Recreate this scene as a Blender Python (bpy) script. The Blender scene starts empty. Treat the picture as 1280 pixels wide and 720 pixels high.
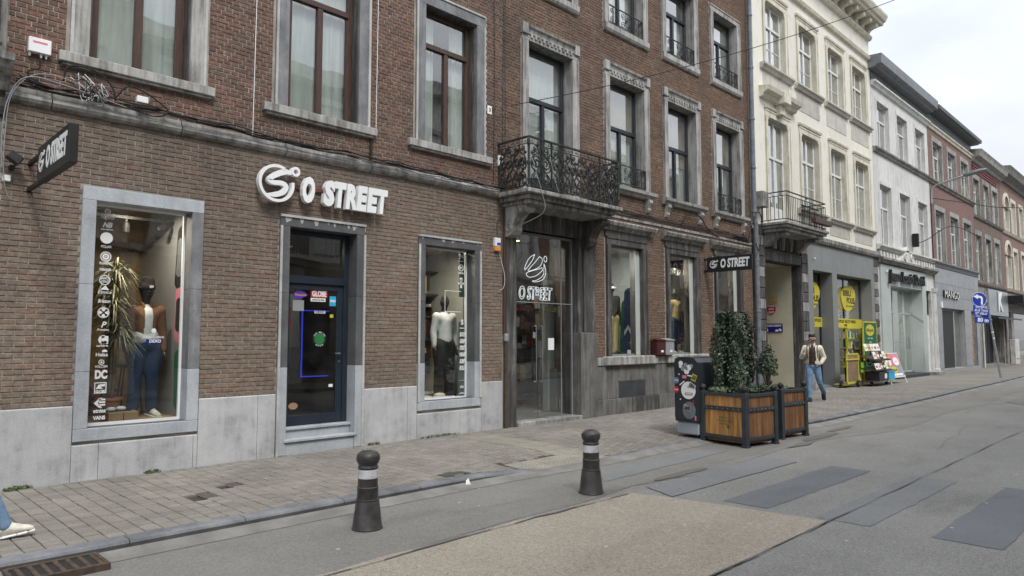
import bpy, bmesh, math, random
from mathutils import Vector, Matrix, noise as mnoise

S = bpy.context.scene
COL = S.collection
R = math.radians
PI = math.pi
rnd = random.Random(11)

# ------------------------------------------------------------------ camera
CAM = Vector((0, -9.4, 1.645))
cd = bpy.data.cameras.new('camera')
cd.sensor_width = 36
cd.lens = 24.68
cd.clip_start = 0.05
cd.clip_end = 2000
cam = bpy.data.objects.new('camera', cd)
COL.objects.link(cam)
cam.location = CAM
cam.rotation_euler = (R(90 + 4.143), 0, R(44.9 - 90))
S.camera = cam
S.render.resolution_x, S.render.resolution_y = 1280, 720

# ------------------------------------------------------------------ sky: overcast day
SUN_EL, SUN_AZ = R(52), R(200)          # azimuth measured from +Y clockwise: the sun stands behind the camera
W = bpy.data.worlds.new('World')
S.world = W
W.use_nodes = True
wn, wl = W.node_tree.nodes, W.node_tree.links
wn.clear()
wo = wn.new('ShaderNodeOutputWorld')
sky = wn.new('ShaderNodeTexSky')
sky.sky_type = 'NISHITA'
sky.sun_disc = False
sky.sun_elevation = SUN_EL
sky.sun_rotation = SUN_AZ
bg1 = wn.new('ShaderNodeBackground')
bg1.inputs[1].default_value = 0.12
wl.new(sky.outputs[0], bg1.inputs[0])
# cloud deck: luminance of a CIE overcast sky, (1 + 2 sin elevation) / 3
tc = wn.new('ShaderNodeTexCoord')
sep = wn.new('ShaderNodeSeparateXYZ')
wl.new(tc.outputs['Generated'], sep.inputs[0])
cl = wn.new('ShaderNodeClamp')
wl.new(sep.outputs[2], cl.inputs[0])
ma = wn.new('ShaderNodeMath'); ma.operation = 'MULTIPLY_ADD'
wl.new(cl.outputs[0], ma.inputs[0]); ma.inputs[1].default_value = 1.24; ma.inputs[2].default_value = 0.43
no = wn.new('ShaderNodeTexNoise'); no.inputs['Scale'].default_value = 2.2; no.inputs['Detail'].default_value = 5
no.inputs['Roughness'].default_value = 0.5
mp = wn.new('ShaderNodeMapping'); mp.inputs['Scale'].default_value = (1, 1, 2.6); mp.inputs['Location'].default_value = (0.3, 1.4, 0.2)
wl.new(tc.outputs['Generated'], mp.inputs[0]); wl.new(mp.outputs[0], no.inputs[0])
cr = wn.new('ShaderNodeValToRGB')
cr.color_ramp.elements[0].position = 0.3; cr.color_ramp.elements[0].color = (0.70, 0.75, 0.83, 1)
cr.color_ramp.elements[1].position = 0.68; cr.color_ramp.elements[1].color = (1.08, 1.09, 1.10, 1)
wl.new(no.outputs[0], cr.inputs[0])
bg2 = wn.new('ShaderNodeBackground')
wl.new(cr.outputs[0], bg2.inputs[0])
wl.new(ma.outputs[0], bg2.inputs[1])
mx = wn.new('ShaderNodeMixShader'); mx.inputs[0].default_value = 0.88
wl.new(bg1.outputs[0], mx.inputs[1]); wl.new(bg2.outputs[0], mx.inputs[2])
wl.new(mx.outputs[0], wo.inputs[0])

sd = bpy.data.lights.new('sun', 'SUN')
sd.energy = 1.5
sd.angle = R(14)
sd.color = (1, 0.97, 0.92)
sun = bpy.data.objects.new('sun', sd)
COL.objects.link(sun)
sdir = Vector((math.sin(SUN_AZ) * math.cos(SUN_EL), math.cos(SUN_AZ) * math.cos(SUN_EL), math.sin(SUN_EL)))
sun.rotation_euler = sdir.to_track_quat('Z', 'Y').to_euler()
sun.location = (0, -20, 30)

S.view_settings.view_transform = 'Standard'
S.view_settings.look = 'None'
S.view_settings.exposure = 0.57
S.view_settings.gamma = 1
S.cycles.max_bounces = 7
S.cycles.transparent_max_bounces = 16
S.cycles.glossy_bounces = 3
S.cycles.caustics_reflective = False
S.cycles.caustics_refractive = False
S.cycles.use_denoising = True

# ------------------------------------------------------------------ materials
def nodes_of(name):
    m = bpy.data.materials.new(name)
    m.use_nodes = True
    n, l = m.node_tree.nodes, m.node_tree.links
    return m, n, l, n['Principled BSDF']

def c4(c): return (c[0], c[1], c[2], 1)

def mathn(n, l, op, a, b, clamp=False):
    x = n.new('ShaderNodeMath'); x.operation = op; x.use_clamp = clamp
    for i, v in enumerate((a, b)):
        if isinstance(v, (int, float)): x.inputs[i].default_value = v
        else: l.new(v, x.inputs[i])
    return x.outputs[0]

def mixc(n, l, fac, a, b, mode='MIX'):
    x = n.new('ShaderNodeMix'); x.data_type = 'RGBA'; x.blend_type = mode
    for s, v in ((x.inputs[0], fac), (x.inputs[6], a), (x.inputs[7], b)):
        if isinstance(v, (int, float)): s.default_value = v
        elif isinstance(v, tuple): s.default_value = c4(v)
        else: l.new(v, s)
    return x.outputs[2]

def noisen(n, l, scale, vec=None, detail=4, rough=0.55, stretch=None, loc=(0, 0, 0)):
    g = n.new('ShaderNodeNewGeometry') if vec is None else None
    src = g.outputs['Position'] if g else vec
    if stretch or loc != (0, 0, 0):
        m = n.new('ShaderNodeMapping'); m.inputs['Scale'].default_value = stretch or (1, 1, 1)
        m.inputs['Location'].default_value = loc
        l.new(src, m.inputs[0]); src = m.outputs[0]
    t = n.new('ShaderNodeTexNoise'); t.inputs['Scale'].default_value = scale
    t.inputs['Detail'].default_value = detail; t.inputs['Roughness'].default_value = rough
    l.new(src, t.inputs[0])
    return t.outputs[0]

def ramp(n, l, fac, stops, interp='LINEAR'):
    r = n.new('ShaderNodeValToRGB'); e = r.color_ramp.elements
    r.color_ramp.interpolation = interp
    while len(e) < len(stops): e.new(0.5)
    for k, (p, c) in enumerate(stops):
        e[k].position = p
        e[k].color = c4(c) if isinstance(c, tuple) else (c, c, c, 1)
    l.new(fac, r.inputs[0])
    return r.outputs[0]

def bumpn(n, l, b, height, strength, dist=0.01):
    x = n.new('ShaderNodeBump'); x.inputs['Strength'].default_value = strength; x.inputs['Distance'].default_value = dist
    l.new(height, x.inputs['Height']); l.new(x.outputs[0], b.inputs['Normal'])

def island_random(n, l):
    g = n.new('ShaderNodeNewGeometry'); o = n.new('ShaderNodeObjectInfo')
    return mathn(n, l, 'FRACT', mathn(n, l, 'ADD', g.outputs['Random Per Island'], o.outputs['Random']), 0)

def mat(name, c1, c2=None, scale=4, rough=0.75, bump=0.15, bscale=80, metal=0.0, spec=0.4, stretch=None, lo=0.35, hi=0.65, emit=None, vary=0.0, fine=0.12):
    m, n, l, b = nodes_of(name)
    c2 = c2 or tuple(x * 0.75 for x in c1)
    col = ramp(n, l, noisen(n, l, scale, stretch=stretch, detail=6), [(lo, c2), (hi, c1)])
    if fine:
        f = ramp(n, l, noisen(n, l, bscale, detail=2), [(0.3, 1 - fine), (0.7, 1 + fine)])
        col = mixc(n, l, 1.0, col, f, 'MULTIPLY')
    if vary:
        v = ramp(n, l, island_random(n, l), [(0, 1 - vary), (1, 1 + vary)])
        col = mixc(n, l, 1.0, col, v, 'MULTIPLY')
    l.new(col, b.inputs['Base Color'])
    b.inputs['Roughness'].default_value = rough
    b.inputs['Metallic'].default_value = metal
    b.inputs['Specular IOR Level'].default_value = spec
    if bump: bumpn(n, l, b, noisen(n, l, bscale, detail=3), bump)
    if emit:
        b.inputs['Emission Color'].default_value = c4(c1); b.inputs['Emission Strength'].default_value = emit
    return m

def brick_mat(name, palette, soot=None, grime=0.35, streaks=None, seed=0.0):
    """each brick takes its own tone; dirt and water stains run over them"""
    m, n, l, b = nodes_of(name)
    k = len(palette)
    col = ramp(n, l, island_random(n, l), [(i / k, c) for i, c in enumerate(palette)], 'CONSTANT')
    col = mixc(n, l, 1.0, col, ramp(n, l, noisen(n, l, 18, detail=5, loc=(seed, 0, 0)), [(0.25, 0.62), (0.75, 1.3)]), 'MULTIPLY')
    col = mixc(n, l, 1.0, col, ramp(n, l, noisen(n, l, 55, detail=4, rough=0.7), [(0.3, 0.72), (0.7, 1.28)]), 'MULTIPLY')
    g = ramp(n, l, noisen(n, l, 0.55, detail=7, rough=0.65, loc=(3 + seed, 1, 2)), [(0.42, 0.0), (0.66, grime)])
    col = mixc(n, l, g, col, (0.055, 0.048, 0.043))
    pale = ramp(n, l, noisen(n, l, 6, detail=6, rough=0.7, loc=(9, seed, 2)), [(0.62, 0.0), (0.8, 0.35)])
    col = mixc(n, l, pale, col, (0.36, 0.33, 0.29))
    if streaks:
        z0, z1, cst, amt = streaks
        ge = n.new('ShaderNodeNewGeometry'); sx = n.new('ShaderNodeSeparateXYZ'); l.new(ge.outputs['Position'], sx.inputs[0])
        mr = n.new('ShaderNodeMapRange'); mr.inputs[1].default_value = z0; mr.inputs[2].default_value = z1
        l.new(sx.outputs[2], mr.inputs[0])
        st = noisen(n, l, 1.6, stretch=(3.5, 1, 0.45), detail=6, rough=0.7)
        f = mathn(n, l, 'MULTIPLY', mr.outputs[0], ramp(n, l, st, [(0.36, 0.15), (0.6, 1.0)]))
        f = mathn(n, l, 'MULTIPLY', f, amt)
        col = mixc(n, l, f, col, cst)
    l.new(col, b.inputs['Base Color'])
    b.inputs['Roughness'].default_value = 0.88
    b.inputs['Specular IOR Level'].default_value = 0.25
    h = mathn(n, l, 'ADD', noisen(n, l, 45, detail=5, rough=0.7), mathn(n, l, 'MULTIPLY', noisen(n, l, 220, detail=2), 0.5))
    bumpn(n, l, b, h, 0.55, 0.006)
    return m

def stained_stone(name, base, dark, light, amount=(0.42, 0.6), streak=0.5, rough=0.7, edge=None):
    """limestone with soot patches and vertical rain marks"""
    m, n, l, b = nodes_of(name)
    a = noisen(n, l, 2.3, detail=7, rough=0.65)
    s = noisen(n, l, 5.0, stretch=(2.2, 2.2, 0.22), detail=6, rough=0.7)
    mixv = mathn(n, l, 'ADD', mathn(n, l, 'MULTIPLY', a, 1 - streak), mathn(n, l, 'MULTIPLY', s, streak))
    col = ramp(n, l, mixv, [(amount[0], dark), (0.5 * (amount[0] + amount[1]), base), (amount[1], light)])
    col = mixc(n, l, 1.0, col, ramp(n, l, noisen(n, l, 65, detail=4, rough=0.7), [(0.3, 0.84), (0.7, 1.16)]), 'MULTIPLY')
    v = ramp(n, l, island_random(n, l), [(0, 0.93), (1, 1.07)])
    col = mixc(n, l, 1.0, col, v, 'MULTIPLY')
    l.new(col, b.inputs['Base Color'])
    b.inputs['Roughness'].default_value = rough
    b.inputs['Specular IOR Level'].default_value = 0.3
    bumpn(n, l, b, noisen(n, l, 90, detail=5, rough=0.7), 0.3, 0.004)
    return m

def glass_mat(name, tint=(0.8, 0.84, 0.84), boost=1.0, dirt=0.03):
    m = bpy.data.materials.new(name); m.use_nodes = True
    n, l = m.node_tree.nodes, m.node_tree.links
    n.clear()
    o = n.new('ShaderNodeOutputMaterial'); mxs = n.new('ShaderNodeMixShader')
    tr = n.new('ShaderNodeBsdfTransparent'); tr.inputs[0].default_value = c4(tint)
    gl = n.new('ShaderNodeBsdfGlossy'); gl.inputs['Roughness'].default_value = 0.01
    fr = n.new('ShaderNodeFresnel'); fr.inputs[0].default_value = 1.52
    # old panes are never quite flat: the reflections waver
    bp = n.new('ShaderNodeBump'); bp.inputs['Strength'].default_value = 0.12; bp.inputs['Distance'].default_value = 0.02
    l.new(noisen(n, l, 1.6, detail=1), bp.inputs['Height'])
    l.new(bp.outputs[0], gl.inputs['Normal'])
    ge = n.new('ShaderNodeNewGeometry')                      # the pane is one thin sheet: its outer face mirrors, its inner one does not
    f = mathn(n, l, 'MULTIPLY', mathn(n, l, 'MULTIPLY', fr.outputs[0], 1.85 * boost), mathn(n, l, 'SUBTRACT', 1.0, ge.outputs['Backfacing']), True)
    l.new(f, mxs.inputs[0]); l.new(tr.outputs[0], mxs.inputs[1]); l.new(gl.outputs[0], mxs.inputs[2])
    df = n.new('ShaderNodeBsdfDiffuse'); df.inputs[0].default_value = (0.5, 0.5, 0.48, 1)
    m2 = n.new('ShaderNodeMixShader')
    l.new(ramp(n, l, noisen(n, l, 3, detail=6), [(0.4, 0.0), (0.8, dirt * 2)]), m2.inputs[0])
    l.new(mxs.outputs[0], m2.inputs[1]); l.new(df.outputs[0], m2.inputs[2])
    l.new(m2.outputs[0], o.inputs[0])
    return m

def print_mat(name, c, rough=0.5):
    return mat(name, c, tuple(x * 0.92 for x in c), 3, rough, 0, fine=0)

M = {}
M['brick_a'] = brick_mat('brown_brick', [(0.239, 0.18, 0.142), (0.225, 0.172, 0.136), (0.253, 0.195, 0.153), (0.235, 0.17, 0.132), (0.214, 0.166, 0.132), (0.26, 0.204, 0.159), (0.242, 0.178, 0.138), (0.244, 0.166, 0.128), (0.231, 0.178, 0.142)], grime=0.3, streaks=(3.0, 4.35, (0.07, 0.064, 0.058), 0.42))
M['brick_a_up'] = brick_mat('red_mottled_brick', [(0.19, 0.111, 0.084), (0.167, 0.105, 0.081), (0.205, 0.12, 0.089), (0.15, 0.097, 0.076), (0.181, 0.123, 0.095), (0.185, 0.105, 0.079), (0.166, 0.115, 0.089), (0.211, 0.117, 0.087)], grime=0.45, seed=4.0)
M['brick_b'] = brick_mat('dark_red_brick', [(0.196, 0.124, 0.088), (0.174, 0.114, 0.082), (0.213, 0.133, 0.094), (0.162, 0.105, 0.078), (0.189, 0.124, 0.089), (0.224, 0.142, 0.101), (0.182, 0.118, 0.085)], grime=0.5, seed=8.0)
M['mortar'] = mat('pale_mortar', (0.37, 0.345, 0.31), (0.26, 0.24, 0.212), 3, 0.95, 0.3, 120)
M['mortar_up'] = mat('grey_mortar', (0.44, 0.41, 0.365), (0.26, 0.235, 0.205), 2.5, 0.95, 0.3, 120)
M['plinth'] = stained_stone('pale_limestone_plinth', (0.42, 0.425, 0.435), (0.27, 0.27, 0.272), (0.50, 0.505, 0.512), (0.34, 0.60), 0.3)
M['stone_pale'] = stained_stone('pale_bluestone', (0.40, 0.425, 0.455), (0.30, 0.32, 0.345), (0.47, 0.49, 0.52), (0.34, 0.64), 0.35)
M['stone_dark'] = stained_stone('dark_bluestone', (0.105, 0.108, 0.112), (0.07, 0.072, 0.075), (0.145, 0.15, 0.155), (0.35, 0.66), 0.3)
M['stone_edge'] = stained_stone('washed_stone_edge', (0.45, 0.45, 0.44), (0.30, 0.30, 0.30), (0.55, 0.55, 0.54), (0.35, 0.65), 0.3)
M['stone_b'] = stained_stone('weathered_bluestone', (0.25, 0.24, 0.225), (0.10, 0.098, 0.092), (0.40, 0.39, 0.365), (0.40, 0.60), 0.7)
M['stone_b_dark'] = stained_stone('sooty_bluestone', (0.095, 0.092, 0.088), (0.05, 0.048, 0.046), (0.24, 0.235, 0.225), (0.42, 0.66), 0.75)
M['stone_sill'] = stained_stone('weathered_sill_stone', (0.33, 0.325, 0.31), (0.17, 0.165, 0.158), (0.44, 0.435, 0.42), (0.40, 0.60), 0.7)
M['stone_b_mid'] = stained_stone('grey_soot_stone', (0.155, 0.152, 0.145), (0.085, 0.083, 0.08), (0.25, 0.245, 0.235), (0.38, 0.64), 0.6)
M['stone_grey'] = stained_stone('grey_bluestone', (0.185, 0.19, 0.198), (0.12, 0.123, 0.13), (0.28, 0.285, 0.295), (0.36, 0.64), 0.4)
M['cement'] = stained_stone('grey_cement', (0.26, 0.255, 0.245), (0.12, 0.118, 0.113), (0.42, 0.415, 0.40), (0.40, 0.62), 0.5)
M['cream'] = stained_stone('cream_render', (0.66, 0.635, 0.54), (0.50, 0.47, 0.385), (0.72, 0.70, 0.625), (0.33, 0.5), 0.35, 0.85)
M['cream_trim'] = stained_stone('cream_trim', (0.58, 0.55, 0.445), (0.37, 0.35, 0.29), (0.67, 0.645, 0.56), (0.36, 0.58), 0.6, 0.8)
M['cream_grey'] = stained_stone('greyed_render', (0.46, 0.445, 0.40), (0.34, 0.325, 0.29), (0.56, 0.54, 0.48), (0.35, 0.6), 0.5, 0.85)
M['white'] = stained_stone('old_white_paint', (0.55, 0.55, 0.53), (0.33, 0.33, 0.318), (0.65, 0.65, 0.635), (0.35, 0.53), 0.75, 0.8)
M['white_trim'] = stained_stone('white_trim', (0.57, 0.57, 0.55), (0.36, 0.36, 0.345), (0.68, 0.68, 0.66), (0.36, 0.56), 0.6, 0.8)
M['grey_paint'] = mat('smooth_grey_paint', (0.235, 0.245, 0.245), (0.20, 0.21, 0.21), 1.2, 0.55, 0.05, 60)
M['pale_green'] = mat('pale_grey_green_paint', (0.47, 0.52, 0.50), (0.41, 0.455, 0.44), 1.4, 0.5, 0.05, 60)
M['panel_grey'] = mat('grey_stone_cladding', (0.33, 0.34, 0.36), (0.27, 0.28, 0.30), 3, 0.5, 0.08, 90, vary=0.08)
M['zinc'] = mat('grey_zinc', (0.22, 0.235, 0.25), (0.17, 0.18, 0.195), 3, 0.5, 0.05, 50, metal=0.3)
M['slate'] = mat('grey_slate', (0.12, 0.125, 0.135), (0.07, 0.075, 0.08), 8, 0.6, 0.2, 60, vary=0.2)
M['pink_brick'] = mat('pink_brick_wall', (0.30, 0.195, 0.17), (0.235, 0.15, 0.133), 5, 0.9, 0.3, 60)
M['far_brick'] = mat('brown_brick_wall', (0.25, 0.185, 0.155), (0.18, 0.135, 0.115), 4, 0.9, 0.3, 60)
M['far_brick2'] = mat('dull_red_brick_wall', (0.25, 0.16, 0.135), (0.18, 0.12, 0.105), 4, 0.9, 0.3, 60)
M['wood_brown'] = mat('brown_window_wood', (0.088, 0.050, 0.038), (0.058, 0.034, 0.027), 9, 0.45, 0.1, 60, stretch=(4, 4, 0.6))
M['frame_black'] = mat('dark_grey_window_paint', (0.028, 0.033, 0.042), (0.02, 0.024, 0.03), 5, 0.4, 0.03)
M['frame_navy'] = mat('dark_navy_door_paint', (0.022, 0.032, 0.045), (0.018, 0.025, 0.036), 5, 0.38, 0.02)
M['frame_white'] = mat('white_window_paint', (0.72, 0.72, 0.70), (0.6, 0.6, 0.58), 6, 0.5, 0.03)
M['glass'] = glass_mat('window_glass')
M['glass_up'] = glass_mat('old_window_glass', (0.92, 0.95, 0.94), 3.1, 0.03)
M['glass_shop'] = glass_mat('shop_glass', (0.92, 0.94, 0.93), 1.35, 0.01)
M['glass_door'] = glass_mat('entrance_glass', (0.85, 0.88, 0.87), 2.3, 0.02)
M['curtain'] = mat('white_net_curtain', (0.88, 0.90, 0.87), (0.70, 0.73, 0.70), 2.2, 0.9, 0.2, 160, stretch=(7, 1, 0.35))
M['blind'] = mat('beige_blind', (0.62, 0.50, 0.38), (0.50, 0.41, 0.32), 2, 0.9, 0.1)
M['room'] = mat('unlit_room', (0.065, 0.06, 0.055), (0.045, 0.042, 0.038), 1, 0.95, 0)  # near-black walls, the darkness of an unlit interior put into the colour
M['iron'] = mat('old_black_iron', (0.055, 0.052, 0.05), (0.022, 0.022, 0.023), 14, 0.6, 0.3, 90, metal=0.25)
M['black'] = mat('matt_black', (0.018, 0.018, 0.02), (0.013, 0.013, 0.014), 5, 0.5, 0.02)
M['rubber'] = mat('black_rubber', (0.02, 0.02, 0.02), (0.014, 0.014, 0.014), 5, 0.8, 0.1)
M['white_p'] = print_mat('white_print', (0.85, 0.86, 0.86))
M['white_pl'] = print_mat('white_plastic', (0.86, 0.87, 0.88), 0.4)
M['red_p'] = print_mat('red_print', (0.55, 0.03, 0.03))
M['blue_p'] = print_mat('blue_print', (0.015, 0.05, 0.42))
M['navy_p'] = print_mat('navy_print', (0.012, 0.02, 0.20))
M['yellow_p'] = print_mat('yellow_print', (0.60, 0.52, 0.06))
M['green_p'] = print_mat('dark_green_print', (0.01, 0.13, 0.05))
M['lime_p'] = print_mat('lime_print', (0.30, 0.62, 0.06))
M['pink_p'] = print_mat('pink_print', (0.75, 0.22, 0.30))
M['cyan_p'] = print_mat('light_blue_plastic', (0.04, 0.42, 0.72))
M['orange_p'] = print_mat('orange_print', (0.75, 0.32, 0.08))
M['grey_p'] = print_mat('grey_print', (0.30, 0.31, 0.32))
M['steel'] = mat('brushed_steel', (0.55, 0.56, 0.57), (0.42, 0.43, 0.44), 6, 0.32, 0.03, metal=0.9)
M['galv'] = mat('galvanised_steel', (0.42, 0.44, 0.46), (0.32, 0.34, 0.36), 14, 0.45, 0.05, metal=0.5)
M['pipe'] = mat('grey_painted_pipe', (0.19, 0.21, 0.24), (0.13, 0.145, 0.165), 6, 0.5, 0.05)
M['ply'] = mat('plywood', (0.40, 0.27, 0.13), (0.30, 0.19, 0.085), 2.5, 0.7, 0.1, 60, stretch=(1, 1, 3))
M['ply_dark'] = mat('shaded_osb_board', (0.27, 0.19, 0.095), (0.19, 0.13, 0.062), 9, 0.8, 0.1, 60)  # darker copy of the plywood, the interior's shade put into its colour
M['shopwall'] = mat('pale_shop_wall', (0.50, 0.53, 0.50), (0.44, 0.47, 0.45), 2, 0.7, 0)
M['card'] = mat('cardboard', (0.36, 0.245, 0.14), (0.30, 0.20, 0.115), 6, 0.85, 0.1)
M['terracotta'] = mat('terracotta', (0.34, 0.16, 0.09), (0.24, 0.11, 0.06), 8, 0.8, 0.2)
M['bollard'] = mat('worn_brown_black_paint', (0.062, 0.056, 0.054), (0.032, 0.030, 0.030), 11, 0.42, 0.15, 60)
M['reflector'] = mat('scuffed_white_band', (0.62, 0.63, 0.65), (0.42, 0.43, 0.45), 16, 0.5, 0.05)
M['leaf_dark'] = mat('ivy_leaf', (0.078, 0.108, 0.062), (0.030, 0.048, 0.028), 12, 0.42, 0, spec=0.5, vary=0.55)
M['leaf_mid'] = mat('shrub_leaf', (0.085, 0.12, 0.07), (0.04, 0.06, 0.035), 12, 0.5, 0, vary=0.4)
M['leaf_pale'] = mat('variegated_leaf', (0.30, 0.34, 0.24), (0.10, 0.16, 0.06), 30, 0.6, 0, vary=0.5)
M['leaf_dry'] = mat('spiky_plant_leaf', (0.36, 0.34, 0.21), (0.13, 0.15, 0.08), 14, 0.6, 0, vary=0.55)
M['moss'] = mat('pavement_weed', (0.12, 0.17, 0.05), (0.05, 0.08, 0.022), 30, 0.9, 0, vary=0.4)
M['soil'] = mat('dark_soil', (0.045, 0.033, 0.024), (0.025, 0.018, 0.014), 20, 0.95, 0.6, 60)
M['bark'] = mat('grey_bark', (0.14, 0.11, 0.08), (0.07, 0.055, 0.04), 20, 0.9, 0.4, 60)
M['planter_metal'] = mat('anthracite_planter_paint', (0.045, 0.055, 0.062), (0.032, 0.04, 0.046), 7, 0.42, 0.04)
M['bin_metal'] = mat('anthracite_bin_paint', (0.030, 0.036, 0.045), (0.024, 0.029, 0.036), 4, 0.4, 0.03)
M['bin_base'] = mat('pale_bin_base', (0.34, 0.38, 0.42), (0.27, 0.30, 0.34), 5, 0.5, 0.05)
M['skin'] = mat('skin', (0.62, 0.40, 0.31), (0.55, 0.34, 0.26), 10, 0.55, 0.03, fine=0)
M['hair'] = mat('dark_hair', (0.025, 0.018, 0.014), (0.015, 0.011, 0.009), 40, 0.6, 0.4, 120)
M['denim'] = mat('faded_blue_denim', (0.20, 0.32, 0.47), (0.10, 0.17, 0.29), 7, 0.85, 0.25, 160)
M['denim_dark'] = mat('dark_blue_denim', (0.030, 0.062, 0.135), (0.017, 0.037, 0.085), 7, 0.85, 0.25, 160)
M['cream_cloth'] = mat('cream_jacket_cloth', (0.78, 0.73, 0.61), (0.62, 0.57, 0.46), 9, 0.9, 0.3, 90)
M['brown_cloth'] = mat('brown_jacket_cloth', (0.24, 0.115, 0.058), (0.16, 0.075, 0.04), 9, 0.9, 0.3, 90)
M['knit_brown'] = mat('dark_brown_knit', (0.075, 0.045, 0.038), (0.045, 0.03, 0.026), 16, 0.95, 0.4, 180)
M['grey_cloth'] = mat('grey_sweatshirt_cloth', (0.70, 0.71, 0.74), (0.55, 0.56, 0.59), 7, 0.95, 0.3, 120)
M['white_cloth'] = mat('white_cotton', (0.74, 0.77, 0.80), (0.58, 0.61, 0.64), 8, 0.9, 0.2, 120)
M['yellow_cloth'] = mat('pale_yellow_cloth', (0.62, 0.52, 0.24), (0.46, 0.38, 0.17), 8, 0.9, 0.2, 120)
M['black_cloth'] = mat('black_cloth', (0.02, 0.02, 0.022), (0.012, 0.012, 0.014), 8, 0.9, 0.3, 120)
M['mannequin'] = mat('dark_mannequin_skin', (0.035, 0.034, 0.036), (0.028, 0.027, 0.029), 5, 0.35, 0)
M['shoe_white'] = mat('cream_sneaker', (0.72, 0.70, 0.60), (0.56, 0.54, 0.46), 18, 0.7, 0.3, 90)
M['neon'] = mat('lit_white_tube', (0.95, 0.95, 1.0), (0.95, 0.95, 1.0), 1, 0.5, 0, emit=0.85, fine=0)
M['neon_blue'] = mat('lit_blue_tube', (0.06, 0.08, 0.9), (0.06, 0.08, 0.9), 1, 0.5, 0, emit=0.35, fine=0)
M['bulb'] = mat('lit_warm_bulb', (1.0, 0.75, 0.42), (1.0, 0.75, 0.42), 1, 0.5, 0, emit=5.0, fine=0)
M['kerbstone'] = stained_stone('bluestone_kerb', (0.165, 0.172, 0.185), (0.10, 0.105, 0.113), (0.24, 0.247, 0.26), (0.36, 0.64), 0.2)
M['kerb_face'] = stained_stone('grimy_shaded_kerb_face', (0.075, 0.075, 0.075), (0.045, 0.045, 0.045), (0.11, 0.11, 0.11), (0.36, 0.64), 0.2)
M['gutter'] = mat('pale_concrete_gutter', (0.25, 0.243, 0.225), (0.165, 0.16, 0.15), 3, 0.9, 0.3, 140)
M['rust'] = mat('rusty_cast_iron', (0.115, 0.082, 0.058), (0.06, 0.046, 0.036), 14, 0.8, 0.4, 90, metal=0.2)
M['cover'] = mat('worn_cast_iron', (0.16, 0.148, 0.13), (0.11, 0.102, 0.09), 14, 0.7, 0.4, 110, metal=0.2)

# ------------------------------------------------------------------ helpers
OFF = {}                                   # name of object -> world base of its thing (parts are modelled in world metres)

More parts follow.
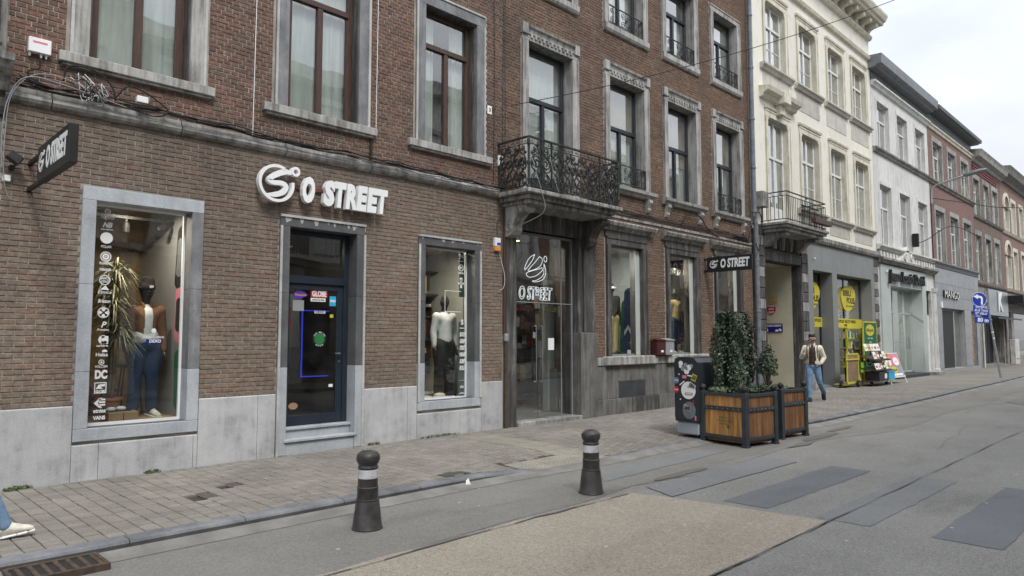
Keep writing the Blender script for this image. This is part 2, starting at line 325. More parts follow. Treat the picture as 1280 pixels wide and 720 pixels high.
class MB:
    """collects shapes into one mesh"""
    def __init__(s): s.v, s.f, s.mi, s.cur, s.T = [], [], [], 0, None
    def add(s, vs, fs):
        b = len(s.v)
        if s.T is not None: vs = [tuple(s.T @ Vector(p)) for p in vs]
        s.v.extend(vs)
        s.f.extend([tuple(b + i for i in f) for f in fs]); s.mi.extend([s.cur] * len(fs))
        return s
    def quad(s, a, b, c, d): return s.add([a, b, c, d], [(0, 1, 2, 3)])
    def box(s, x0, x1, y0, y1, z0, z1, bev=0.0):
        if x0 > x1: x0, x1 = x1, x0
        if y0 > y1: y0, y1 = y1, y0
        if z0 > z1: z0, z1 = z1, z0
        if bev <= 0:
            vs = [(x0, y0, z0), (x1, y0, z0), (x1, y1, z0), (x0, y1, z0), (x0, y0, z1), (x1, y0, z1), (x1, y1, z1), (x0, y1, z1)]
            return s.add(vs, [(0, 3, 2, 1), (4, 5, 6, 7), (0, 1, 5, 4), (1, 2, 6, 5), (2, 3, 7, 6), (3, 0, 4, 7)])
        # bevelled: chamfer edges
        b = min(bev, (x1 - x0) / 2.01, (y1 - y0) / 2.01, (z1 - z0) / 2.01)
        bm = bmesh.new()
        r = bmesh.ops.create_cube(bm, size=1)
        for v in bm.verts:
            v.co = Vector(((x0 + x1) / 2 + v.co.x * (x1 - x0), (y0 + y1) / 2 + v.co.y * (y1 - y0), (z0 + z1) / 2 + v.co.z * (z1 - z0)))
        bmesh.ops.bevel(bm, geom=bm.edges[:], offset=b, segments=1, affect='EDGES', profile=0.5)
        bm.verts.index_update()
        s.add([tuple(v.co) for v in bm.verts], [tuple(v.index for v in f.verts) for f in bm.faces]); bm.free()
        return s
    def prism(s, poly, a0, a1, axis='Y'):
        """polygon in the two other axes, pushed from a0 to a1 along axis"""
        n = len(poly)
        def P(u, w, a):
            return (u, a, w) if axis == 'Y' else (a, u, w) if axis == 'X' else (u, w, a)
        vs = [P(u, w, a0) for u, w in poly] + [P(u, w, a1) for u, w in poly]
        fs = [tuple(range(n)), tuple(range(2 * n - 1, n - 1, -1))]
        fs += [(i, i + n, (i + 1) % n + n, (i + 1) % n) for i in range(n)]
        return s.add(vs, fs)
    def strip(s, poly, x0, x1):
        """open profile (y, z) swept along X, with end caps"""
        return s.prism(poly, x0, x1, 'X')
    def tube(s, pts, r, n=6, cap=True, rad=None):
        pts = [Vector(p) for p in pts]; k = len(pts)
        vs, prev = [], None
        for i, p in enumerate(pts):
            t = (pts[min(i + 1, k - 1)] - pts[max(i - 1, 0)])
            t = t.normalized() if t.length > 1e-9 else Vector((0, 0, 1))
            if prev is None:
                u = t.orthogonal().normalized()
            else:
                u = prev - t * prev.dot(t)
                u = u.normalized() if u.length > 1e-6 else t.orthogonal().normalized()
            prev = u; w = t.cross(u)
            rr = rad[i] if rad else r
            for j in range(n):
                a = 2 * PI * j / n
                vs.append(tuple(p + (u * math.cos(a) + w * math.sin(a)) * rr))
        fs = [(i * n + j, i * n + (j + 1) % n, (i + 1) * n + (j + 1) % n, (i + 1) * n + j) for i in range(k - 1) for j in range(n)]
        if cap: fs += [tuple(range(n - 1, -1, -1)), tuple((k - 1) * n + j for j in range(n))]
        return s.add(vs, fs)
    def lathe(s, prof, cx=0, cy=0, z0=0, n=20, ax='Z'):
        vs = []
        for r, h in prof:
            for j in range(n):
                a = 2 * PI * j / n
                if ax == 'Z': vs.append((cx + r * math.cos(a), cy + r * math.sin(a), z0 + h))
                elif ax == 'Y': vs.append((cx + r * math.cos(a), cy + h, z0 + r * math.sin(a)))
                else: vs.append((cx + h, cy + r * math.cos(a), z0 + r * math.sin(a)))
        k = len(prof)
        fs = [(i * n + j, i * n + (j + 1) % n, (i + 1) * n + (j + 1) % n, (i + 1) * n + j) for i in range(k - 1) for j in range(n)]
        fs += [tuple(range(n - 1, -1, -1)), tuple((k - 1) * n + j for j in range(n))]
        return s.add(vs, fs)
    def ball(s, c, r, n=10, sc=(1, 1, 1)):
        m = max(4, n // 2 + 1)
        vs = [(c[0], c[1], c[2] - r * sc[2])]
        for i in range(1, m):
            a = -PI / 2 + PI * i / m
            for j in range(n):
                b = 2 * PI * j / n
                vs.append((c[0] + r * sc[0] * math.cos(a) * math.cos(b), c[1] + r * sc[1] * math.cos(a) * math.sin(b), c[2] + r * sc[2] * math.sin(a)))
        vs.append((c[0], c[1], c[2] + r * sc[2]))
        fs = [(0, 1 + (j + 1) % n, 1 + j) for j in range(n)]
        for i in range(m - 2):
            for j in range(n):
                fs.append((1 + i * n + j, 1 + i * n + (j + 1) % n, 1 + (i + 1) * n + (j + 1) % n, 1 + (i + 1) * n + j))
        L = len(vs) - 1; o = 1 + (m - 2) * n
        fs += [(L, o + j, o + (j + 1) % n) for j in range(n)]
        return s.add(vs, fs)
    def mesh(s, name, off=(0, 0, 0), smooth=False):
        me = bpy.data.meshes.new(name)
        ox, oy, oz = off
        me.from_pydata([(x - ox, y - oy, z - oz) for x, y, z in s.v], [], s.f)
        if any(s.mi): me.polygons.foreach_set('material_index', s.mi)
        if smooth: me.polygons.foreach_set('use_smooth', [True] * len(me.polygons))
        me.update()
        return me
    def build(s, name, mats, parent=None, smooth=False, loc=None, kind=None, label=None):
        off = OFF.get(parent.name, (0, 0, 0)) if parent else (loc or (0, 0, 0))
        me = s.mesh(name, off, smooth)
        for q in (mats if isinstance(mats, (list, tuple)) else [mats]):
            me.materials.append(M[q] if isinstance(q, str) else q)
        return put(name, me, parent, off, None if parent else off, kind, label)

def put(name, me, parent=None, off=(0, 0, 0), loc=None, kind=None, label=None):
    o = bpy.data.objects.new(name, me)
    COL.objects.link(o)
    if parent: o.parent = parent
    if loc: o.location = loc
    OFF[o.name] = tuple(off)
    if kind: o['kind'] = kind
    if label: o['label'] = label
    return o

def smooth_by_angle(o, deg=40):
    me = o.data
    me.polygons.foreach_set('use_smooth', [True] * len(me.polygons))
    bm = bmesh.new(); bm.from_mesh(me)
    for e in bm.edges:
        if len(e.link_faces) == 2 and e.calc_face_angle(0) > R(deg): e.smooth = False
    bm.to_mesh(me); bm.free()
    return o

def thing(name, label, cat, loc=(0, 0, 0), rz=0.0, group=None, local=False):
    o = bpy.data.objects.new(name, None); COL.objects.link(o)
    o.location = loc; o.rotation_euler = (0, 0, rz)
    o.empty_display_size = 0.3
    o['label'] = label; o['category'] = cat
    if group: o['group'] = group
    OFF[o.name] = (0, 0, 0) if local else tuple(loc)
    return o

def tag(o, label, cat, group=None):
    o['label'] = label; o['category'] = cat
    if group: o['group'] = group
    return o

def copy_tree(o, parent=None):
    c = o.copy(); COL.objects.link(c)
    if parent: c.parent = parent
    OFF[c.name] = OFF.get(o.name, (0, 0, 0))
    for ch in [q for q in bpy.data.objects if q.parent == o]: copy_tree(ch, c)
    return c

# ---- lettering
def text_shape(txt, h=1.0, depth=0.01, sx=1.0, bold=0.0, shear=0.0, align='CENTER', space=1.0):
    """lettering as vertices/faces in local x (right), z (up); y is depth (front at -depth)"""
    cu = bpy.data.curves.new('lettering', 'FONT')
    cu.body = txt; cu.size = 1.0; cu.extrude = depth / 2 / h if h else 0; cu.offset = bold; cu.shear = shear
    cu.space_character = space; cu.align_x = align; cu.align_y = 'CENTER'; cu.resolution_u = 3
    ob = bpy.data.objects.new('lettering', cu)
    me = bpy.data.meshes.new_from_object(ob)
    vs = [(v.co.x * h * sx, -v.co.z * h - 0, v.co.y * h) for v in me.vertices]
    fs = [tuple(p.vertices) for p in me.polygons]
    bpy.data.objects.remove(ob); bpy.data.curves.remove(cu); bpy.data.meshes.remove(me)
    return vs, fs

def put_text(mb, txt, x, y, z, h, depth=0.004, sx=1.0, bold=0.0, shear=0.0, align='CENTER', width=None, rz=0.0, rx=0.0, space=1.0):
    """lettering facing -Y at x, y, z; rz turns it about the upright, width squeezes it to that many metres"""
    vs, fs = text_shape(txt, h, depth, sx, bold, shear, align, space)
    if not vs: return mb
    if width:
        w = max(v[0] for v in vs) - min(v[0] for v in vs)
        k = width / w if w else 1
        vs = [(v[0] * k, v[1], v[2]) for v in vs]
    T = Matrix.Translation((x, y, z)) @ Matrix.Rotation(rz, 4, 'Z') @ Matrix.Rotation(rx, 4, 'X')
    o = mb.T
    mb.T = T if o is None else o @ T
    mb.add(vs, fs)
    mb.T = o
    return mb

def disc(mb, x, y, z, r, n=20, t=0.004, sx=1.0, r2=0.0, a0=0, a1=360, rz=0.0):
    """flat disc or ring sector facing -Y"""
    T = Matrix.Translation((x, y, z)) @ Matrix.Rotation(rz, 4, 'Z')
    o = mb.T; mb.T = T if o is None else o @ T
    if r2 <= 0 and a1 - a0 >= 360:
        mb.prism([(r * sx * math.cos(2 * PI * i / n), r * math.sin(2 * PI * i / n)) for i in range(n)], -t, 0)
    else:
        full = a1 - a0 >= 360
        k = n if full else n + 1
        A = [R(a0 + (a1 - a0) * i / n) for i in range(k)]
        pts = [(r * sx * math.cos(a), r * math.sin(a)) for a in A], [(r2 * sx * math.cos(a), r2 * math.sin(a)) for a in A]
        for i in range(n if full else n):
            j = (i + 1) % k
            mb.prism([pts[0][i], pts[0][j], pts[1][j], pts[1][i]], -t, 0)
    mb.T = o
    return mb

def ribbon(mb, pts, widths, y0, y1, sub=6):
    """thick brush stroke in the XZ plane through pts (x, z) with the given widths"""
    P = [Vector((p[0], 0, p[1])) for p in pts]; k = len(P)
    out = []
    for i in range(k - 1):
        p0, p1, p2, p3 = P[max(i - 1, 0)], P[i], P[i + 1], P[min(i + 2, k - 1)]
        for q in range(sub):
            t = q / sub
            c = 0.5 * ((2 * p1) + (p2 - p0) * t + (2 * p0 - 5 * p1 + 4 * p2 - p3) * t * t + (3 * p1 - p0 - 3 * p2 + p3) * t ** 3)
            out.append((c, widths[i] * (1 - t) + widths[i + 1] * t))
    out.append((P[-1], widths[-1]))
    L, Rr = [], []
    for i, (c, w) in enumerate(out):
        t = out[min(i + 1, len(out) - 1)][0] - out[max(i - 1, 0)][0]
        nrm = Vector((-t.z, 0, t.x)).normalized()
        L.append(c + nrm * w / 2); Rr.append(c - nrm * w / 2)
    n = len(out)
    vs = [(p.x, y0, p.z) for p in L] + [(p.x, y0, p.z) for p in Rr] + [(p.x, y1, p.z) for p in L] + [(p.x, y1, p.z) for p in Rr]
    fs = []
    for i in range(n - 1):
        fs += [(i, i + 1, n + i + 1, n + i), (2 * n + i, 3 * n + i, 3 * n + i + 1, 2 * n + i + 1), (i, 2 * n + i, 2 * n + i + 1, i + 1), (n + i, n + i + 1, 3 * n + i + 1, 3 * n + i)]
    fs += [(0, n, 3 * n, 2 * n), (n - 1, 3 * n - 1, 4 * n - 1, 2 * n - 1)]
    return mb.add(vs, fs)

def swirl_logo(mb, cx, cz, s, y0, y1, thick=1.0, outline=False):
    """the shop's emblem: an open ring, a sweeping S and a small ring at upper right"""
    def tr(p): return (cx + p[0] * s, cz + p[1] * s)
    if not outline:
        pts = [(0.90 * math.cos(R(a)), 0.90 * math.sin(R(a))) for a in range(62, 372, 14)]
        ribbon(mb, [tr(p) for p in pts], [0.15 * s * thick] * len(pts), y0, y1, 2)
        ribbon(mb, [tr(p) for p in [(0.80, 0.62), (0.42, 0.66), (-0.05, 0.44), (-0.42, 0.14), (-0.20, 0.02), (0.28, 0.04), (0.52, -0.12), (0.34, -0.42), (-0.10, -0.60), (-0.62, -0.66)]], [w * s for w in (0.14, 0.30, 0.30, 0.22, 0.22, 0.24, 0.26, 0.28, 0.26, 0.06)], y0 + .004, y1 - .004, 5)
        pts = [(1.03 + 0.19 * math.cos(R(a)), 0.76 + 0.19 * math.sin(R(a))) for a in range(0, 361, 30)]
        ribbon(mb, [tr(p) for p in pts], [0.13 * s] * len(pts), y0, y1, 2)
    return mb

# ---- cable
def cable(pts, r, sag=0.0, n=5, sub=8, jitter=0.0, seed=0):
    q = random.Random(seed)
    out = []
    P = [Vector(p) for p in pts]
    k = len(P)
    for i in range(k - 1):
        p0, p1, p2, p3 = P[max(i - 1, 0)], P[i], P[i + 1], P[min(i + 2, k - 1)]
        for j in range(sub):
            t = j / sub
            c = 0.5 * ((2 * p1) + (p2 - p0) * t + (2 * p0 - 5 * p1 + 4 * p2 - p3) * t * t + (3 * p1 - p0 - 3 * p2 + p3) * t ** 3)
            c.z -= sag * 4 * t * (1 - t) * (1 + q.uniform(-jitter, jitter))
            out.append(c)
    out.append(P[-1])
    return out

# ------------------------------------------------------------------ ground
def lerp_tab(tab, x):
    if x <= tab[0][0]: return tab[0][1]
    for (a, ya), (b, yb) in zip(tab, tab[1:]):
        if x <= b:
            t = (x - a) / (b - a); t = t * t * (3 - 2 * t)
            return ya + (yb - ya) * t
    return tab[-1][1]
KERB = [(-40, -3.0), (6.0, -3.0), (8.0, -3.15), (10.5, -3.16), (12.0, -3.22), (14.6, -3.62), (20, -3.62), (30, -3.45), (42, -3.25), (120, -3.2)]
def ky(x): return lerp_tab(KERB, x)
ROADZ = -0.10
def sstep(a, b, x):
    t = min(1, max(0, (x - a) / (b - a))); return t * t * (3 - 2 * t)
def pz(x, y):
    """the pavement dips to the road at the crossing"""
    d = sstep(5.6, 7.0, x) * (1 - sstep(10.2, 12.0, x))
    return -0.072 * d * sstep(1.6, 3.1, -y)

def asphalt(name, c1, c2, aggregate, stain=0.35, speck=(0.45, 0.44, 0.42), vor=150, grain=0.2):
    m, n, l, b = nodes_of(name)
    g = n.new('ShaderNodeNewGeometry')
    v = n.new('ShaderNodeTexVoronoi'); v.inputs['Scale'].default_value = vor; l.new(g.outputs['Position'], v.inputs[0])
    col = ramp(n, l, noisen(n, l, 0.5, detail=8, rough=0.7), [(0.35, c2), (0.65, c1)])
    sv = n.new('ShaderNodeSeparateColor'); l.new(v.outputs['Color'], sv.inputs[0])
    col = mixc(n, l, mathn(n, l, 'MULTIPLY', ramp(n, l, sv.outputs[0], [(0.7, 0.0), (0.95, 1.0)]), aggregate), col, speck)
    col = mixc(n, l, mathn(n, l, 'MULTIPLY', ramp(n, l, sv.outputs[1], [(0.62, 0.0), (0.9, 1.0)]), aggregate), col, tuple(x * 0.45 for x in c2))
    # oil and damp stains
    st = ramp(n, l, noisen(n, l, 1.1, detail=6, rough=0.6, stretch=(0.45, 1.3, 1)), [(0.56, 0.0), (0.70, stain)])
    col = mixc(n, l, st, col, tuple(x * 0.42 for x in c1))
    col = mixc(n, l, ramp(n, l, noisen(n, l, 9, detail=5, rough=0.7), [(0.66, 0.0), (0.75, 0.5)]), col, tuple(x * 0.6 for x in c1))
    # dropped litter and gum: small pale spots
    v2 = n.new('ShaderNodeTexVoronoi'); v2.inputs['Scale'].default_value = 2.6; l.new(g.outputs['Position'], v2.inputs[0])
    col = mixc(n, l, ramp(n, l, v2.outputs['Distance'], [(0.036, 0.85), (0.055, 0.0)]), col, (0.50, 0.49, 0.46))
    gr = ramp(n, l, noisen(n, l, 38, detail=4, rough=0.8), [(0.32, 1 - grain), (0.68, 1 + grain)])
    col = mixc(n, l, 1.0, col, gr, 'MULTIPLY')
    l.new(col, b.inputs['Base Color'])
    b.inputs['Roughness'].default_value = 0.86
    b.inputs['Specular IOR Level'].default_value = 0.3
    bumpn(n, l, b, mathn(n, l, 'ADD', sv.outputs[0], noisen(n, l, 60, detail=4)), 0.5, 0.004)
    return m
M['asphalt'] = asphalt('coarse_worn_asphalt', (0.265, 0.258, 0.243), (0.205, 0.20, 0.19), 0.5)
M['asphalt_side'] = asphalt('smooth_side_asphalt', (0.235, 0.227, 0.21), (0.18, 0.175, 0.163), 0.25, 0.45, vor=220)
M['asphalt_far'] = asphalt('lighter_asphalt', (0.175, 0.175, 0.172), (0.14, 0.14, 0.138), 0.4, 0.3)
M['resin'] = asphalt('tan_resin_grit', (0.385, 0.338, 0.275), (0.31, 0.27, 0.218), 0.5, 0.22, (0.50, 0.45, 0.37), 110, 0.22)
M['bar'] = asphalt('blue_grey_paint_strip', (0.175, 0.182, 0.196), (0.142, 0.147, 0.158), 0.16, 0.3, vor=200, grain=.1)
M['bar_pale'] = asphalt('worn_blue_grey_strip', (0.225, 0.228, 0.232), (0.18, 0.183, 0.187), 0.25, 0.3, vor=200, grain=.13)
def paver_mat():
    m, n, l, b = nodes_of('grey_brown_paver')
    col = ramp(n, l, island_random(n, l), [(0, (0.205, 0.190, 0.166)), (0.3, (0.235, 0.218, 0.192)), (0.6, (0.195, 0.182, 0.163)), (0.85, (0.255, 0.236, 0.208)), (1, (0.215, 0.198, 0.174))])
    col = mixc(n, l, 1.0, col, ramp(n, l, noisen(n, l, 0.9, detail=7, rough=0.65), [(0.3, 0.74), (0.7, 1.14)]), 'MULTIPLY')
    col = mixc(n, l, 1.0, col, ramp(n, l, noisen(n, l, 48, detail=4, rough=.7), [(0.3, 0.80), (0.7, 1.20)]), 'MULTIPLY')
    g = n.new('ShaderNodeNewGeometry')
    v2 = n.new('ShaderNodeTexVoronoi'); v2.inputs['Scale'].default_value = 2.3; l.new(g.outputs['Position'], v2.inputs[0])
    col = mixc(n, l, ramp(n, l, v2.outputs['Distance'], [(0.022, 0.7), (0.042, 0.0)]), col, (0.52, 0.50, 0.46))
    l.new(col, b.inputs['Base Color'])
    b.inputs['Roughness'].default_value = 0.85
    b.inputs['Specular IOR Level'].default_value = 0.3
    bumpn(n, l, b, noisen(n, l, 110, detail=4), 0.4, 0.003)
    return m
M['paver'] = paver_mat()
def far_paving_mat():
    m, n, l, b = nodes_of('far_paving')
    g = n.new('ShaderNodeNewGeometry')
    br = n.new('ShaderNodeTexBrick'); br.inputs['Scale'].default_value = 1
    br.inputs['Brick Width'].default_value = 0.15; br.inputs['Row Height'].default_value = 0.15; br.inputs['Mortar Size'].default_value = 0.006
    br.inputs['Color1'].default_value = (0.225, 0.208, 0.182, 1); br.inputs['Color2'].default_value = (0.195, 0.18, 0.16, 1); br.inputs['Mortar'].default_value = (0.10, 0.092, 0.08, 1)
    l.new(g.outputs['Position'], br.inputs[0])
    col = mixc(n, l, 1.0, br.outputs[0], ramp(n, l, noisen(n, l, 0.7, detail=6), [(0.3, 0.8), (0.7, 1.1)]), 'MULTIPLY')
    l.new(col, b.inputs['Base Color']); b.inputs['Roughness'].default_value = 0.88
    return m
M['paving_far'] = far_paving_mat()
M['joint'] = mat('dark_joint_sand', (0.075, 0.068, 0.055), (0.045, 0.042, 0.034), 3, 0.95, 0.3)
M['tactile'] = mat('pale_yellow_tactile_concrete', (0.315, 0.297, 0.25), (0.26, 0.245, 0.205), 5, 0.85, 0.3, 120, vary=0.1)

def sheet(name, poly, z, m, parent=None, kind=None):
    mb = MB(); n = len(poly)
    mb.add([(x, y, z) for x, y in poly], [tuple(range(n))])
    return mb.build(name, m, parent, kind=kind)

def ragged(poly, jit, seed, step=.12):
    q = random.Random(seed); out = []
    for (a, b), (c, d) in zip(poly, poly[1:] + poly[:1]):
        L = math.hypot(c - a, d - b); n = max(1, int(L / step)); nx, ny = -(d - b) / L, (c - a) / L; w = 0
        for i in range(n):
            t = i / n; w = w * .6 + q.uniform(-jit, jit); k = w + (q.uniform(-3, -1) * jit if q.random() < .06 else 0)
            out.append((a + (c - a) * t + nx * k, b + (d - b) * t + ny * k))
    return out
# ground to the horizon, the road on it, then the strips laid on the road
sheet('ground', [(-600, -600), (900, -600), (900, 600), (-600, 600)], -0.35, 'asphalt_far', kind='structure')
road = sheet('road', [(-60, -11.2), (140, -11.2), (140, -2.6), (-60, -2.6)], ROADZ, 'asphalt', kind='structure')
xs = [x * 1.0 for x in range(-20, 131)]
mb = MB()
for a, b in zip(xs, xs[1:]):
    wa, wb = (1.62 if a < 7 else 1.35), (1.62 if b < 7 else 1.35)
    mb.quad((a, ky(a) - wa - 0.10 * math.sin(a * 0.9), ROADZ + .004), (b, ky(b) - wb - 0.10 * math.sin(b * 0.9), ROADZ + .004), (b, ky(b) + 0.02, ROADZ + .004), (a, ky(a) + 0.02, ROADZ + .004))
mb.build('road_edge_strip', 'asphalt_side', kind='structure')
mb = MB()
for a, b in zip(xs, xs[1:]):
    if b <= 60: mb.quad((a, ky(a) - 0.23, ROADZ + .008), (b, ky(b) - 0.23, ROADZ + .008), (b, ky(b) + 0.01, ROADZ + .040), (a, ky(a) + 0.01, ROADZ + .040))
mb.build('gutter', 'gutter', kind='structure')
# tan resin field with a slightly ragged edge
rr = random.Random(3)
poly = [(-12, -6.72)] + [(x, -6.70 + rr.uniform(-.01, .01)) for x in (0, 2, 4, 6.2)] + [(7.0, -6.70), (6.93, -6.2), (6.88, -5.6), (6.78, -5.0), (6.68, -4.66)]
poly += [(x, -4.60 - 0.10 * (1 - sstep(0, 5, x)) + rr.uniform(-.025, .025)) for x in (6.3, 5.9, 5.4, 4.9, 4.4, 3.9, 3.4, 2.9, 2.4, 1.5, 0, -4, -12)]
sheet('resin_patch', ragged(poly, .006, 9, .08), ROADZ + .008, 'resin', kind='structure')
# the painted-out crossing: bars across the road
bars = [(-4.58, -5.08, 'bar_pale'), (-5.56, -6.06, 'bar'), (-6.55, -7.05, 'bar_pale'), (-7.55, -8.08, 'bar'), (-8.55, -9.05, 'bar_pale'), (-9.5, -10.0, 'bar')]
for k, (ya, yb, mm) in enumerate(bars):
    sheet('crossing_bar', ragged([(7.08 if k else 6.85, yb), (10.02, yb - .05), (10.06, ya - .03), (7.08, ya)], .007, k), ROADZ + (.004 if k else .0085), mm, road)
sheet('asphalt_patch', ragged([(6.95, -4.06), (10.2, -3.96), (10.3, -3.62), (7.4, -3.62)], .01, 20), ROADZ + .0085, 'bar_pale', road)
sheet('asphalt_patch', [(22, -6.2), (34, -6.3), (34, -5.2), (23.5, -5.25)], ROADZ + .0085, 'asphalt_side', road)
# damp patches by the planters
M['damp'] = asphalt('damp_asphalt', (0.165, 0.16, 0.148), (0.13, 0.126, 0.118), 0.2, 0.4, vor=220)
for c, r1, r2, sd_ in (((12.9, -4.35), 0.9, 0.16, 1), ((11.7, -4.5), 0.5, 0.10, 2), ((8.1, -4.45), 0.7, 0.10, 3), ((14.2, -4.2), 0.7, 0.1, 5)):
    q = random.Random(sd_)
    sheet('damp_patch', [(c[0] + r1 * math.cos(a * .4) * q.uniform(.7, 1.1), c[1] + r2 * math.sin(a * .4) * q.uniform(.6, 1.1)) for a in range(15)], ROADZ + .0125, M['damp'], road)
# tar joints
M['tar'] = mat('tar_joint', (0.135, 0.132, 0.127), (0.10, 0.098, 0.095), 6, 0.6, 0.1)
mb = MB(); q = random.Random(5)
pts = [(x, -6.71 - 0.0035 * (x - 7) * (x > 7) + q.uniform(-.012, .012)) for x in [i * .5 for i in range(-10, 180)]]
for a, b in zip(pts, pts[1:]):
    w = 0.006 + 0.004 * math.sin(a[0] * 3)
    mb.quad((a[0], a[1] - w, ROADZ + .0165), (b[0], b[1] - w, ROADZ + .0165), (b[0], b[1] + w, ROADZ + .0165), (a[0], a[1] + w, ROADZ + .0165))
pts = [(x, -4.66 - 0.10 * (1 - sstep(0, 5, x)) + q.uniform(-.02, .02)) for x in [i * .3 for i in range(-10, 23)]]
for a, b in zip(pts, pts[1:]):
    w = 0.004 + 0.014 * abs(math.sin(a[0] * 2.1)) ** 2
    mb.quad((a[0], a[1], ROADZ + .0165), (b[0], b[1], ROADZ + .0165), (b[0], b[1] + w * 2, ROADZ + .0165), (a[0], a[1] + w * 2, ROADZ + .0165))
mb.build('tar_joint', 'tar', road)

# cracks in the old road
q = random.Random(41)
for (x, y, dx, dy, n) in ((12.8, -6.2, .3, .03, 14), (4.6, -3.9, .2, -.03, 7), (9.0, -4.4, .25, .0, 10), (18, -5.2, .4, .02, 12)):
    mb = MB(); p = [x, y]
    for i in range(n):
        w = .002 + .002 * q.random(); nx_, ny_ = p[0] + dx * q.uniform(.6, 1.3), p[1] + dy + q.uniform(-.05, .05)
        mb.quad((p[0], p[1] - w, ROADZ + .0205), (nx_, ny_ - w, ROADZ + .0205), (nx_, ny_ + w, ROADZ + .0205), (p[0], p[1] + w, ROADZ + .0205)); p = [nx_, ny_]
    mb.build('crack', 'tar', road)

# kerb
kerb = MB()
kerb.box(-60, -20, -3.16, -3.0, -0.3, -0.002)
kerb = kerb.build('kerb', 'kerbstone', kind='structure')
x = -3.0; q = random.Random(8)
while x < 62:
    L = 1.0 + q.uniform(-.04, .04)
    if x > 30: L = 2
    mb = MB()
    g = 0.004
    for (xa, xb) in ((x + g, x + L - g),):
        prof = lambda X: [(ky(X) + 0.16, -0.3), (ky(X) + 0.16, pz(X, ky(X) + .1) + .001), (ky(X) + 0.035, pz(X, ky(X)) - .001), (ky(X) + 0.010, pz(X, ky(X)) - .010), (ky(X) + 0.0, pz(X, ky(X)) - .03), (ky(X) - 0.006, -0.3)]
        A, B = prof(xa), prof(xb); n = len(A)
        vs = [(xa, u, w) for u, w in A] + [(xb, u, w) for u, w in B]
        mb.add(vs, [tuple(range(n)), tuple(range(2 * n - 1, n - 1, -1))] + [(i, i + n, (i + 1) % n + n, (i + 1) % n) for i in range(n)])
        mb.mi[-2] = 1                               # the upright face, darker: grime plus shade put into its colour
    mb.build('kerbstone', ['kerbstone', 'kerb_face'], kerb)
    x += L

# pavement
PAV = MB()
xs2 = [-60, -6] + [x * .5 for x in range(-10, 60)] + list(range(30, 131, 2))
for a, b in zip(xs2, xs2[1:]):
    ys = [0.02, -1.6, -2.0, -2.4, -2.8]
    zo = -0.022 if b <= 26 else 0.0
    for j in range(len(ys)):
        y1 = ys[j]; ya2 = ys[j + 1] if j + 1 < len(ys) else None
        ea = ya2 if ya2 is not None else ky(a) + .15
        eb = ya2 if ya2 is not None else ky(b) + .15
        PAV.quad((a, ea, pz(a, ea) + zo), (b, eb, pz(b, eb) + zo), (b, y1, pz(b, y1) + zo), (a, y1, pz(a, y1) + zo))
        PAV.mi[-1] = 0 if b <= 26 else 1
pavement = PAV.build('pavement', ['joint', 'paving_far'], kind='structure')
# pavers: columns run from the wall to the kerb
PW, PH = 0.145, 0.108
TACT = [(7.80, 8.38, -2.52, -0.22), (6.72, 8.38, -3.04, -2.52)]
COVERS = [(3.0, 3.17, -1.93, -1.70), (3.42, 3.56, -1.55, -1.42), (5.50, 5.85, -2.80, -2.63), (9.55, 9.78, -1.8, -1.6)]
def blocked(x0, x1, y0, y1):
    for a, b, c, d in TACT + COVERS:
        if x1 > a + .01 and x0 < b - .01 and y1 > c + .01 and y0 < d - .01: return True
    return False
def proj_depth(p):
    v = Vector(p) - CAM
    return v.x * math.cos(R(44.9)) + v.y * math.sin(R(44.9))
def proj_side(p):
    v = Vector(p) - CAM
    return v.x * math.sin(R(44.9)) - v.y * math.cos(R(44.9))
cells = []
q = random.Random(21)
ci = 0
x = -0.9
while x < 26:
    y = -0.03 - (PH / 2 if ci % 2 else 0) - q.uniform(0, .02)
    if ci % 2: cells.append((x, x + PW, y, -0.03))
    lim = ky(x) + 0.165
    while y > lim + .03:
        y2 = max(y - PH, lim)
        cells.append((x, x + PW, y2, y)); y = y2
    ci += 1; x += PW
cells = [c for c in cells if not blocked(*c)]
pm = MB()
pm.add([(-.5, -.5, -.03), (.5, -.5, -.03), (.5, .5, -.03), (-.5, .5, -.03), (-.5, -.5, -.004), (.5, -.5, -.004), (.5, .5, -.004), (-.5, .5, -.004),
        (-.46, -.46, 0), (.46, -.46, 0), (.46, .46, 0), (-.46, .46, 0)],
       [(0, 1, 5, 4), (1, 2, 6, 5), (2, 3, 7, 6), (3, 0, 4, 7), (4, 5, 9, 8), (5, 6, 10, 9), (6, 7, 11, 10), (7, 4, 8, 11), (8, 9, 10, 11)])
paver_me = pm.mesh('paver'); paver_me.materials.append(M['paver'])
def inview(p, m=1.05):
    d = proj_depth(p); return d > 0.5 and abs(proj_side(p)) / d < 0.73 * m
cells.sort(key=lambda c: (0 if (inview(((c[0] + c[1]) / 2, (c[2] + c[3]) / 2, 0)) and -(c[2] - c[3]) > .08 and (c[2] > -3.2)) else 1, proj_depth(((c[0] + c[1]) / 2, (c[2] + c[3]) / 2, 0))))
far = MB()
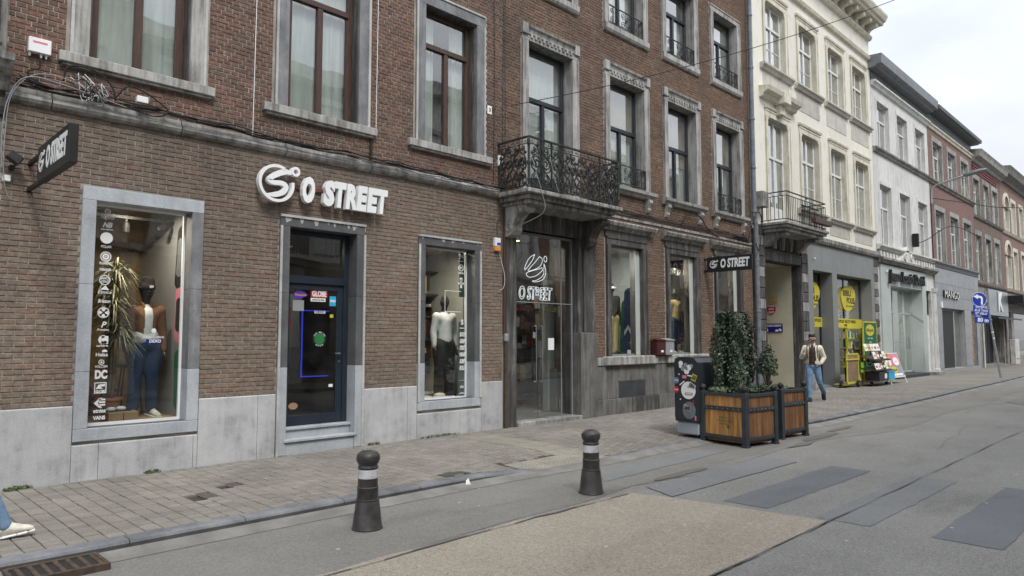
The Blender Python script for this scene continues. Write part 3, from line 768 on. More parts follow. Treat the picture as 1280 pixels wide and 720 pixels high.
for k, (xa, xb, ya, yb) in enumerate(cells):
    cx, cy = (xa + xb) / 2, (ya + yb) / 2
    dz = q.uniform(-.0025, .0025); tx, ty = q.uniform(-.012, .012), q.uniform(-.012, .012); rz = q.uniform(-.02, .02)
    jt = 0.0075 + q.uniform(-.0015, .002)
    sx, sy = xb - xa - jt, yb - ya - jt - .004
    if sx < .02 or sy < .02: continue
    ty += (pz(cx, cy + .05) - pz(cx, cy - .05)) / .1
    if k < 300:
        o = bpy.data.objects.new('paver', paver_me); COL.objects.link(o); o.parent = pavement
        o.location = (cx, cy, pz(cx, cy) + dz); o.scale = (sx, sy, 1); o.rotation_euler = (ty, tx, rz)
    else:
        far.T = Matrix.Translation((cx, cy, pz(cx, cy) + dz)) @ Matrix.Rotation(rz, 4, 'Z') @ Matrix.Rotation(ty, 4, 'X') @ Matrix.Rotation(tx, 4, 'Y') @ Matrix.Diagonal((sx, sy, 1, 1))
        far.add([tuple(v.co) for v in paver_me.vertices], [tuple(p.vertices) for p in paver_me.polygons])
far.T = None
far.build('paver', 'paver', pavement, kind='stuff')
# tactile tiles
def tile_mesh(kind):
    mb = MB(); mb.box(-.140, .140, -.140, .140, -.03, 0)
    for i in range(5):
        if kind == 'rib': mb.box(-.118 + i * .052, -.095 + i * .052, -.134, .134, -.001, .005, .004)
        else:
            for j in range(5):
                mb.lathe([(.014, -.001), (.011, .005)], -.108 + i * .054, -.108 + j * .054, 0, 6)
    me = mb.mesh('tactile_tile'); me.materials.append(M['tactile']); return me
rib, stud = tile_mesh('rib'), tile_mesh('stud')
for i in range(2):
    for j in range(8):
        o = put('tactile_tile', rib, pavement); cx, cy = 7.945 + i * .29, -.37 - j * .29
        o.location = (cx, cy, pz(cx, cy) + .001); o.rotation_euler[0] = (pz(cx, cy + .1) - pz(cx, cy - .1)) / .2
for i in range(6):
    for j in range(2):
        cx, cy = 6.86 + i * .275, -2.66 - j * .26
        o = put('tactile_tile', stud, pavement)
        o.location = (cx, cy, pz(cx, cy) + .002); o.rotation_euler[0] = (pz(cx, cy + .1) - pz(cx, cy - .1)) / .2
        o.scale = (.96, .9, 1)
def cover(x0, x1, y0, y1, label, zc=None, bars=0):
    z = (pz((x0 + x1) / 2, (y0 + y1) / 2) if zc is None else zc)
    t = thing('inspection_cover', label, 'manhole cover', ((x0 + x1) / 2, (y0 + y1) / 2, z))
    f = MB()
    for a in ((x0 + .005, x1 - .005, y0 + .005, y0 + .02), (x0 + .005, x1 - .005, y1 - .02, y1 - .005), (x0 + .005, x0 + .02, y0 + .02, y1 - .02), (x1 - .02, x1 - .005, y0 + .02, y1 - .02)):
        f.box(*a, z - .03, z - .001)
    f.build('frame', 'cover', t)
    l = MB(); l.box(x0 + .022, x1 - .022, y0 + .022, y1 - .022, z - .03, z - .003)
    n = max(2, int((x1 - x0) / .03))
    for i in range(n):
        xx = x0 + .03 + (x1 - x0 - .06) * i / (n - 1) if n > 1 else (x0 + x1) / 2
        l.box(xx - .004, xx + .004, y0 + .03, y1 - .03, z - .004, z + .001)
    l.build('lid', 'cover', t)
    return t
cover(*COVERS[0], 'larger dark square cover set in the pavement below the left shop window')
cover(*COVERS[1], 'small dark cover in the pavement, just beyond the larger square one')
cover(*COVERS[2], 'wide worn cover in the pavement at the kerb between the two bollards')
cover(*COVERS[3], 'dark cover in the pavement beyond the second bollard')
# rusty gully grate in the gutter
t = thing('gully_grate', 'rusty cast iron gully grate in the gutter at the front left corner', 'drain grate', (1.45, -3.2, ROADZ))
mb = MB(); z = ROADZ + .058
for a in ((1.1, 1.72, -3.40, -3.37), (1.1, 1.72, -3.05, -3.02), (1.1, 1.13, -3.37, -3.05), (1.69, 1.72, -3.37, -3.05)): mb.box(*a, ROADZ - .02, z, .004)
mb.build('frame', 'rust', t)
for i in range(7):
    mb = MB(); xx = 1.165 + i * .082; mb.box(xx, xx + .035, -3.37, -3.05, ROADZ - .02, z - .004, .006); mb.build('bar', 'rust', t)
MB().box(1.12, 1.7, -3.38, -3.04, ROADZ + .041, ROADZ + .044).build('pit', 'black', t)

# ------------------------------------------------------------------ building kit
def cells_of(X0, X1, Z0, Z1, holes):
    xs = sorted({X0, X1, *[h[0] for h in holes], *[h[1] for h in holes]}); xs = [x for x in xs if X0 <= x <= X1]
    out = []
    for a, b in zip(xs, xs[1:]):
        m = (a + b) / 2
        cuts = sorted([(h[2], h[3]) for h in holes if h[0] < m < h[1]])
        z = Z0
        for c, d in cuts:
            if c > z: out.append((a, b, z, min(c, Z1)))
            z = max(z, d)
        if z < Z1: out.append((a, b, z, Z1))
    return out

def facade(parent, X0, X1, Z0, Z1, holes, m, y=0.0, depth=0.30, name='wall', reveal=None):
    mb = MB()
    for a, b, c, d in cells_of(X0, X1, Z0, Z1, holes): mb.quad((a, y, c), (b, y, c), (b, y, d), (a, y, d))
    for a, b, c, d in holes:
        a2, b2, c2, d2 = max(a, X0), min(b, X1), max(c, Z0), min(d, Z1)
        if reveal: mb.cur = 1
        mb.quad((a2, y, c2), (a2, y, d2), (a2, y + depth, d2), (a2, y + depth, c2))
        mb.quad((b2, y, c2), (b2, y + depth, c2), (b2, y + depth, d2), (b2, y, d2))
        if d <= Z1: mb.quad((a2, y, d2), (b2, y, d2), (b2, y + depth, d2), (a2, y + depth, d2))
        if c > Z0 + .01: mb.quad((a2, y, c2), (a2, y + depth, c2), (b2, y + depth, c2), (b2, y, c2))
        mb.cur = 0
    # outer ends and top, so that the wall is not a sheet
    mb.quad((X0, y, Z0), (X0, y, Z1), (X0, y + .35, Z1), (X0, y + .35, Z0))
    mb.quad((X1, y, Z0), (X1, y + .35, Z0), (X1, y + .35, Z1), (X1, y, Z1))
    mb.quad((X0, y, Z1), (X1, y, Z1), (X1, y + .35, Z1), (X0, y + .35, Z1))
    return mb.build(name, [m, reveal] if reveal else m, parent)

def brick_mesh(m):
    mb = MB()
    mb.add([(-.5, .6, -.5), (.5, .6, -.5), (.5, .6, .5), (-.5, .6, .5), (-.5, .1, -.5), (.5, .1, -.5), (.5, .1, .5), (-.5, .1, .5),
            (-.475, 0, -.43), (.475, 0, -.43), (.475, 0, .43), (-.475, 0, .43)],
           [(0, 1, 5, 4), (1, 2, 6, 5), (2, 3, 7, 6), (3, 0, 4, 7), (4, 5, 9, 8), (5, 6, 10, 9), (6, 7, 11, 10), (7, 4, 8, 11), (8, 9, 10, 11)])
    me = mb.mesh('brick'); me.materials.append(M[m]); return me

def bricks(parent, regions, holes, m, pitch=0.0618, L=0.1915, joint=0.011, y=0.0, proud=0.010, seed=1, bond='run', first=300):
    """real bricks in front of the mortar wall: the largest in the picture singly, the rest joined"""
    q = random.Random(seed); out = []
    for (X0, X1, Z0, Z1) in regions:
        n = int(round((Z1 - Z0) / pitch)); p = (Z1 - Z0) / max(n, 1)
        for i in range(n):
            z0, z1 = Z0 + i * p, Z0 + (i + 1) * p
            row = int(round(z0 / pitch))
            cuts = sorted([(h[0], h[1]) for h in holes if h[2] < z1 - p * .4 and h[3] > z0 + p * .4])
            spans, x = [], X0
            for a, b in cuts:
                if a > x: spans.append((x, min(a, X1)))
                x = max(x, b)
            if x < X1: spans.append((x, X1))
            for a, b in spans:
                if bond == 'cross' and row % 2: l = L / 2
                else: l = L
                st = (row * .5 % 1) * L if bond == 'run' else (L * .25 if row % 2 else (row // 2 % 2) * L * .5)
                k = math.floor((a - st) / l); x = k * l + st
                while x < b:
                    xa, xb = max(x, a), min(x + l, b)
                    if xb - xa > .03: out.append((xa, xb, z0, z1))
                    x += l
    def size(c):
        P = ((c[0] + c[1]) / 2, y, (c[2] + c[3]) / 2)
        d = proj_depth(P)
        if not inview(P, 1.0) or d < 1: return 0
        e = P[2] - 1.645
        if e / d > 0.49: return 0
        return (c[1] - c[0]) / d ** 2.6
    out.sort(key=size, reverse=True)
    me = brick_mesh(m); mb = MB(); k = 0
    base = MB(); bv = [tuple(v.co) for v in me.vertices]; bf = [tuple(p.vertices) for p in me.polygons]
    off = OFF.get(parent.name, (0, 0, 0))
    for c in out:
        w, h = c[1] - c[0] - joint + q.uniform(-.003, .003), c[3] - c[2] - joint + q.uniform(-.002, .002)
        pos = Vector(((c[0] + c[1]) / 2, y - proud + q.uniform(-.0025, .003), (c[2] + c[3]) / 2 + q.uniform(-.0015, .0015)))
        rot = (q.uniform(-.02, .02), q.uniform(-.008, .008), q.uniform(-.012, .012))
        if k < first and size(c) > 0 and w > .07:
            o = bpy.data.objects.new('brick', me); COL.objects.link(o); o.parent = parent
            o.location = pos - Vector(off); o.scale = (w, .05, h); o.rotation_euler = rot; k += 1
        else:
            mb.T = Matrix.Translation(pos) @ Matrix.Rotation(rot[2], 4, 'Z') @ Matrix.Rotation(rot[1], 4, 'Y') @ Matrix.Rotation(rot[0], 4, 'X') @ Matrix.Diagonal((w, .05, h, 1))
            mb.add(bv, bf)
    mb.T = None
    if mb.v: mb.build('brick', m, parent, kind='stuff')

def block(parent, name, x0, x1, y0, y1, z0, z1, m, bev=0.006, label=None):
    return MB().box(x0, x1, y0, y1, z0, z1, bev).build(name, m, parent, label=label)

def curtain_sheet(mb, x0, x1, z0, z1, y, amp=.011, folds=6, seed=0, gap=None):
    q = random.Random(seed); n = folds * 4
    ph = q.uniform(0, 6)
    cols = []
    for i in range(n + 1):
        t = i / n; x = x0 + (x1 - x0) * t
        yy = y + amp * math.sin(t * folds * 2 * PI + ph + 1.5 * math.sin(t * 7 + ph)) + q.uniform(-.004, .004)
        cols.append((x, yy))
    for (xa, ya), (xb, yb) in zip(cols, cols[1:]):
        mb.quad((xa, ya, z0), (xb, yb, z0), (xb, yb * .5 + y * .5, z1), (xa, ya * .5 + y * .5, z1))

def window(parent, X0, X1, Z0, Z1, y=0.24, fm='frame_black', gm='glass_up', fw=0.055, transom=None, mull=True, bars=(), tbars=(), cover='curtain', room=0.9, seed=0, door=None, blind=None, thick=.06):
    """one window: frame, panes and curtain; transom and glazing bar heights in metres above ground"""
    f = MB()
    f.box(X0, X0 + fw, y, y + thick, Z0, Z1, .006); f.box(X1 - fw, X1, y, y + thick, Z0, Z1, .006)
    f.box(X0 + fw, X1 - fw, y + .002, y + thick - .002, Z1 - fw, Z1, .006); f.box(X0 + fw, X1 - fw, y + .002, y + thick - .002, Z0, Z0 + fw * 1.2, .006)
    rows = [(Z0 + fw * 1.2, Z1 - fw)]
    if transom:
        f.box(X0 + fw, X1 - fw, y - .02, y + thick - .004, transom - .045, transom + .045, .006)
        rows = [(Z0 + fw * 1.2, transom - .045), (transom + .045, Z1 - fw)]
    panes = []
    xm = (X0 + X1) / 2
    for k, (a, b) in enumerate(rows):
        if mull and (k == 0 or mull == 'full'):
            f.box(xm - fw * .62, xm + fw * .62, y - .012, y + thick - .006, a, b, .005)
            # casement stiles
            f.box(X0 + fw, X0 + fw + .03, y + .006, y + thick - .01, a, b); f.box(X1 - fw - .03, X1 - fw, y + .006, y + thick - .01, a, b)
            panes += [(X0 + fw + .03, xm - fw * .62, a, b), (xm + fw * .62, X1 - fw - .03, a, b)]
        else: panes.append((X0 + fw, X1 - fw, a, b))
        for z in (bars if k == 0 else tbars): f.box(X0 + fw, X1 - fw, y + .012, y + .034, z - .013, z + .013)
    if door:
        f.box(X0 + fw, X1 - fw, y + .01, y + thick - .01, Z0 + fw, door)
        panes = [(a, b, max(c, door), d) for a, b, c, d in panes]
    fo = f.build('window', fm, parent)
    for a, b, c, d in panes:
        MB().box(a - .004, b + .004, y + .030, y + .036, c - .004, d + .004).build('pane', gm, fo)
    if cover:
        cm = MB()
        if blind:
            zb = blind
            cm2 = MB(); cm2.box(X0 + .02, X1 - .02, y + .095, y + .10, zb, Z1); cm2.build('roller_blind', 'blind', fo)
            curtain_sheet(cm, X0 + .02, X1 - .02, Z0, zb, y + .13, seed=seed)
        elif cover == 'parted':
            w = (X1 - X0)
            curtain_sheet(cm, X0 + .02, X0 + w * .34, Z0, Z1, y + .13, folds=4, amp=.03, seed=seed)
            curtain_sheet(cm, X1 - w * .34, X1 - .02, Z0, Z1, y + .13, folds=4, amp=.03, seed=seed + 1)
        elif cover == 'half':
            curtain_sheet(cm, X0 + .02, X1 - .02, Z0, Z0 + (Z1 - Z0) * .62, y + .13, seed=seed)
        else: curtain_sheet(cm, X0 + .02, X1 - .02, Z0, Z1, y + .13, seed=seed)
        cm.build('curtain', 'curtain', fo)
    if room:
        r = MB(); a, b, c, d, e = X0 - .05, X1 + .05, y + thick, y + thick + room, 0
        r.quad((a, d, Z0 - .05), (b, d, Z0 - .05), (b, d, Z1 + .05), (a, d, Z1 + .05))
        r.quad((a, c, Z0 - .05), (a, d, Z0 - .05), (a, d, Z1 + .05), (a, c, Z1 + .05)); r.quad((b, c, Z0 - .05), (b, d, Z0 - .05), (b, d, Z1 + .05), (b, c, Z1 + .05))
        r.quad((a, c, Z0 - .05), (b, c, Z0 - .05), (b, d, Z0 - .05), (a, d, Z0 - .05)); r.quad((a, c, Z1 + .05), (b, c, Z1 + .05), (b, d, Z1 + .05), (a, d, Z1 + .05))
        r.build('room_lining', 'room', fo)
    return fo

def body(parent, X0, X1, Z, m='cement', roof='slate', depth=9.0, ridge=2.6, eave=0.0):
    """the rest of the house behind its front: party walls and a pitched roof"""
    mb = MB()
    mb.quad((X0, .35, 0), (X0, .35, Z), (X0, depth, Z), (X0, depth, 0)); mb.quad((X1, .35, 0), (X1, depth, 0), (X1, depth, Z), (X1, .35, Z))
    mb.quad((X0, depth, 0), (X0, depth, Z), (X1, depth, Z), (X1, depth, 0))
    mid = depth / 2
    mb.add([(X0, .35, Z), (X0, depth, Z), (X0, mid, Z + ridge)], [(0, 1, 2)]); mb.add([(X1, .35, Z), (X1, depth, Z), (X1, mid, Z + ridge)], [(0, 1, 2)])
    mb.build('party_wall', m, parent)
    r = MB()
    r.add([(X0, .2 - eave, Z + .02), (X1, .2 - eave, Z + .02), (X1, mid, Z + ridge + .05), (X0, mid, Z + ridge + .05), (X0, depth + .1, Z + .02), (X1, depth + .1, Z + .02)], [(0, 1, 2, 3), (3, 2, 5, 4)])
    return r.build('roof', roof, parent)

def cornice(parent, X0, X1, prof, m, name='cornice', ends=True):
    """prof: (y, z) from the wall outwards, swept along the front"""
    return MB().strip(prof, X0, X1).build(name, m, parent)

def sill(parent, x0, x1, z0, z1, m='stone_sill', y=-.10):
    mb = MB(); mb.box(x0, x1, y, .26, z0 + .03, z1, .008)
    mb.box(x0 + .04, x1 - .04, y + .03, .02, z0, z0 + .03)
    return mb.build('window_sill', m, parent)

def surround(parent, a, b, c, d, w, m, proud=.03, head=None, fillet=True, inner=None, mh=None, split=None, ml=None, bottom=False, edge=None):
    """jambs and lintel as separate stones round the opening a..b x c..d; split = height where the jamb stones meet"""
    y0 = -proud
    fm_ = 1 if edge else 0
    def jamb(x0, x1, outer):
        parts = [(c, d, m)] if not split else [(c, split[0], ml or m)] + [(split[i], split[i + 1] if i + 1 < len(split) else d, m) for i in range(len(split))]
        for z0, z1, mm in parts:
            mb = MB(); mb.box(x0, x1, y0, .24, z0 + .0015, min(z1, d - .003) - .0015, .004)
            mb.cur = fm_
            if fillet:
                mb.box(outer - (.0 if outer < (a + b) / 2 else .035), outer + (.035 if outer < (a + b) / 2 else 0), y0 - .018, y0 + .01, z0 + .0015, z1 - .0015)
            mb.build('stone_jamb', [mm, edge] if edge and fillet else mm, parent)
    jamb(a - w, a + .003, a - w); jamb(b - .003, b + w, b + w)
    hh = head or w
    mb = MB(); mb.box(a - w, b + w, y0, .24, d - .003, d + hh, .004)
    mb.cur = fm_
    if fillet: mb.box(a - w, b + w, y0 - .018, y0 + .01, d + hh - .035, d + hh)
    mb.build('stone_lintel', [mh or m, edge] if edge and fillet else (mh or m), parent)
    if bottom: MB().box(a - w, b + w, y0 - .003, .24, c - w, c - .002, .004).build('sill_stone', ml or m, parent)

# stone that is dark above and washed pale along its outer edges and drips, as on the shop front
def drip_stone():
    m, n, l, b = nodes_of('dark_stone_with_pale_lime_drips')
    g = n.new('ShaderNodeNewGeometry'); sx = n.new('ShaderNodeSeparateXYZ'); l.new(g.outputs['Position'], sx.inputs[0])
    # drips hang from the top edge of the lintel: their length follows noise along X
    c = n.new('ShaderNodeCombineXYZ'); l.new(sx.outputs[0], c.inputs[0])
    nx = noisen(n, l, 9.0, vec=c.outputs[0], detail=1)
    edge = ramp(n, l, nx, [(0.47, 0.0), (0.60, 0.10)])
    top = mathn(n, l, 'SUBTRACT', 3.445, sx.outputs[2])
    f = mathn(n, l, 'LESS_THAN', top, mathn(n, l, 'ADD', edge, 0.025))
    base = ramp(n, l, noisen(n, l, 4, detail=6), [(0.35, (0.070, 0.071, 0.074)), (0.65, (0.115, 0.117, 0.122))])
    col = mixc(n, l, f, base, (0.40, 0.395, 0.375))
    col = mixc(n, l, 1.0, col, ramp(n, l, noisen(n, l, 150, detail=3), [(0.3, 0.85), (0.7, 1.15)]), 'MULTIPLY')
    l.new(col, b.inputs['Base Color']); b.inputs['Roughness'].default_value = 0.7
    bumpn(n, l, b, noisen(n, l, 90, detail=4), 0.25, 0.004)
    return m
M['drip'] = drip_stone()

# ------------------------------------------------------------------ the shop's brick house (left)
AX0, AX1 = 1.42, 9.16
A = thing('brick_shop_house', 'brown brick house with pale stone plinth and white shop lettering, at the left', 'house', (AX0, 0, 0))
W1 = (2.37, 3.49, 0.60, 3.30); DR = (4.86, 5.99, 0.0, 3.27); W2 = (7.33, 8.46, 0.60, 3.24)
UP = [(2.22, 3.40, 5.0, 7.45), (4.78, 5.98, 5.0, 7.45), (7.30, 8.50, 5.0, 7.45)]
holesA = [W1, DR, W2] + UP
def grow(h, w, b=0.0): return (h[0] - w, h[1] + w, h[2] - b, h[3] + w)
facade(A, AX0, AX1, 0, 12.0, holesA, 'mortar_up', depth=.30, reveal='stone_dark')
lowh = [grow(W1, .145, .17), grow(DR, .15), grow(W2, .145, .17)]
low = MB()
for a, b, c, d in cells_of(AX0, AX1, .86, 4.30, lowh): low.box(a, b, -.004, .0, c, d)
low.build('mortar_bed', 'mortar', A)
bricks(A, [(AX0, AX1, .87, 4.29)], lowh, 'brick_a', seed=2, y=-.004, first=300)
uph = [grow(h, .235, .16) for h in UP]
mb = MB()
for a, b, c, d in cells_of(AX0 + .01, AX1 - .01, 4.47, 11.98, UP): mb.quad((a, -.001, c), (b, -.001, c), (b, -.001, d), (a, -.001, d))
upper = mb.build('upper_wall', 'mortar_up', A)
bricks(upper, [(AX0, AX1, 4.47, 11.9)], uph, 'brick_a_up', seed=3, bond='cross', L=.205, first=300)
# plinth slabs
for a, b in ((AX0, 2.217), (2.22, 2.50), (2.503, 3.585), (3.588, 3.64), (3.643, 4.44), (4.443, 4.70), (6.15, 6.985), (6.988, 7.176), (7.18, 8.12), (8.123, 8.62), (8.623, AX1)):
    top = .87
    mid = (a + b) / 2
    if 2.22 <= mid <= 3.64: top = .415
    if 7.18 <= mid <= 8.61: top = .405
    x0, x1 = a + .0015, b - .0015
    mb = MB(); mb.prism([(-.030, -.12), (.0, -.12), (.0, top), (-.016, top), (-.030, top - .012)], x0, x1, 'X')
    mb.build('plinth_slab', 'plinth', A)
surround(A, *W1[:2], W1[2], W1[3], .145, 'stone_pale', split=[1.26, 2.29], proud=.035, head=.155, bottom=True, ml='stone_pale', fillet=False)
for o_ in [c for c in A.children if c.name.startswith('stone_jamb')]:      # the right jamb has gone dark
    cx_ = sum(v.co.x for v in o_.data.vertices) / len(o_.data.vertices) + AX0; cz_ = sum(v.co.z for v in o_.data.vertices) / len(o_.data.vertices)
    if cx_ > 3.4 and cz_ > 1.3: o_.data.materials[0] = M['stone_grey']
surround(A, *W2[:2], W2[2], W2[3], .145, 'stone_dark', split=[1.24, 2.27], proud=.035, head=.165, bottom=True, ml='stone_pale', mh='drip', fillet=True, edge='stone_edge')
surround(A, *DR[:2], .0, DR[3], .15, 'stone_dark', split=[1.24, 2.30], proud=.035, head=.165, ml='stone_pale', mh='drip', edge='stone_edge')
# door steps
block(A, 'door_step', 4.862, 5.988, -.02, .30, -.1, .175, 'stone_pale', .01)
block(A, 'door_step', 4.83, 6.02, -.055, .10, .176, .215, 'stone_pale', .006)
block(A, 'door_step', 4.862, 5.988, .10, .42, .175, .33, 'stone_pale', .008)
block(A, 'door_step', 4.862, 5.988, .07, .30, .331, .37, 'stone_pale', .006)
# moulding between ground floor and first floor, with a cement strip above that carries the cables
for a, b in ((AX0, 1.86), (1.87, 3.3), (3.31, 4.75), (4.76, 6.2), (6.21, 7.65), (7.66, AX1)):
    mb = MB(); mb.strip([(.02, 4.28), (-.035, 4.29), (-.075, 4.315), (-.095, 4.35), (-.085, 4.39), (-.055, 4.41), (-.045, 4.47), (.02, 4.475)], a, b - .004)
    mb.build('string_moulding', 'cement', A)
# first floor windows
for k, h in enumerate(UP):
    surround(A, h[0], h[1], h[2], h[3], .20, 'stone_grey' if k else 'stone_sill', proud=.03, head=.22, edge='stone_edge')
    # the dark inner reveal stones with pale weathered edge
    mb = MB(); mb.box(h[0] - .001, h[0] + .028, .02, .22, h[2], h[3]); mb.box(h[1] - .028, h[1] + .001, .02, .22, h[2], h[3]); mb.box(h[0] + .028, h[1] - .028, .02, .22, h[3] - .03, h[3] + .001)
    mb.build('inner_stone', 'stone_b_dark', A)
    xs_ = [(1.91, 3.71), (4.40, 6.29), (6.94, 8.84)][k]
    sill(A, xs_[0], xs_[1], 4.845, 4.998)
    window(A, h[0] + .03, h[1] - .03, 5.0, 7.42, y=.16, fm='wood_brown', fw=.075, transom=6.80, cover='curtain' if k != 2 else 'parted', seed=k * 3 + 1, thick=.07)
# second floor, above the picture
UP2 = [(2.22, 3.40, 8.6, 10.8), (4.78, 5.98, 8.6, 10.8), (7.30, 8.50, 8.6, 10.8)]
body(A, AX0, AX1, 12.0)
cornice(A, AX0, AX1, [(.02, 11.7), (-.12, 11.75), (-.16, 11.9), (-.34, 12.0), (-.40, 12.15), (.3, 12.2)], 'stone_b')
# dark wooden trunking and pilaster where the house meets its neighbour

# ------------------------------------------------------------------ the taller brick house with the iron balcony
BX0, BX1 = 9.165, 19.32
B = thing('brick_balcony_house', 'dark red brick house with a scrolled iron balcony over a glass shop entrance', 'house', (BX0, 0, 0))
BW = [(9.86, 11.22), (12.52, 13.88), (14.90, 16.26), (17.30, 18.66)]
ENT = (9.50, 11.38, 0.0, 3.75)
G1, G2, G3 = (12.50, 13.74, 1.27, 3.74), (14.89, 16.13, 1.27, 3.74), (17.25, 18.49, 1.27, 3.74)
F1 = [(BW[0][0], BW[0][1], 4.36, 7.58)] + [(a, b, 5.12, 7.58) for a, b in BW[1:]]
F2 = [(a, b, 8.80, 10.72) for a, b in BW]
holesB = [ENT, G1, G2, G3] + F1 + F2
facade(B, BX0, BX1, 0, 12.6, holesB, 'mortar_up', depth=.34, reveal='stone_b_dark')
bh = [(BX0, 11.90, 0, 4.35)] + [grow(g, .19, .1)[:3] + (4.28,) for g in (G1, G2, G3)] + [(h[0] - .19, h[1] + .19, h[2] - .15, h[3] + .28) for h in F1] + [(h[0] - .19, h[1] + .19, h[2] - .17, h[3] + .18) for h in F2]
bricks(B, [(BX0, BX1, 1.24, 12.5)], bh, 'brick_b', seed=5, bond='cross', L=.215, pitch=.0625, first=300)
# ground floor stonework
block(B, 'stone_pilaster', 9.24, 9.504, -.06, .34, 0, 4.1, 'stone_b_dark', .01)
block(B, 'stone_pilaster', 11.376, 11.52, -.03, .34, 0, 4.1, 'stone_b_dark', .01)
block(B, 'stone_pilaster', 11.52, 11.90, -.07, .34, 1.78, 4.1, 'stone_b_dark', .01)
block(B, 'stone_pilaster', 11.372, 11.92, -.10, .34, 0, 1.777, 'stone_b_mid', .01)
block(B, 'stone_lintel', 9.24, 11.90, -.05, .34, 3.75, 4.13, 'stone_b_dark', .01)
block(B, 'door_step', 9.50, 11.38, -.12, .80, -.02, .075, 'cement', .01)
for x0, x1, m_ in ((11.921, 13.2, 'stone_b_mid'), (13.203, 14.30, 'stone_b_dark'), (14.303, 15.9, 'stone_b_mid'), (15.903, 17.4, 'stone_b_dark'), (17.403, 19.32, 'stone_b_mid')):
    block(B, 'base_stone', x0, x1, -.07, .0, -.1, .34, m_, .01)
for x0, x1 in ((11.921, 12.38), (12.383, 13.98), (13.983, 14.76), (14.763, 16.33), (16.333, 17.1), (17.103, 18.7), (18.703, 19.32)):
    block(B, 'plinth_slab', x0, x1, -.05, .0, .343, 1.06, 'stone_b_mid', .006)
for g in (G1, G2, G3):
    block(B, 'window_sill', g[0] - .28, g[1] + .42, -.15, .30, 1.063, 1.262, 'stone_sill', .02)
for x0, x1 in ((11.92, G1[0] - .285), (G1[1] + .425, G2[0] - .285), (G2[1] + .425, G3[0] - .285), (G3[1] + .425, 19.32)):
    block(B, 'ledge_stone', x0, x1, -.075, .0, 1.063, 1.24, 'stone_b', .01)
for g in (G1, G2, G3):
    surround(B, g[0], g[1], g[2], 3.74, .155, 'stone_b_dark', proud=.05, head=.17)
    block(B, 'frieze_stone', g[0] - .19, g[1] + .19, -.045, .0, 3.912, 4.05, 'stone_b_dark', .006)
    x0, x1 = g[0] - .34, g[1] + .40
    mb = MB(); mb.strip([(.0, 4.05), (-.06, 4.06), (-.09, 4.12), (-.17, 4.15), (-.20, 4.22), (-.19, 4.25), (.0, 4.29)], x0, x1)
    mb.build('window_cornice', 'stone_b', B)
M['planter_vent'] = mat('dark_grey_vent_paint', (.085, .09, .095), (.06, .064, .068), 4, .5, .05)
# vent grille
vt = MB()
vt.box(12.72, 13.74, -.060, -.051, .345, .70); vt.box(12.70, 13.76, -.066, -.050, .70, .72); vt.box(12.70, 13.76, -.066, -.050, .343, .358)
for i in range(34): vt.box(12.735 + i * .0295, 12.748 + i * .0295, -.068, -.060, .36, .695)
vt.build('vent_grille', 'planter_vent', B)
for x, z in ((12.17, .2), (15.35, .75)):
    mb = MB(); mb.lathe([(.065, 0), (.065, -.012), (.04, -.012), (.04, -.004)], x, -.052, z, 14, 'Y'); mb.cur = 1; mb.lathe([(.04, -.003), (.001, -.003)], x, -.054, z, 12, 'Y')
    mb.build('vent_hole', ['stone_b_dark', 'black'], B)
# first and second floor windows
for k, h in enumerate(F1):
    surround(B, h[0], h[1], h[2], h[3], .18, 'stone_sill', proud=.05, head=.16, mh='stone_sill')
    a, b = h[0] - .19, h[1] + .19
    mb = MB()
    mb.strip([(.0, 7.742), (-.06, 7.745), (-.075, 7.80), (-.11, 7.83), (-.12, 7.87), (.0, 7.89)], a + .16, b - .16)
    mb.box(a - .01, a + .155, -.09, 0, 7.68, 7.90, .008); mb.box(b - .155, b + .01, -.09, 0, 7.68, 7.90, .008)
    n_ = 11
    for i in range(n_):
        xx = a + .20 + (b - a - .40) * (i + .5) / n_
        mb.box(xx - .03, xx + .03, -.075, -.045, 7.64, 7.735)
    mb.build('window_cap', 'stone_sill', B)
    if k:
        x0, x1 = h[0] - .30, h[1] + .34
        mb = MB(); mb.strip([(.0, 4.93), (-.08, 4.94), (-.10, 4.99), (-.16, 5.02), (-.17, 5.09), (.25, 5.12)], x0, x1); mb.build('window_sill', 'stone_sill', B)
        for xx in (h[0] - .10, h[1] + .10):
            mb = MB()
            pr = [(0, 4.93), (-.13, 4.93), (-.14, 4.86), (-.10, 4.80), (-.07, 4.74), (-.075, 4.69), (-.04, 4.63), (0, 4.62)]
            mb.prism(pr, xx - .07, xx + .07, 'X'); mb.build('sill_bracket', 'stone_sill', B)
    window(B, h[0] + .02, h[1] - .02, h[2], h[3] - .02, y=.20, fw=.065, transom=6.50, seed=20 + k, cover='curtain', blind=[None, 6.35, 6.1, 6.4][k], thick=.07, door=4.9 if k == 0 else None)
# a plain stone band carries the sills
block(B, 'stone_band', 11.95, BX1, -.03, 0, 4.36, 4.42, 'stone_b', .004)
for k, h in enumerate(F2):
    surround(B, h[0], h[1], h[2], h[3], .18, 'stone_sill', proud=.04, head=.17)
    mb = MB(); mb.strip([(.0, 8.60), (-.06, 8.61), (-.09, 8.66), (-.09, 8.78), (.25, 8.80)], h[0] - .19, h[1] + .19); mb.build('window_sill', 'stone_sill', B)
    window(B, h[0] + .02, h[1] - .02, h[2], h[3] - .02, y=.20, fw=.065, transom=10.04, seed=40 + k, cover=['curtain', 'half', 'half', 'curtain'][k], thick=.07)
def spiral(mb, cx, cz, y, r, turns=1.6, a0=0, sg=1, w=.007, n=16, tail=None):
    pts = []
    for i in range(n + 1):
        t = i / n; rr = r * (1 - .82 * t); a = a0 + sg * turns * 2 * PI * t
        pts.append((cx + rr * math.cos(a), y, cz + rr * math.sin(a)))
    if tail: pts.insert(0, (tail[0], y, tail[1]))
    mb.tube(pts, w, 5)
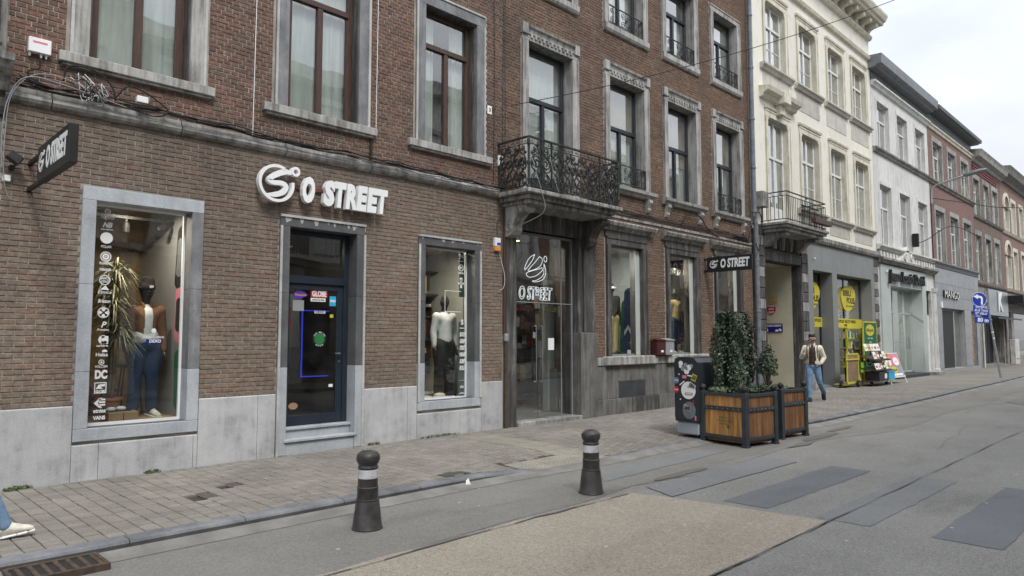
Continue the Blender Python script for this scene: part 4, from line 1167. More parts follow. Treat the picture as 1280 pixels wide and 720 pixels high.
def guard(parent, x0, x1, z0, z1, y):
    """low cast window guard with a star of scrolls"""
    mb = MB()
    for z in (z0, z1): mb.box(x0, x1, y - .012, y + .012, z - .011, z + .011)
    for i in range(9):
        if i in (3, 4, 5): continue
        x = x0 + (x1 - x0) * i / 8; mb.box(x - .009, x + .009, y - .009, y + .009, z0, z1)
    mb.box(x0, x0 + .02, y, .1, z1 - .02, z1); mb.box(x1 - .02, x1, y, .1, z1 - .02, z1)
    fr = mb.build('window_guard', 'iron', parent)
    sc = MB(); zc = (z0 + z1) / 2; h = (z1 - z0) / 2; xm = (x0 + x1) / 2
    for s1 in (-1, 1):
        for s2 in (-1, 1):
            spiral(sc, xm + s1 * .11, zc + s2 * h * .5, y, h * .42, a0=(PI if s1 > 0 else 0), sg=s1 * s2, w=.008)
            spiral(sc, xm + s1 * .36, zc + s2 * h * .5, y, h * .36, a0=(0 if s1 > 0 else PI), sg=-s1 * s2, w=.007)
            spiral(sc, xm + s1 * .55, zc + s2 * h * .5, y, h * .33, a0=(PI if s1 > 0 else 0), sg=s1 * s2, w=.007)
    disc(sc, xm, y, zc, .05, 12, .012)
    sc.build('scrollwork', 'iron', fr)
for h in F2: guard(B, h[0] + .01, h[1] - .01, 8.84, 9.26, -.02)
guard(B, F1[1][0] + .01, F1[1][1] - .01, 5.18, 5.60, -.05); guard(B, F1[3][0] + .01, F1[3][1] - .01, 5.18, 5.60, -.05)
body(B, BX0, BX1, 12.6)
cornice(B, BX0, BX1, [(.02, 12.2), (-.10, 12.25), (-.14, 12.4), (-.34, 12.5), (-.42, 12.7), (.3, 12.75)], 'stone_b')

# the cast iron balcony
bx0, bx1, by = 9.06, 11.76, -.80
bz0, bz1 = 4.36, 5.33
sl = MB()
for (o, z0, z1) in ((.0, 4.28, 4.36), (.10, 4.20, 4.28), (.17, 4.12, 4.20)): sl.box(bx0 - .07 + o, bx1 + .07 - o, by - .07 + o, .0, z0, z1 - .002, .012)
bal = sl.build('balcony', 'stone_b', B)
for xx in (9.33, 11.62):
    pr = [(0, 4.12), (-.58, 4.12), (-.60, 4.05), (-.54, 3.99), (-.46, 4.0), (-.40, 3.96), (-.30, 3.86), (-.24, 3.76), (-.25, 3.68), (-.20, 3.60), (-.10, 3.56), (0, 3.56)]
    mb = MB(); mb.prism(pr, xx - .13, xx + .13, 'X')
    for sd_ in (-1, 1):
        spr = []
        for (cy, cz, r) in ((-.47, 4.05, .065), (-.15, 3.72, .095)):
            pts = [(xx + sd_ * .135, cy + r * (1 - .8 * t / 14) * math.cos(t * .8), cz + r * (1 - .8 * t / 14) * math.sin(t * .8)) for t in range(15)]
            mb.tube(pts, .014, 5)
    mb.build('corbel', 'stone_sill' if xx < 10 else 'stone_b_dark', bal)
rl = MB()
for z, t in ((bz1 - .02, .022), (bz0 + .06, .014), (bz1 - .14, .009)):
    rl.box(bx0, bx1, by - t, by + t, z - t * .7, z + t * .7)
    for x in (bx0, bx1): rl.box(x - t, x + t, by + t, -.0, z - t * .7 + .001, z + t * .7 - .001)
for x in (bx0 + .62, bx1 - .62): rl.box(x - .014, x + .014, by - .014, by + .014, bz0, bz1 - .03)
for y in (-.02, ): rl.box(bx0 - .012, bx0 + .012, y - .012, y + .012, bz0, bz1 - .03); rl.box(bx1 - .012, bx1 + .012, y - .012, y + .012, bz0, bz1 - .03)
rl.build('railing', 'iron', bal)
for x in (bx0, bx1):
    mb = MB(); mb.lathe([(.035, 0), (.038, .03), (.024, .06), (.028, .14), (.034, .17), (.024, .2), (.026, .42), (.034, .45), (.034, .49), (.024, .52), (.024, .78), (.035, .82), (.03, .9), (.02, .93)], x, by, bz0, 10)
    mb.build('post', 'iron', bal)
def cast_panel(P, u0, u1, seed):
    """dense scrolls between u0 and u1 along the railing; P maps (u, z) to world"""
    q = random.Random(seed); mb = MB(); n = max(1, round((u1 - u0) / .36)); w = (u1 - u0) / n
    def sp(cu, cz, r, a0, sg, wd, turns=1.5, k=14):
        mb.tube([P(cu + r * (1 - .8 * i / k) * math.cos(a0 + sg * turns * 2 * PI * i / k), cz + r * (1 - .8 * i / k) * math.sin(a0 + sg * turns * 2 * PI * i / k)) for i in range(k + 1)], wd, 4)
    def cv(pts, wd):
        mb.tube([P(p.x, p.z) for p in cable([(a, 0, b) for a, b in pts], 0, sub=4)], wd, 4)
    for i in range(n):
        c = u0 + w * (i + .5)
        for s in (-1, 1):
            sp(c + s * w * .24, bz0 + .50, w * .25, PI if s > 0 else 0, -s, .018, 1.7)
            sp(c + s * w * .22, bz0 + .23, w * .20, PI if s > 0 else 0, s, .015)
            sp(c + s * w * .30, bz0 + .12, w * .13, 0 if s > 0 else PI, -s, .012)
            sp(c + s * w * .25, bz0 + .76, w * .15, PI if s > 0 else 0, s, .013)
            sp(c + s * w * .40, bz0 + .68, w * .10, 0 if s > 0 else PI, -s, .012)
            cv([(c + s * w * .02, bz0 + .06), (c + s * w * .12, bz0 + .3), (c + s * w * .46, bz0 + .40), (c + s * w * .40, bz0 + .60), (c + s * w * .08, bz0 + .70), (c, bz0 + .84)], .014)
            cv([(c + s * w * .48, bz0 + .06), (c + s * w * .44, bz0 + .25), (c + s * w * .20, bz0 + .36), (c, bz0 + .52)], .012)
            sp(c + s * w * .42, bz0 + .88, w * .09, 0, s, .006, 1, 8); sp(c + s * w * .14, bz0 + .88, w * .09, 0, s, .006, 1, 8)
        # leaves
        for k in range(16):
            a, zz = c + q.uniform(-.4, .4) * w, bz0 + q.uniform(.12, .8)
            mb.tube([P(a, zz), P(a + q.uniform(-.03, .03), zz + .045), P(a + q.uniform(-.05, .05), zz + .08)], .011, 4, rad=[.003, .014, .002])
    return mb
def PF(u, z): return (u, by, z)
cast_panel(PF, bx0 + .06, bx0 + .60, 1).build('scrollwork', 'iron', bal)
cast_panel(PF, bx0 + .64, bx1 - .64, 2).build('scrollwork', 'iron', bal)
cast_panel(PF, bx1 - .60, bx1 - .05, 3).build('scrollwork', 'iron', bal)
cast_panel(lambda u, z: (bx0, u, z), by + .06, -.04, 4).build('scrollwork', 'iron', bal)
cast_panel(lambda u, z: (bx1, u, z), by + .06, -.04, 5).build('scrollwork', 'iron', bal)

# downpipes
dp = MB()
pts = [(19.30, -.12, 12.6), (19.30, -.12, 5.2), (19.36, -.13, 4.9), (19.38, -.13, .5), (19.38, -.13, 0)]
dp.tube(pts, .070, 12); dpo = dp.build('downpipe', 'pipe', B, smooth=False)
for z in (11.2, 9.6, 8.05, 6.6, 5.3, 3.9, 2.4, 1.0):
    xx = 19.30 if z > 5.2 else 19.375
    MB().lathe([(.080, 0), (.084, .015), (.084, .05), (.080, .065)], xx, -.12 if z > 5.2 else -.13, z, 12).build('pipe_collar', 'pipe', dpo)
dp = MB(); dp.tube([(9.205, -.05, 12.4), (9.205, -.05, 6), (9.205, -.05, 4.6)], .006, 5)
dp.box(9.17, 9.24, -.05, 0, 1.73, 4.2, .01)
dpo = dp.build('trunking', 'wood_brown', B)
MB().lathe([(.045, 0), (.05, .02), (.05, .12), (.045, .14)], 9.205, -.075, 1.60, 12).build('pipe_collar', 'galv', dpo)
MB().tube([(9.205, -.075, 0), (9.205, -.075, 1.60)], .036, 10).build('drain_pipe', 'rust', dpo)

# ------------------------------------------------------------------ the cream rendered house
CX0, CX1 = 19.42, 30.12
Cc = thing('cream_render_house', 'tall cream rendered house with a heavy cornice and grey shop front below', 'house', (CX0, 0, 0))
cols = [(20.55, 22.00), (23.05, 24.50), (25.58, 27.03), (28.02, 29.47)]
C3 = [(a, b, 10.10, 12.22) for a, b in cols]
C2 = [(cols[0][0], cols[0][1], 5.02, 8.48)] + [(a, b, 5.92, 8.48) for a, b in cols[1:]]
CD = (20.10, 22.62, 0, 4.02)
facade(Cc, CX0, CX1, 4.9, 14.1, C2 + C3, 'cream', depth=.22, reveal='cream_trim')
facade(Cc, CX0, 23.22, 0, 4.9, [CD], 'stone_b_dark', depth=.26, name='doorway_wall')
def arched_head(a, b, z, w, mm, y0=-.05):
    """rounded upper corners of an opening, as a stone of its own"""
    r = .20
    for s, x in ((1, a), (-1, b)):
        mb = MB()
        pts = [(x, z), (x, z - r)] + [(x + s * (r - r * math.cos(t * PI / 12)), z - r + r * math.sin(t * PI / 12)) for t in range(1, 7)]
        mb.prism(pts, y0 + .02, .20); mb.build('rounded_corner', mm, Cc)
for row, hs in (('3', C3), ('2', C2)):
    for k, h in enumerate(hs):
        a, b, c, d = h
        surround(Cc, a, b, c, d, .16, 'cream_trim', proud=.04, head=.20)
        arched_head(a, b, d, .2, 'cream_trim')
        # flat hood over the head
        MB().strip([(.0, d + .24), (-.07, d + .25), (-.09, d + .31), (.0, d + .34)], a - .20, b + .20).build('hood_moulding', 'cream_trim', Cc)
        if c > 5.5:
            mb = MB(); mb.strip([(.0, c - .19), (-.08, c - .18), (-.11, c - .10), (-.17, c - .07), (-.17, c - .01), (.2, c)], a - .40, b + .40); mb.build('window_sill', 'cream_grey', Cc)
            # greyer panel below the sill
            MB().box(a - .22, b + .22, -.012, .0, c - .85 if row == '3' else c - .62, c - .20).build('apron_panel', 'cream_grey', Cc)
        zt = c + (d - c) * .66
        window(Cc, a + .01, b - .01, c, d - .01, y=.14, fm='frame_white', fw=.06, transom=zt, bars=(c + (zt - c) * .5,), mull='full', cover='curtain' if (k + len(row)) % 2 else 'half', seed=60 + k, door=5.75 if c < 5.5 else None, thick=.06)
# cap with keystone over the balcony window
mb = MB(); mb.strip([(.0, 8.98), (-.12, 9.0), (-.16, 9.1), (-.30, 9.16), (-.34, 9.28), (.0, 9.34)], 20.05, 22.5); mb.box(21.05, 21.5, -.38, 0, 8.95, 9.36, .02); mb.box(21.12, 21.43, -.22, 0, 8.62, 8.95, .03)
mb.build('window_pediment', 'cream_trim', Cc)
# string courses and the cornice with brackets
MB().strip([(.0, 12.92), (-.10, 12.95), (-.14, 13.05), (-.06, 13.12), (.0, 13.14)], CX0, CX1).build('string_moulding', 'cream_trim', Cc)
MB().strip([(.0, 13.78), (-.10, 13.80), (-.16, 13.88), (-.16, 13.95), (.0, 13.97)], CX0, CX1).build('string_moulding', 'cream_trim', Cc)
MB().strip([(.02, 14.30), (-.55, 14.32), (-.58, 14.42), (-.66, 14.45), (-.74, 14.62), (-.74, 14.70), (.3, 14.78)], CX0, CX1 + .1).build('cornice', 'cream_trim', Cc)
MB().box(CX0, CX1, -.04, .3, 13.97, 14.30).build('frieze', 'cream_grey', Cc)
n_ = 15
for i in range(n_):
    x = CX0 + .35 + (CX1 - CX0 - .7) * i / (n_ - 1)
    mb = MB(); mb.prism([(-.04, 13.99), (-.14, 14.0), (-.18, 14.08), (-.30, 14.14), (-.46, 14.16), (-.48, 14.30), (-.04, 14.30)], x - .11, x + .11, 'X'); mb.build('cornice_bracket', 'cream_trim', Cc)
    if i < n_ - 1:
        mb = MB(); mb.box(x + .22, x + .50, -.065, -.04, 14.02, 14.25, .01); mb.build('frieze_panel', 'cream_trim', Cc)
body(Cc, CX0, CX1, 14.3, 'cream_grey')
# rusticated doorway: quoin blocks each side, deep passage behind
z = 0.0; i = 0
while z < 4.75:
    h = .315
    for (x0, x1) in ((19.50, 20.10 - (.06 if z < 4 else 0)), (22.70, 23.20)):
        w = .03 if i % 2 else 0
        block(Cc, 'quoin_stone', x0 + .01, x1 - w, -.06, .0, z + .008, z + h - .008, 'stone_b_dark' if (i + int(x0)) % 3 else 'stone_b', .012)
    z += h; i += 1
surround(Cc, 20.10, 22.62, 0, 4.02, .07, 'stone_b_dark', proud=.05, head=.30)
for i in range(9):
    x = 20.20 + i * .29
    MB().prism([(x - .09, 4.40), (x + .09, 4.40), (x + .13, 4.80), (x - .13, 4.80)], -.07, .0).build('voussoir', 'stone_b_dark' if i % 2 else 'stone_b', Cc)
# passage
pm_ = MB(); a, b, zt = 20.10, 22.62, 4.02
pm_.quad((b, .26, 0), (b, 7.0, 0), (b, 7.0, zt), (b, .26, zt)); pm_.quad((a, .40, 0), (a, .40, zt), (a, 7, zt), (a, 7, 0))
pm_.quad((a, 7, 0), (a, 7, zt), (b, 7, zt), (b, 7, 0)); pm_.quad((a, .4, zt), (b, .4, zt), (b, 7, zt), (a, 7, zt))
pm_.build('passage_lining', mat('cream_passage_paint', (0.60, 0.56, 0.43), (0.50, 0.47, 0.36), 1.2, 0.7, 0.05), Cc)
MB().box(a, b, -.02, 7, -.1, .012).build('passage_floor', 'gutter', Cc)
bollard_stone = MB().lathe([(.22, 0), (.24, .1), (.22, .55), (.17, .85), (.08, 1.0)], 22.85, -.16, 0, 12).build('guard_stone', 'stone_b', Cc)
# its balcony
cb0, cb1, cy = 19.95, 22.85, -.80
mb = MB()
for o, z0, z1 in ((0, 4.98, 5.06), (.06, 4.90, 4.98), (.14, 4.80, 4.90)): mb.box(cb0 - .12 + o, cb1 + .08 - o, cy - .08 + o, 0, z0, z1 - .002, .01)
cbal = mb.build('balcony', 'cement', Cc)
for xx in (20.25, 22.45):
    pr = [(0, 4.80), (-.66, 4.80), (-.68, 4.72), (-.60, 4.66), (-.50, 4.70), (-.38, 4.66), (-.26, 4.54), (-.12, 4.44), (0, 4.42)]
    mb = MB(); mb.prism(pr, xx - .14, xx + .14, 'X')
    for cyy, cz, r in ((-.58, 4.72, .06), (-.14, 4.56, .10)):
        mb.tube([(xx - .145, cyy + r * (1 - .8 * t / 14) * math.cos(t * .8), cz + r * (1 - .8 * t / 14) * math.sin(t * .8)) for t in range(15)], .014, 5)
    mb.build('corbel', 'cement', cbal)
mb = MB()
for z, t in ((5.95, .016), (5.83, .010), (5.14, .012)):
    mb.box(cb0, cb1, cy - t, cy + t, z - t, z + t)
    for x in (cb0, cb1): mb.box(x - t, x + t, cy + t, 0, z - t + .001, z + t - .001)
for i in range(24): x = cb0 + (cb1 - cb0) * i / 23; mb.box(x - .007, x + .007, cy - .007, cy + .007, 5.06, 5.84)
for x in (cb0, cb1):
    for i in range(1, 7): y = cy * (1 - i / 6.6); mb.box(x - .007, x + .007, y - .007, y + .007, 5.14, 5.84)
mb.build('railing', 'iron', cbal)
# grey shop front
GX0, GX1 = 23.23, 29.62
O1, O2 = (23.62, 25.30, .05, 3.95), (25.74, 29.28, .05, 3.95)
facade(Cc, GX0, GX1, 0, 4.86, [O1, O2], 'grey_paint', y=-.04, depth=.50, name='shop_front')
for x in (24.4, 25.8, 27.1, 28.35): block(Cc, 'fascia_panel', x - .003, x + .003, -.0405, -.02, 4.0, 4.84, 'black', 0)
mb = MB(); mb.strip([(.0, 4.87), (-.12, 4.88), (-.16, 4.96), (-.16, 5.08), (.0, 5.12)], GX0 - .1, 30.15); mb.build('shop_cornice', 'stone_b', Cc)
z = 0; i = 0
while z < 4.8:
    block(Cc, 'quoin_stone', 29.63, 30.11, -.05, 0, z + .008, min(z + .30, 4.85) - .008, 'stone_b_dark' if i % 2 else 'stone_b', .01); z += .30; i += 1
facade(Cc, 29.62, CX1, 0, 4.9, [], 'stone_b_dark', name='pier')
MB().box(23.7, 23.76, -.10, -.04, 4.30, 4.36, .01).build('lamp_bracket', 'white_pl', Cc)

# ------------------------------------------------------------------ the white house with the hairdresser
DX0, DX1 = 30.16, 38.14
Dd = thing('white_painted_house', 'streaked white painted house with slate frieze, above the pale green hairdresser front', 'house', (DX0, 0, 0))
dc = [(30.80, 32.30), (33.40, 34.86), (36.10, 37.56)]
D3 = [(a, b, 9.55, 11.50) for a, b in dc]; D2 = [(a, b, 5.50, 8.02) for a, b in dc]
facade(Dd, DX0, DX1, 5.2, 12.1, D2 + D3, 'white', depth=.24, reveal='white_trim')
facade(Dd, DX0, DX1, 0, 5.2, [(31.45, 36.0, 0, 3.90), (36.85, 37.65, .1, 3.9)], 'white_trim', depth=.3, name='shop_wall')
for row, hs in ((3, D3), (2, D2)):
    for k, h in enumerate(hs):
        surround(Dd, *h, .13, 'white_trim', proud=.02, head=.14, fillet=False)
        zt = h[2] + (h[3] - h[2]) * .63
        window(Dd, h[0] + .01, h[1] - .01, h[2], h[3] - .01, y=.15, fm='frame_white', fw=.06, transom=zt, cover='half' if k == 1 else 'curtain', seed=80 + k + row)
MB().strip([(.0, 9.24), (-.08, 9.26), (-.10, 9.34), (-.17, 9.38), (-.18, 9.44), (.0, 9.47)], DX0, DX1).build('string_moulding', 'stone_b', Dd)
MB().strip([(.0, 5.24), (-.10, 5.26), (-.14, 5.34), (-.22, 5.38), (-.22, 5.44), (.0, 5.48)], DX0, DX1).build('string_moulding', 'white_trim', Dd)
MB().strip([(.0, 11.98), (-.08, 12.0), (-.12, 12.10), (-.20, 12.14), (-.20, 12.2), (.3, 12.22)], DX0, DX1).build('string_moulding', 'white_trim', Dd)
MB().box(DX0, DX1, -.03, .3, 12.2, 12.62).build('slate_frieze', 'slate', Dd)
mb = MB(); mb.strip([(-.03, 12.62), (-.28, 12.64), (-.34, 12.72), (-.52, 12.74), (-.54, 13.12), (.3, 13.16)], DX0 - .25, DX1); mb.build('zinc_gutter', 'zinc', Dd)
body(Dd, DX0, DX1, 12.9, 'white')
MB().box(36.2, 36.7, 3.0, 3.5, 14.0, 15.4, .02).build('chimney', 'far_brick', Dd)
# entablature, carved pediment and cable clutter
for i in range(20):
    x = DX0 + .2 + i * .4
    MB().box(x, x + .2, -.09, 0, 4.98, 5.2, .01).build('dentil', 'white_trim', Dd)
mb = MB(); mb.strip([(.0, 4.70), (-.14, 4.72), (-.20, 4.80), (-.26, 4.84), (-.26, 4.92), (.0, 4.96)], DX0, DX1); mb.build('shop_cornice', 'stone_b', Dd)
mb = MB(); mb.prism([(32.3, 4.93), (34.7, 4.93), (33.9, 5.25), (33.5, 5.62), (33.1, 5.25)], -.22, -.02)
mb.build('carved_pediment', 'white_trim', Dd)
for s_ in (-1, 1):
    mb = MB(); spiral(mb, 33.5 + s_ * .45, 5.15, -.24, .18, a0=0, sg=s_, w=.035); mb.build('carved_scroll', 'white_trim', Dd)
# pale shop surround
facade(Dd, 30.35, 36.55, 0, 4.66, [(31.50, 35.95, 0, 3.85)], 'pale_green', y=-.07, depth=.58, name='shop_front')
# small side door with barred fanlight and pilaster
mb = MB(); mb.box(36.87, 37.63, .12, .17, .12, 2.75); fo = mb.build('side_door', 'white_trim', Dd)
MB().box(36.87, 37.63, .20, .21, 2.9, 3.88).build('fanlight', 'glass', fo)
mb = MB()
for i in range(6): mb.box(36.93 + i * .13, 36.95 + i * .13, .12, .14, 2.85, 3.88)
for z in (2.82, 3.1, 3.4, 3.7): mb.box(36.87, 37.63, .12, .14, z, z + .03)
mb.build('fanlight_bars', 'iron', fo)
mb = MB(); mb.lathe([(.17, 0), (.17, .12), (.14, .16), (.135, 1.8), (.12, 3.7), (.16, 3.78), (.19, 3.95)], 37.93, -.03, .1, 14); mb.build('half_column', 'white', Dd)
block(Dd, 'door_step', 36.8, 38.0, -.35, 0, 0, .12, 'cement', .01)

# ------------------------------------------------------------------ pink brick house with the clothes shop
EX0, EX1 = 38.16, 46.95
E_ = thing('pink_brick_house', 'pink brick house with pale window surrounds above a grey clad clothes shop', 'house', (EX0, 0, 0))
ec = [(38.95, 40.55), (41.70, 43.30), (44.42, 46.02)]
E3 = [(a, b, 9.50, 11.45) for a, b in ec]; E2 = [(a, b, 5.50, 8.02) for a, b in ec]
facade(E_, EX0, EX1, 5.2, 12.1, E2 + E3, 'pink_brick', depth=.24, reveal='cream_trim')
bricks(E_, [(EX0 + .01, EX1 - .01, 5.45, 12.0)], [grow(h, .18, .1) for h in E2 + E3], 'pink_brick', seed=15, bond='cross', L=.215, pitch=.075, first=0)
for row, hs in ((3, E3), (2, E2)):
    for k, h in enumerate(hs):
        surround(E_, *h, .17, 'stone_sill', proud=.035, head=.24, fillet=False)
        zt = h[2] + (h[3] - h[2]) * .66
        window(E_, h[0] + .01, h[1] - .01, h[2], h[3] - .01, y=.15, fm='frame_white', fw=.07, transom=zt, bars=(h[2] + (zt - h[2]) * .5,), cover='curtain' if k else 'half', seed=90 + k + row)
MB().strip([(.0, 9.22), (-.08, 9.24), (-.10, 9.32), (-.17, 9.36), (-.18, 9.42), (.0, 9.45)], EX0, EX1).build('string_moulding', 'stone_b', E_)
MB().strip([(.0, 5.12), (-.08, 5.14), (-.12, 5.30), (-.20, 5.34), (-.20, 5.42), (.0, 5.46)], EX0, EX1).build('string_moulding', 'zinc', E_)
MB().strip([(.0, 11.98), (-.08, 12.0), (-.10, 12.10), (-.16, 12.14), (-.16, 12.2), (.3, 12.22)], EX0, EX1).build('string_moulding', 'cream_trim', E_)
mb = MB(); mb.box(EX0, EX1, -.03, .3, 12.2, 12.75)
for z in (12.32, 12.45, 12.58): mb.box(EX0, EX1, -.045, -.03, z, z + .02)
mb.build('weatherboard_frieze', 'zinc', E_)
mb = MB(); mb.strip([(-.03, 12.75), (-.40, 12.76), (-.42, 12.80), (-.56, 12.82), (-.58, 12.98), (.3, 13.02)], EX0, EX1 + .1); mb.build('zinc_gutter', 'slate', E_)
body(E_, EX0, EX1, 12.8, 'pink_brick')
ME = [(39.22, 43.62, .16, 3.16), (45.08, 46.22, .16, 3.16)]
facade(E_, EX0, EX1, 0, 5.12, ME, 'panel_grey', y=-.05, depth=.5, name='shop_front')
xs_ = [38.2, 39.2, 40.3, 41.4, 42.5, 43.6, 45.05, 46.2, 46.93]; zs_ = [.2, .95, 1.7, 2.45, 3.17, 3.75, 4.35, 5.1]
for a, b in zip(xs_, xs_[1:]):
    for c, d in zip(zs_, zs_[1:]):
        mx_, mz_ = (a + b) / 2, (c + d) / 2
        if any(h[0] < mx_ < h[1] and mz_ < h[3] for h in ME): continue
        block(E_, 'cladding_panel', a + .006, b - .006, -.065, -.05, c + .006, d - .006, 'panel_grey', .003)

# ------------------------------------------------------------------ brown brick house, cornice with stone bed
FX0, FX1 = 46.97, 54.6
F_ = thing('brown_brick_house', 'brown brick house with a pale stone cornice and a metal shop board marked K', 'house', (FX0, 0, 0))
fc = [(47.15, 48.55), (49.65, 51.05), (52.10, 53.50)]
F3 = [(a, b, 8.85, 10.95) for a, b in fc]; F2_ = [(a, b, 5.05, 7.65) for a, b in fc]
facade(F_, FX0, FX1, 4.7, 12.0, F2_ + F3, 'far_brick', depth=.24, reveal='stone_b')
bricks(F_, [(FX0 + .01, FX1 - .01, 4.85, 11.9)], [grow(h, .18, .1) for h in F2_ + F3], 'far_brick', seed=16, bond='cross', L=.215, pitch=.075, first=0)
for row, hs in ((3, F3), (2, F2_)):
    for k, h in enumerate(hs):
        surround(F_, *h, .17, 'stone_b' if k < 2 else 'stone_sill', proud=.035, head=.28, fillet=False)
        zt = h[2] + (h[3] - h[2]) * .66
        window(F_, h[0] + .01, h[1] - .01, h[2], h[3] - .01, y=.15, fm='frame_white', fw=.08, transom=zt, cover='half', seed=100 + k + row)
for z in (8.62, 4.72): MB().strip([(.0, z), (-.10, z + .02), (-.16, z + .12), (.0, z + .18)], FX0, FX1).build('string_moulding', 'stone_b', F_)
for i in range(3): MB().box(47.0, 53.4, -.05 - .02 * i, 0, 11.35 + i * .14, 11.45 + i * .14).build('brick_corbel_course', 'red_p', F_).data.materials[0] = mat('dark_red_paint' if i == 0 else 'dark_red_paint_b', (.20, .06, .05), None, 4, .7, .1)
mb = MB(); mb.strip([(.0, 11.85), (-.12, 11.9), (-.18, 12.05), (-.44, 12.15), (-.50, 12.35), (-.58, 12.5), (.3, 12.6)], FX0 - .1, FX1); mb.build('cornice', 'stone_sill', F_)
body(F_, FX0, FX1, 12.3, 'far_brick')
mb = MB(); mb.box(49.5, 51.2, 2.6, 4.0, 14, 15.5, .02); mb.box(49.3, 51.4, 2.4, 4.2, 15.5, 15.62); mb.build('chimney', 'white_trim', F_)
facade(F_, FX0, FX1, 0, 4.7, [(48.0, 53.6, .12, 2.95), (53.9, 54.5, .05, 2.95)], 'stone_b', depth=1.2, name='shop_front')
mb = MB(); mb.box(49.0, 54.5, -.16, 0, 3.04, 4.60, .02); sb = mb.build('sign_board', 'steel', F_)
mb = MB(); put_text(mb, 'K', 51.9, -.20, 3.86, 1.55, .05, sx=1.15, bold=.04); mb.build('letter', 'white_p', sb)
mb = MB(); mb.prism([(-.05, 3.02), (-.85, 2.90), (-.85, 2.80), (-.05, 2.92)], 47.6, 54.6, 'X'); mb.build('awning', 'frame_black', F_)
for i in range(7): block(F_, 'door_panel', 48.15 + i * .75, 48.78 + i * .75, .55, .62, .15, 2.85, 'frame_navy' if i % 3 else 'black', .01)
block(F_, 'reddish_door', 53.92, 54.48, .3, .36, .08, 2.9, 'wood_brown', .01)
MB().tube([(47.75, -.06, 0), (47.75, -.06, 3.0)], .05, 8).build('downpipe', 'white_trim', F_)

# ------------------------------------------------------------------ the last house in view, with arched window
HX0, HX1 = 54.62, 65.5
G_ = thing('arched_window_house', 'dull red brick house with a tall arched window, farthest at the right edge', 'house', (HX0, 0, 0))
gc = [(57.95, 59.35), (60.75, 62.15), (63.4, 64.8)]
G3_ = [(a, b, 8.85, 11.0) for a, b in gc]; G2_ = [(a, b, 5.0, 7.6) for a, b in gc]
GA = [(55.45, 56.95, 5.0, 7.2), (55.45, 56.95, 8.85, 10.4)]
facade(G_, HX0, HX1, 4.7, 12.0, G3_ + G2_ + GA, 'far_brick2', depth=.24, reveal='cream_trim')
for h in G3_ + G2_:
    surround(G_, *h, .17, 'cream_trim', proud=.035, head=.26, fillet=False)
    window(G_, h[0], h[1], h[2], h[3], y=.15, fm='frame_white', fw=.08, transom=h[2] + 1.6, cover='half', seed=int(h[0]))
for h in GA:
    a, b, c, d = h; xm, r = (a + b) / 2, (b - a) / 2
    surround(G_, a, b, c, d, .15, 'cream_trim', proud=.04, head=.001, fillet=False)
    mb = MB(); disc(mb, xm, .10, d, r, 18, .04, r2=0.0); mb.build('fanlight', 'glass_up', G_)
    mb = MB(); disc(mb, xm, .01, d, r + .24, 16, .10, r2=r, a0=0, a1=180); mb.build('arch_stone', 'cream_trim', G_)
    mb = MB(); mb.box(a - .3, a + .02, -.12, 0, d - .08, d + .08, .01); mb.box(b - .02, b + .3, -.12, 0, d - .08, d + .08, .01); mb.build('impost', 'cream_trim', G_)
    window(G_, a, b, c, d, y=.15, fm='frame_white', fw=.08, cover='half', seed=7)
for z in (8.55, 4.72): MB().strip([(.0, z), (-.10, z + .02), (-.16, z + .14), (.0, z + .2)], HX0, HX1).build('string_moulding', 'cream_trim', G_)
mb = MB(); mb.strip([(.0, 12.0), (-.12, 12.02), (-.2, 12.2), (-.52, 12.4), (-.58, 12.7), (-.66, 12.9), (.3, 13.0)], HX0, HX1); mb.build('cornice', 'stone_b_mid', G_)
body(G_, HX0, HX1, 12.7, 'far_brick2')
facade(G_, HX0, HX1, 0, 4.7, [(55.2, 56.2, .1, 3.4), (57.0, 64.5, .5, 3.4)], 'stone_b', depth=.4, name='shop_front')
MB().box(55.0, 65.0, -.9, -.0, 3.95, 4.45, .03).build('awning_box', 'black', G_)
MB().box(57.0, 64.5, .20, .22, .5, 3.4).build('pane', 'glass', G_); MB().box(57.0, 64.5, .6, .62, 2.3, 3.4).build('window_poster', 'pink_p', G_)
MB().box(57.0, 64.5, 1.2, 1.25, .5, 3.4).build('backing', 'grey_p', G_); MB().box(55.2, 56.2, .3, .34, .1, 3.4).build('door', 'black', G_)

# the house at the left edge: a corner of stonework and a cast iron guard
N_ = thing('left_neighbour_house', 'house at the left edge, only its sooty stone cornice and black iron guard in view', 'house', (AX0, 0, 0))
facade(N_, -9.0, AX0 - .003, 0, 12.2, [(.0, 1.05, 4.95, 7.5)], 'stone_b', depth=.3)
surround(N_, .0, 1.05, 4.95, 7.5, .2, 'stone_sill', proud=.03)
window(N_, .02, 1.03, 4.97, 7.48, transom=6.8, seed=3)
MB().strip([(.0, 4.36), (-.10, 4.38), (-.14, 4.52), (-.28, 4.58), (-.34, 4.66), (-.34, 4.74), (.0, 4.80)], -9, AX0 + .03).build('shop_cornice', 'stone_b', N_)
MB().strip([(.0, 4.10), (-.05, 4.12), (-.09, 4.20), (-.09, 4.30), (.0, 4.34)], -9, AX0 + .01).build('string_moulding', 'stone_b_dark', N_)
mb = MB()
for i in range(10): x = .35 + i * .105; mb.box(x, x + .02, -.27, -.25, 4.80, 6.0)
mb.box(.3, 1.34, -.275, -.245, 4.82, 4.85); mb.box(.3, 1.34, -.275, -.245, 5.97, 6.0)
fr = mb.build('window_guard', 'iron', N_)
mb = MB()
for z in (5.0, 5.25, 5.5, 5.75): spiral(mb, 1.24, z, -.26, .07, a0=0, w=.010); spiral(mb, 1.1, z + .1, -.26, .07, a0=PI, sg=-1, w=.010)
mb.build('scrollwork', 'iron', fr)
body(N_, -9, AX0 - .003, 12.0)

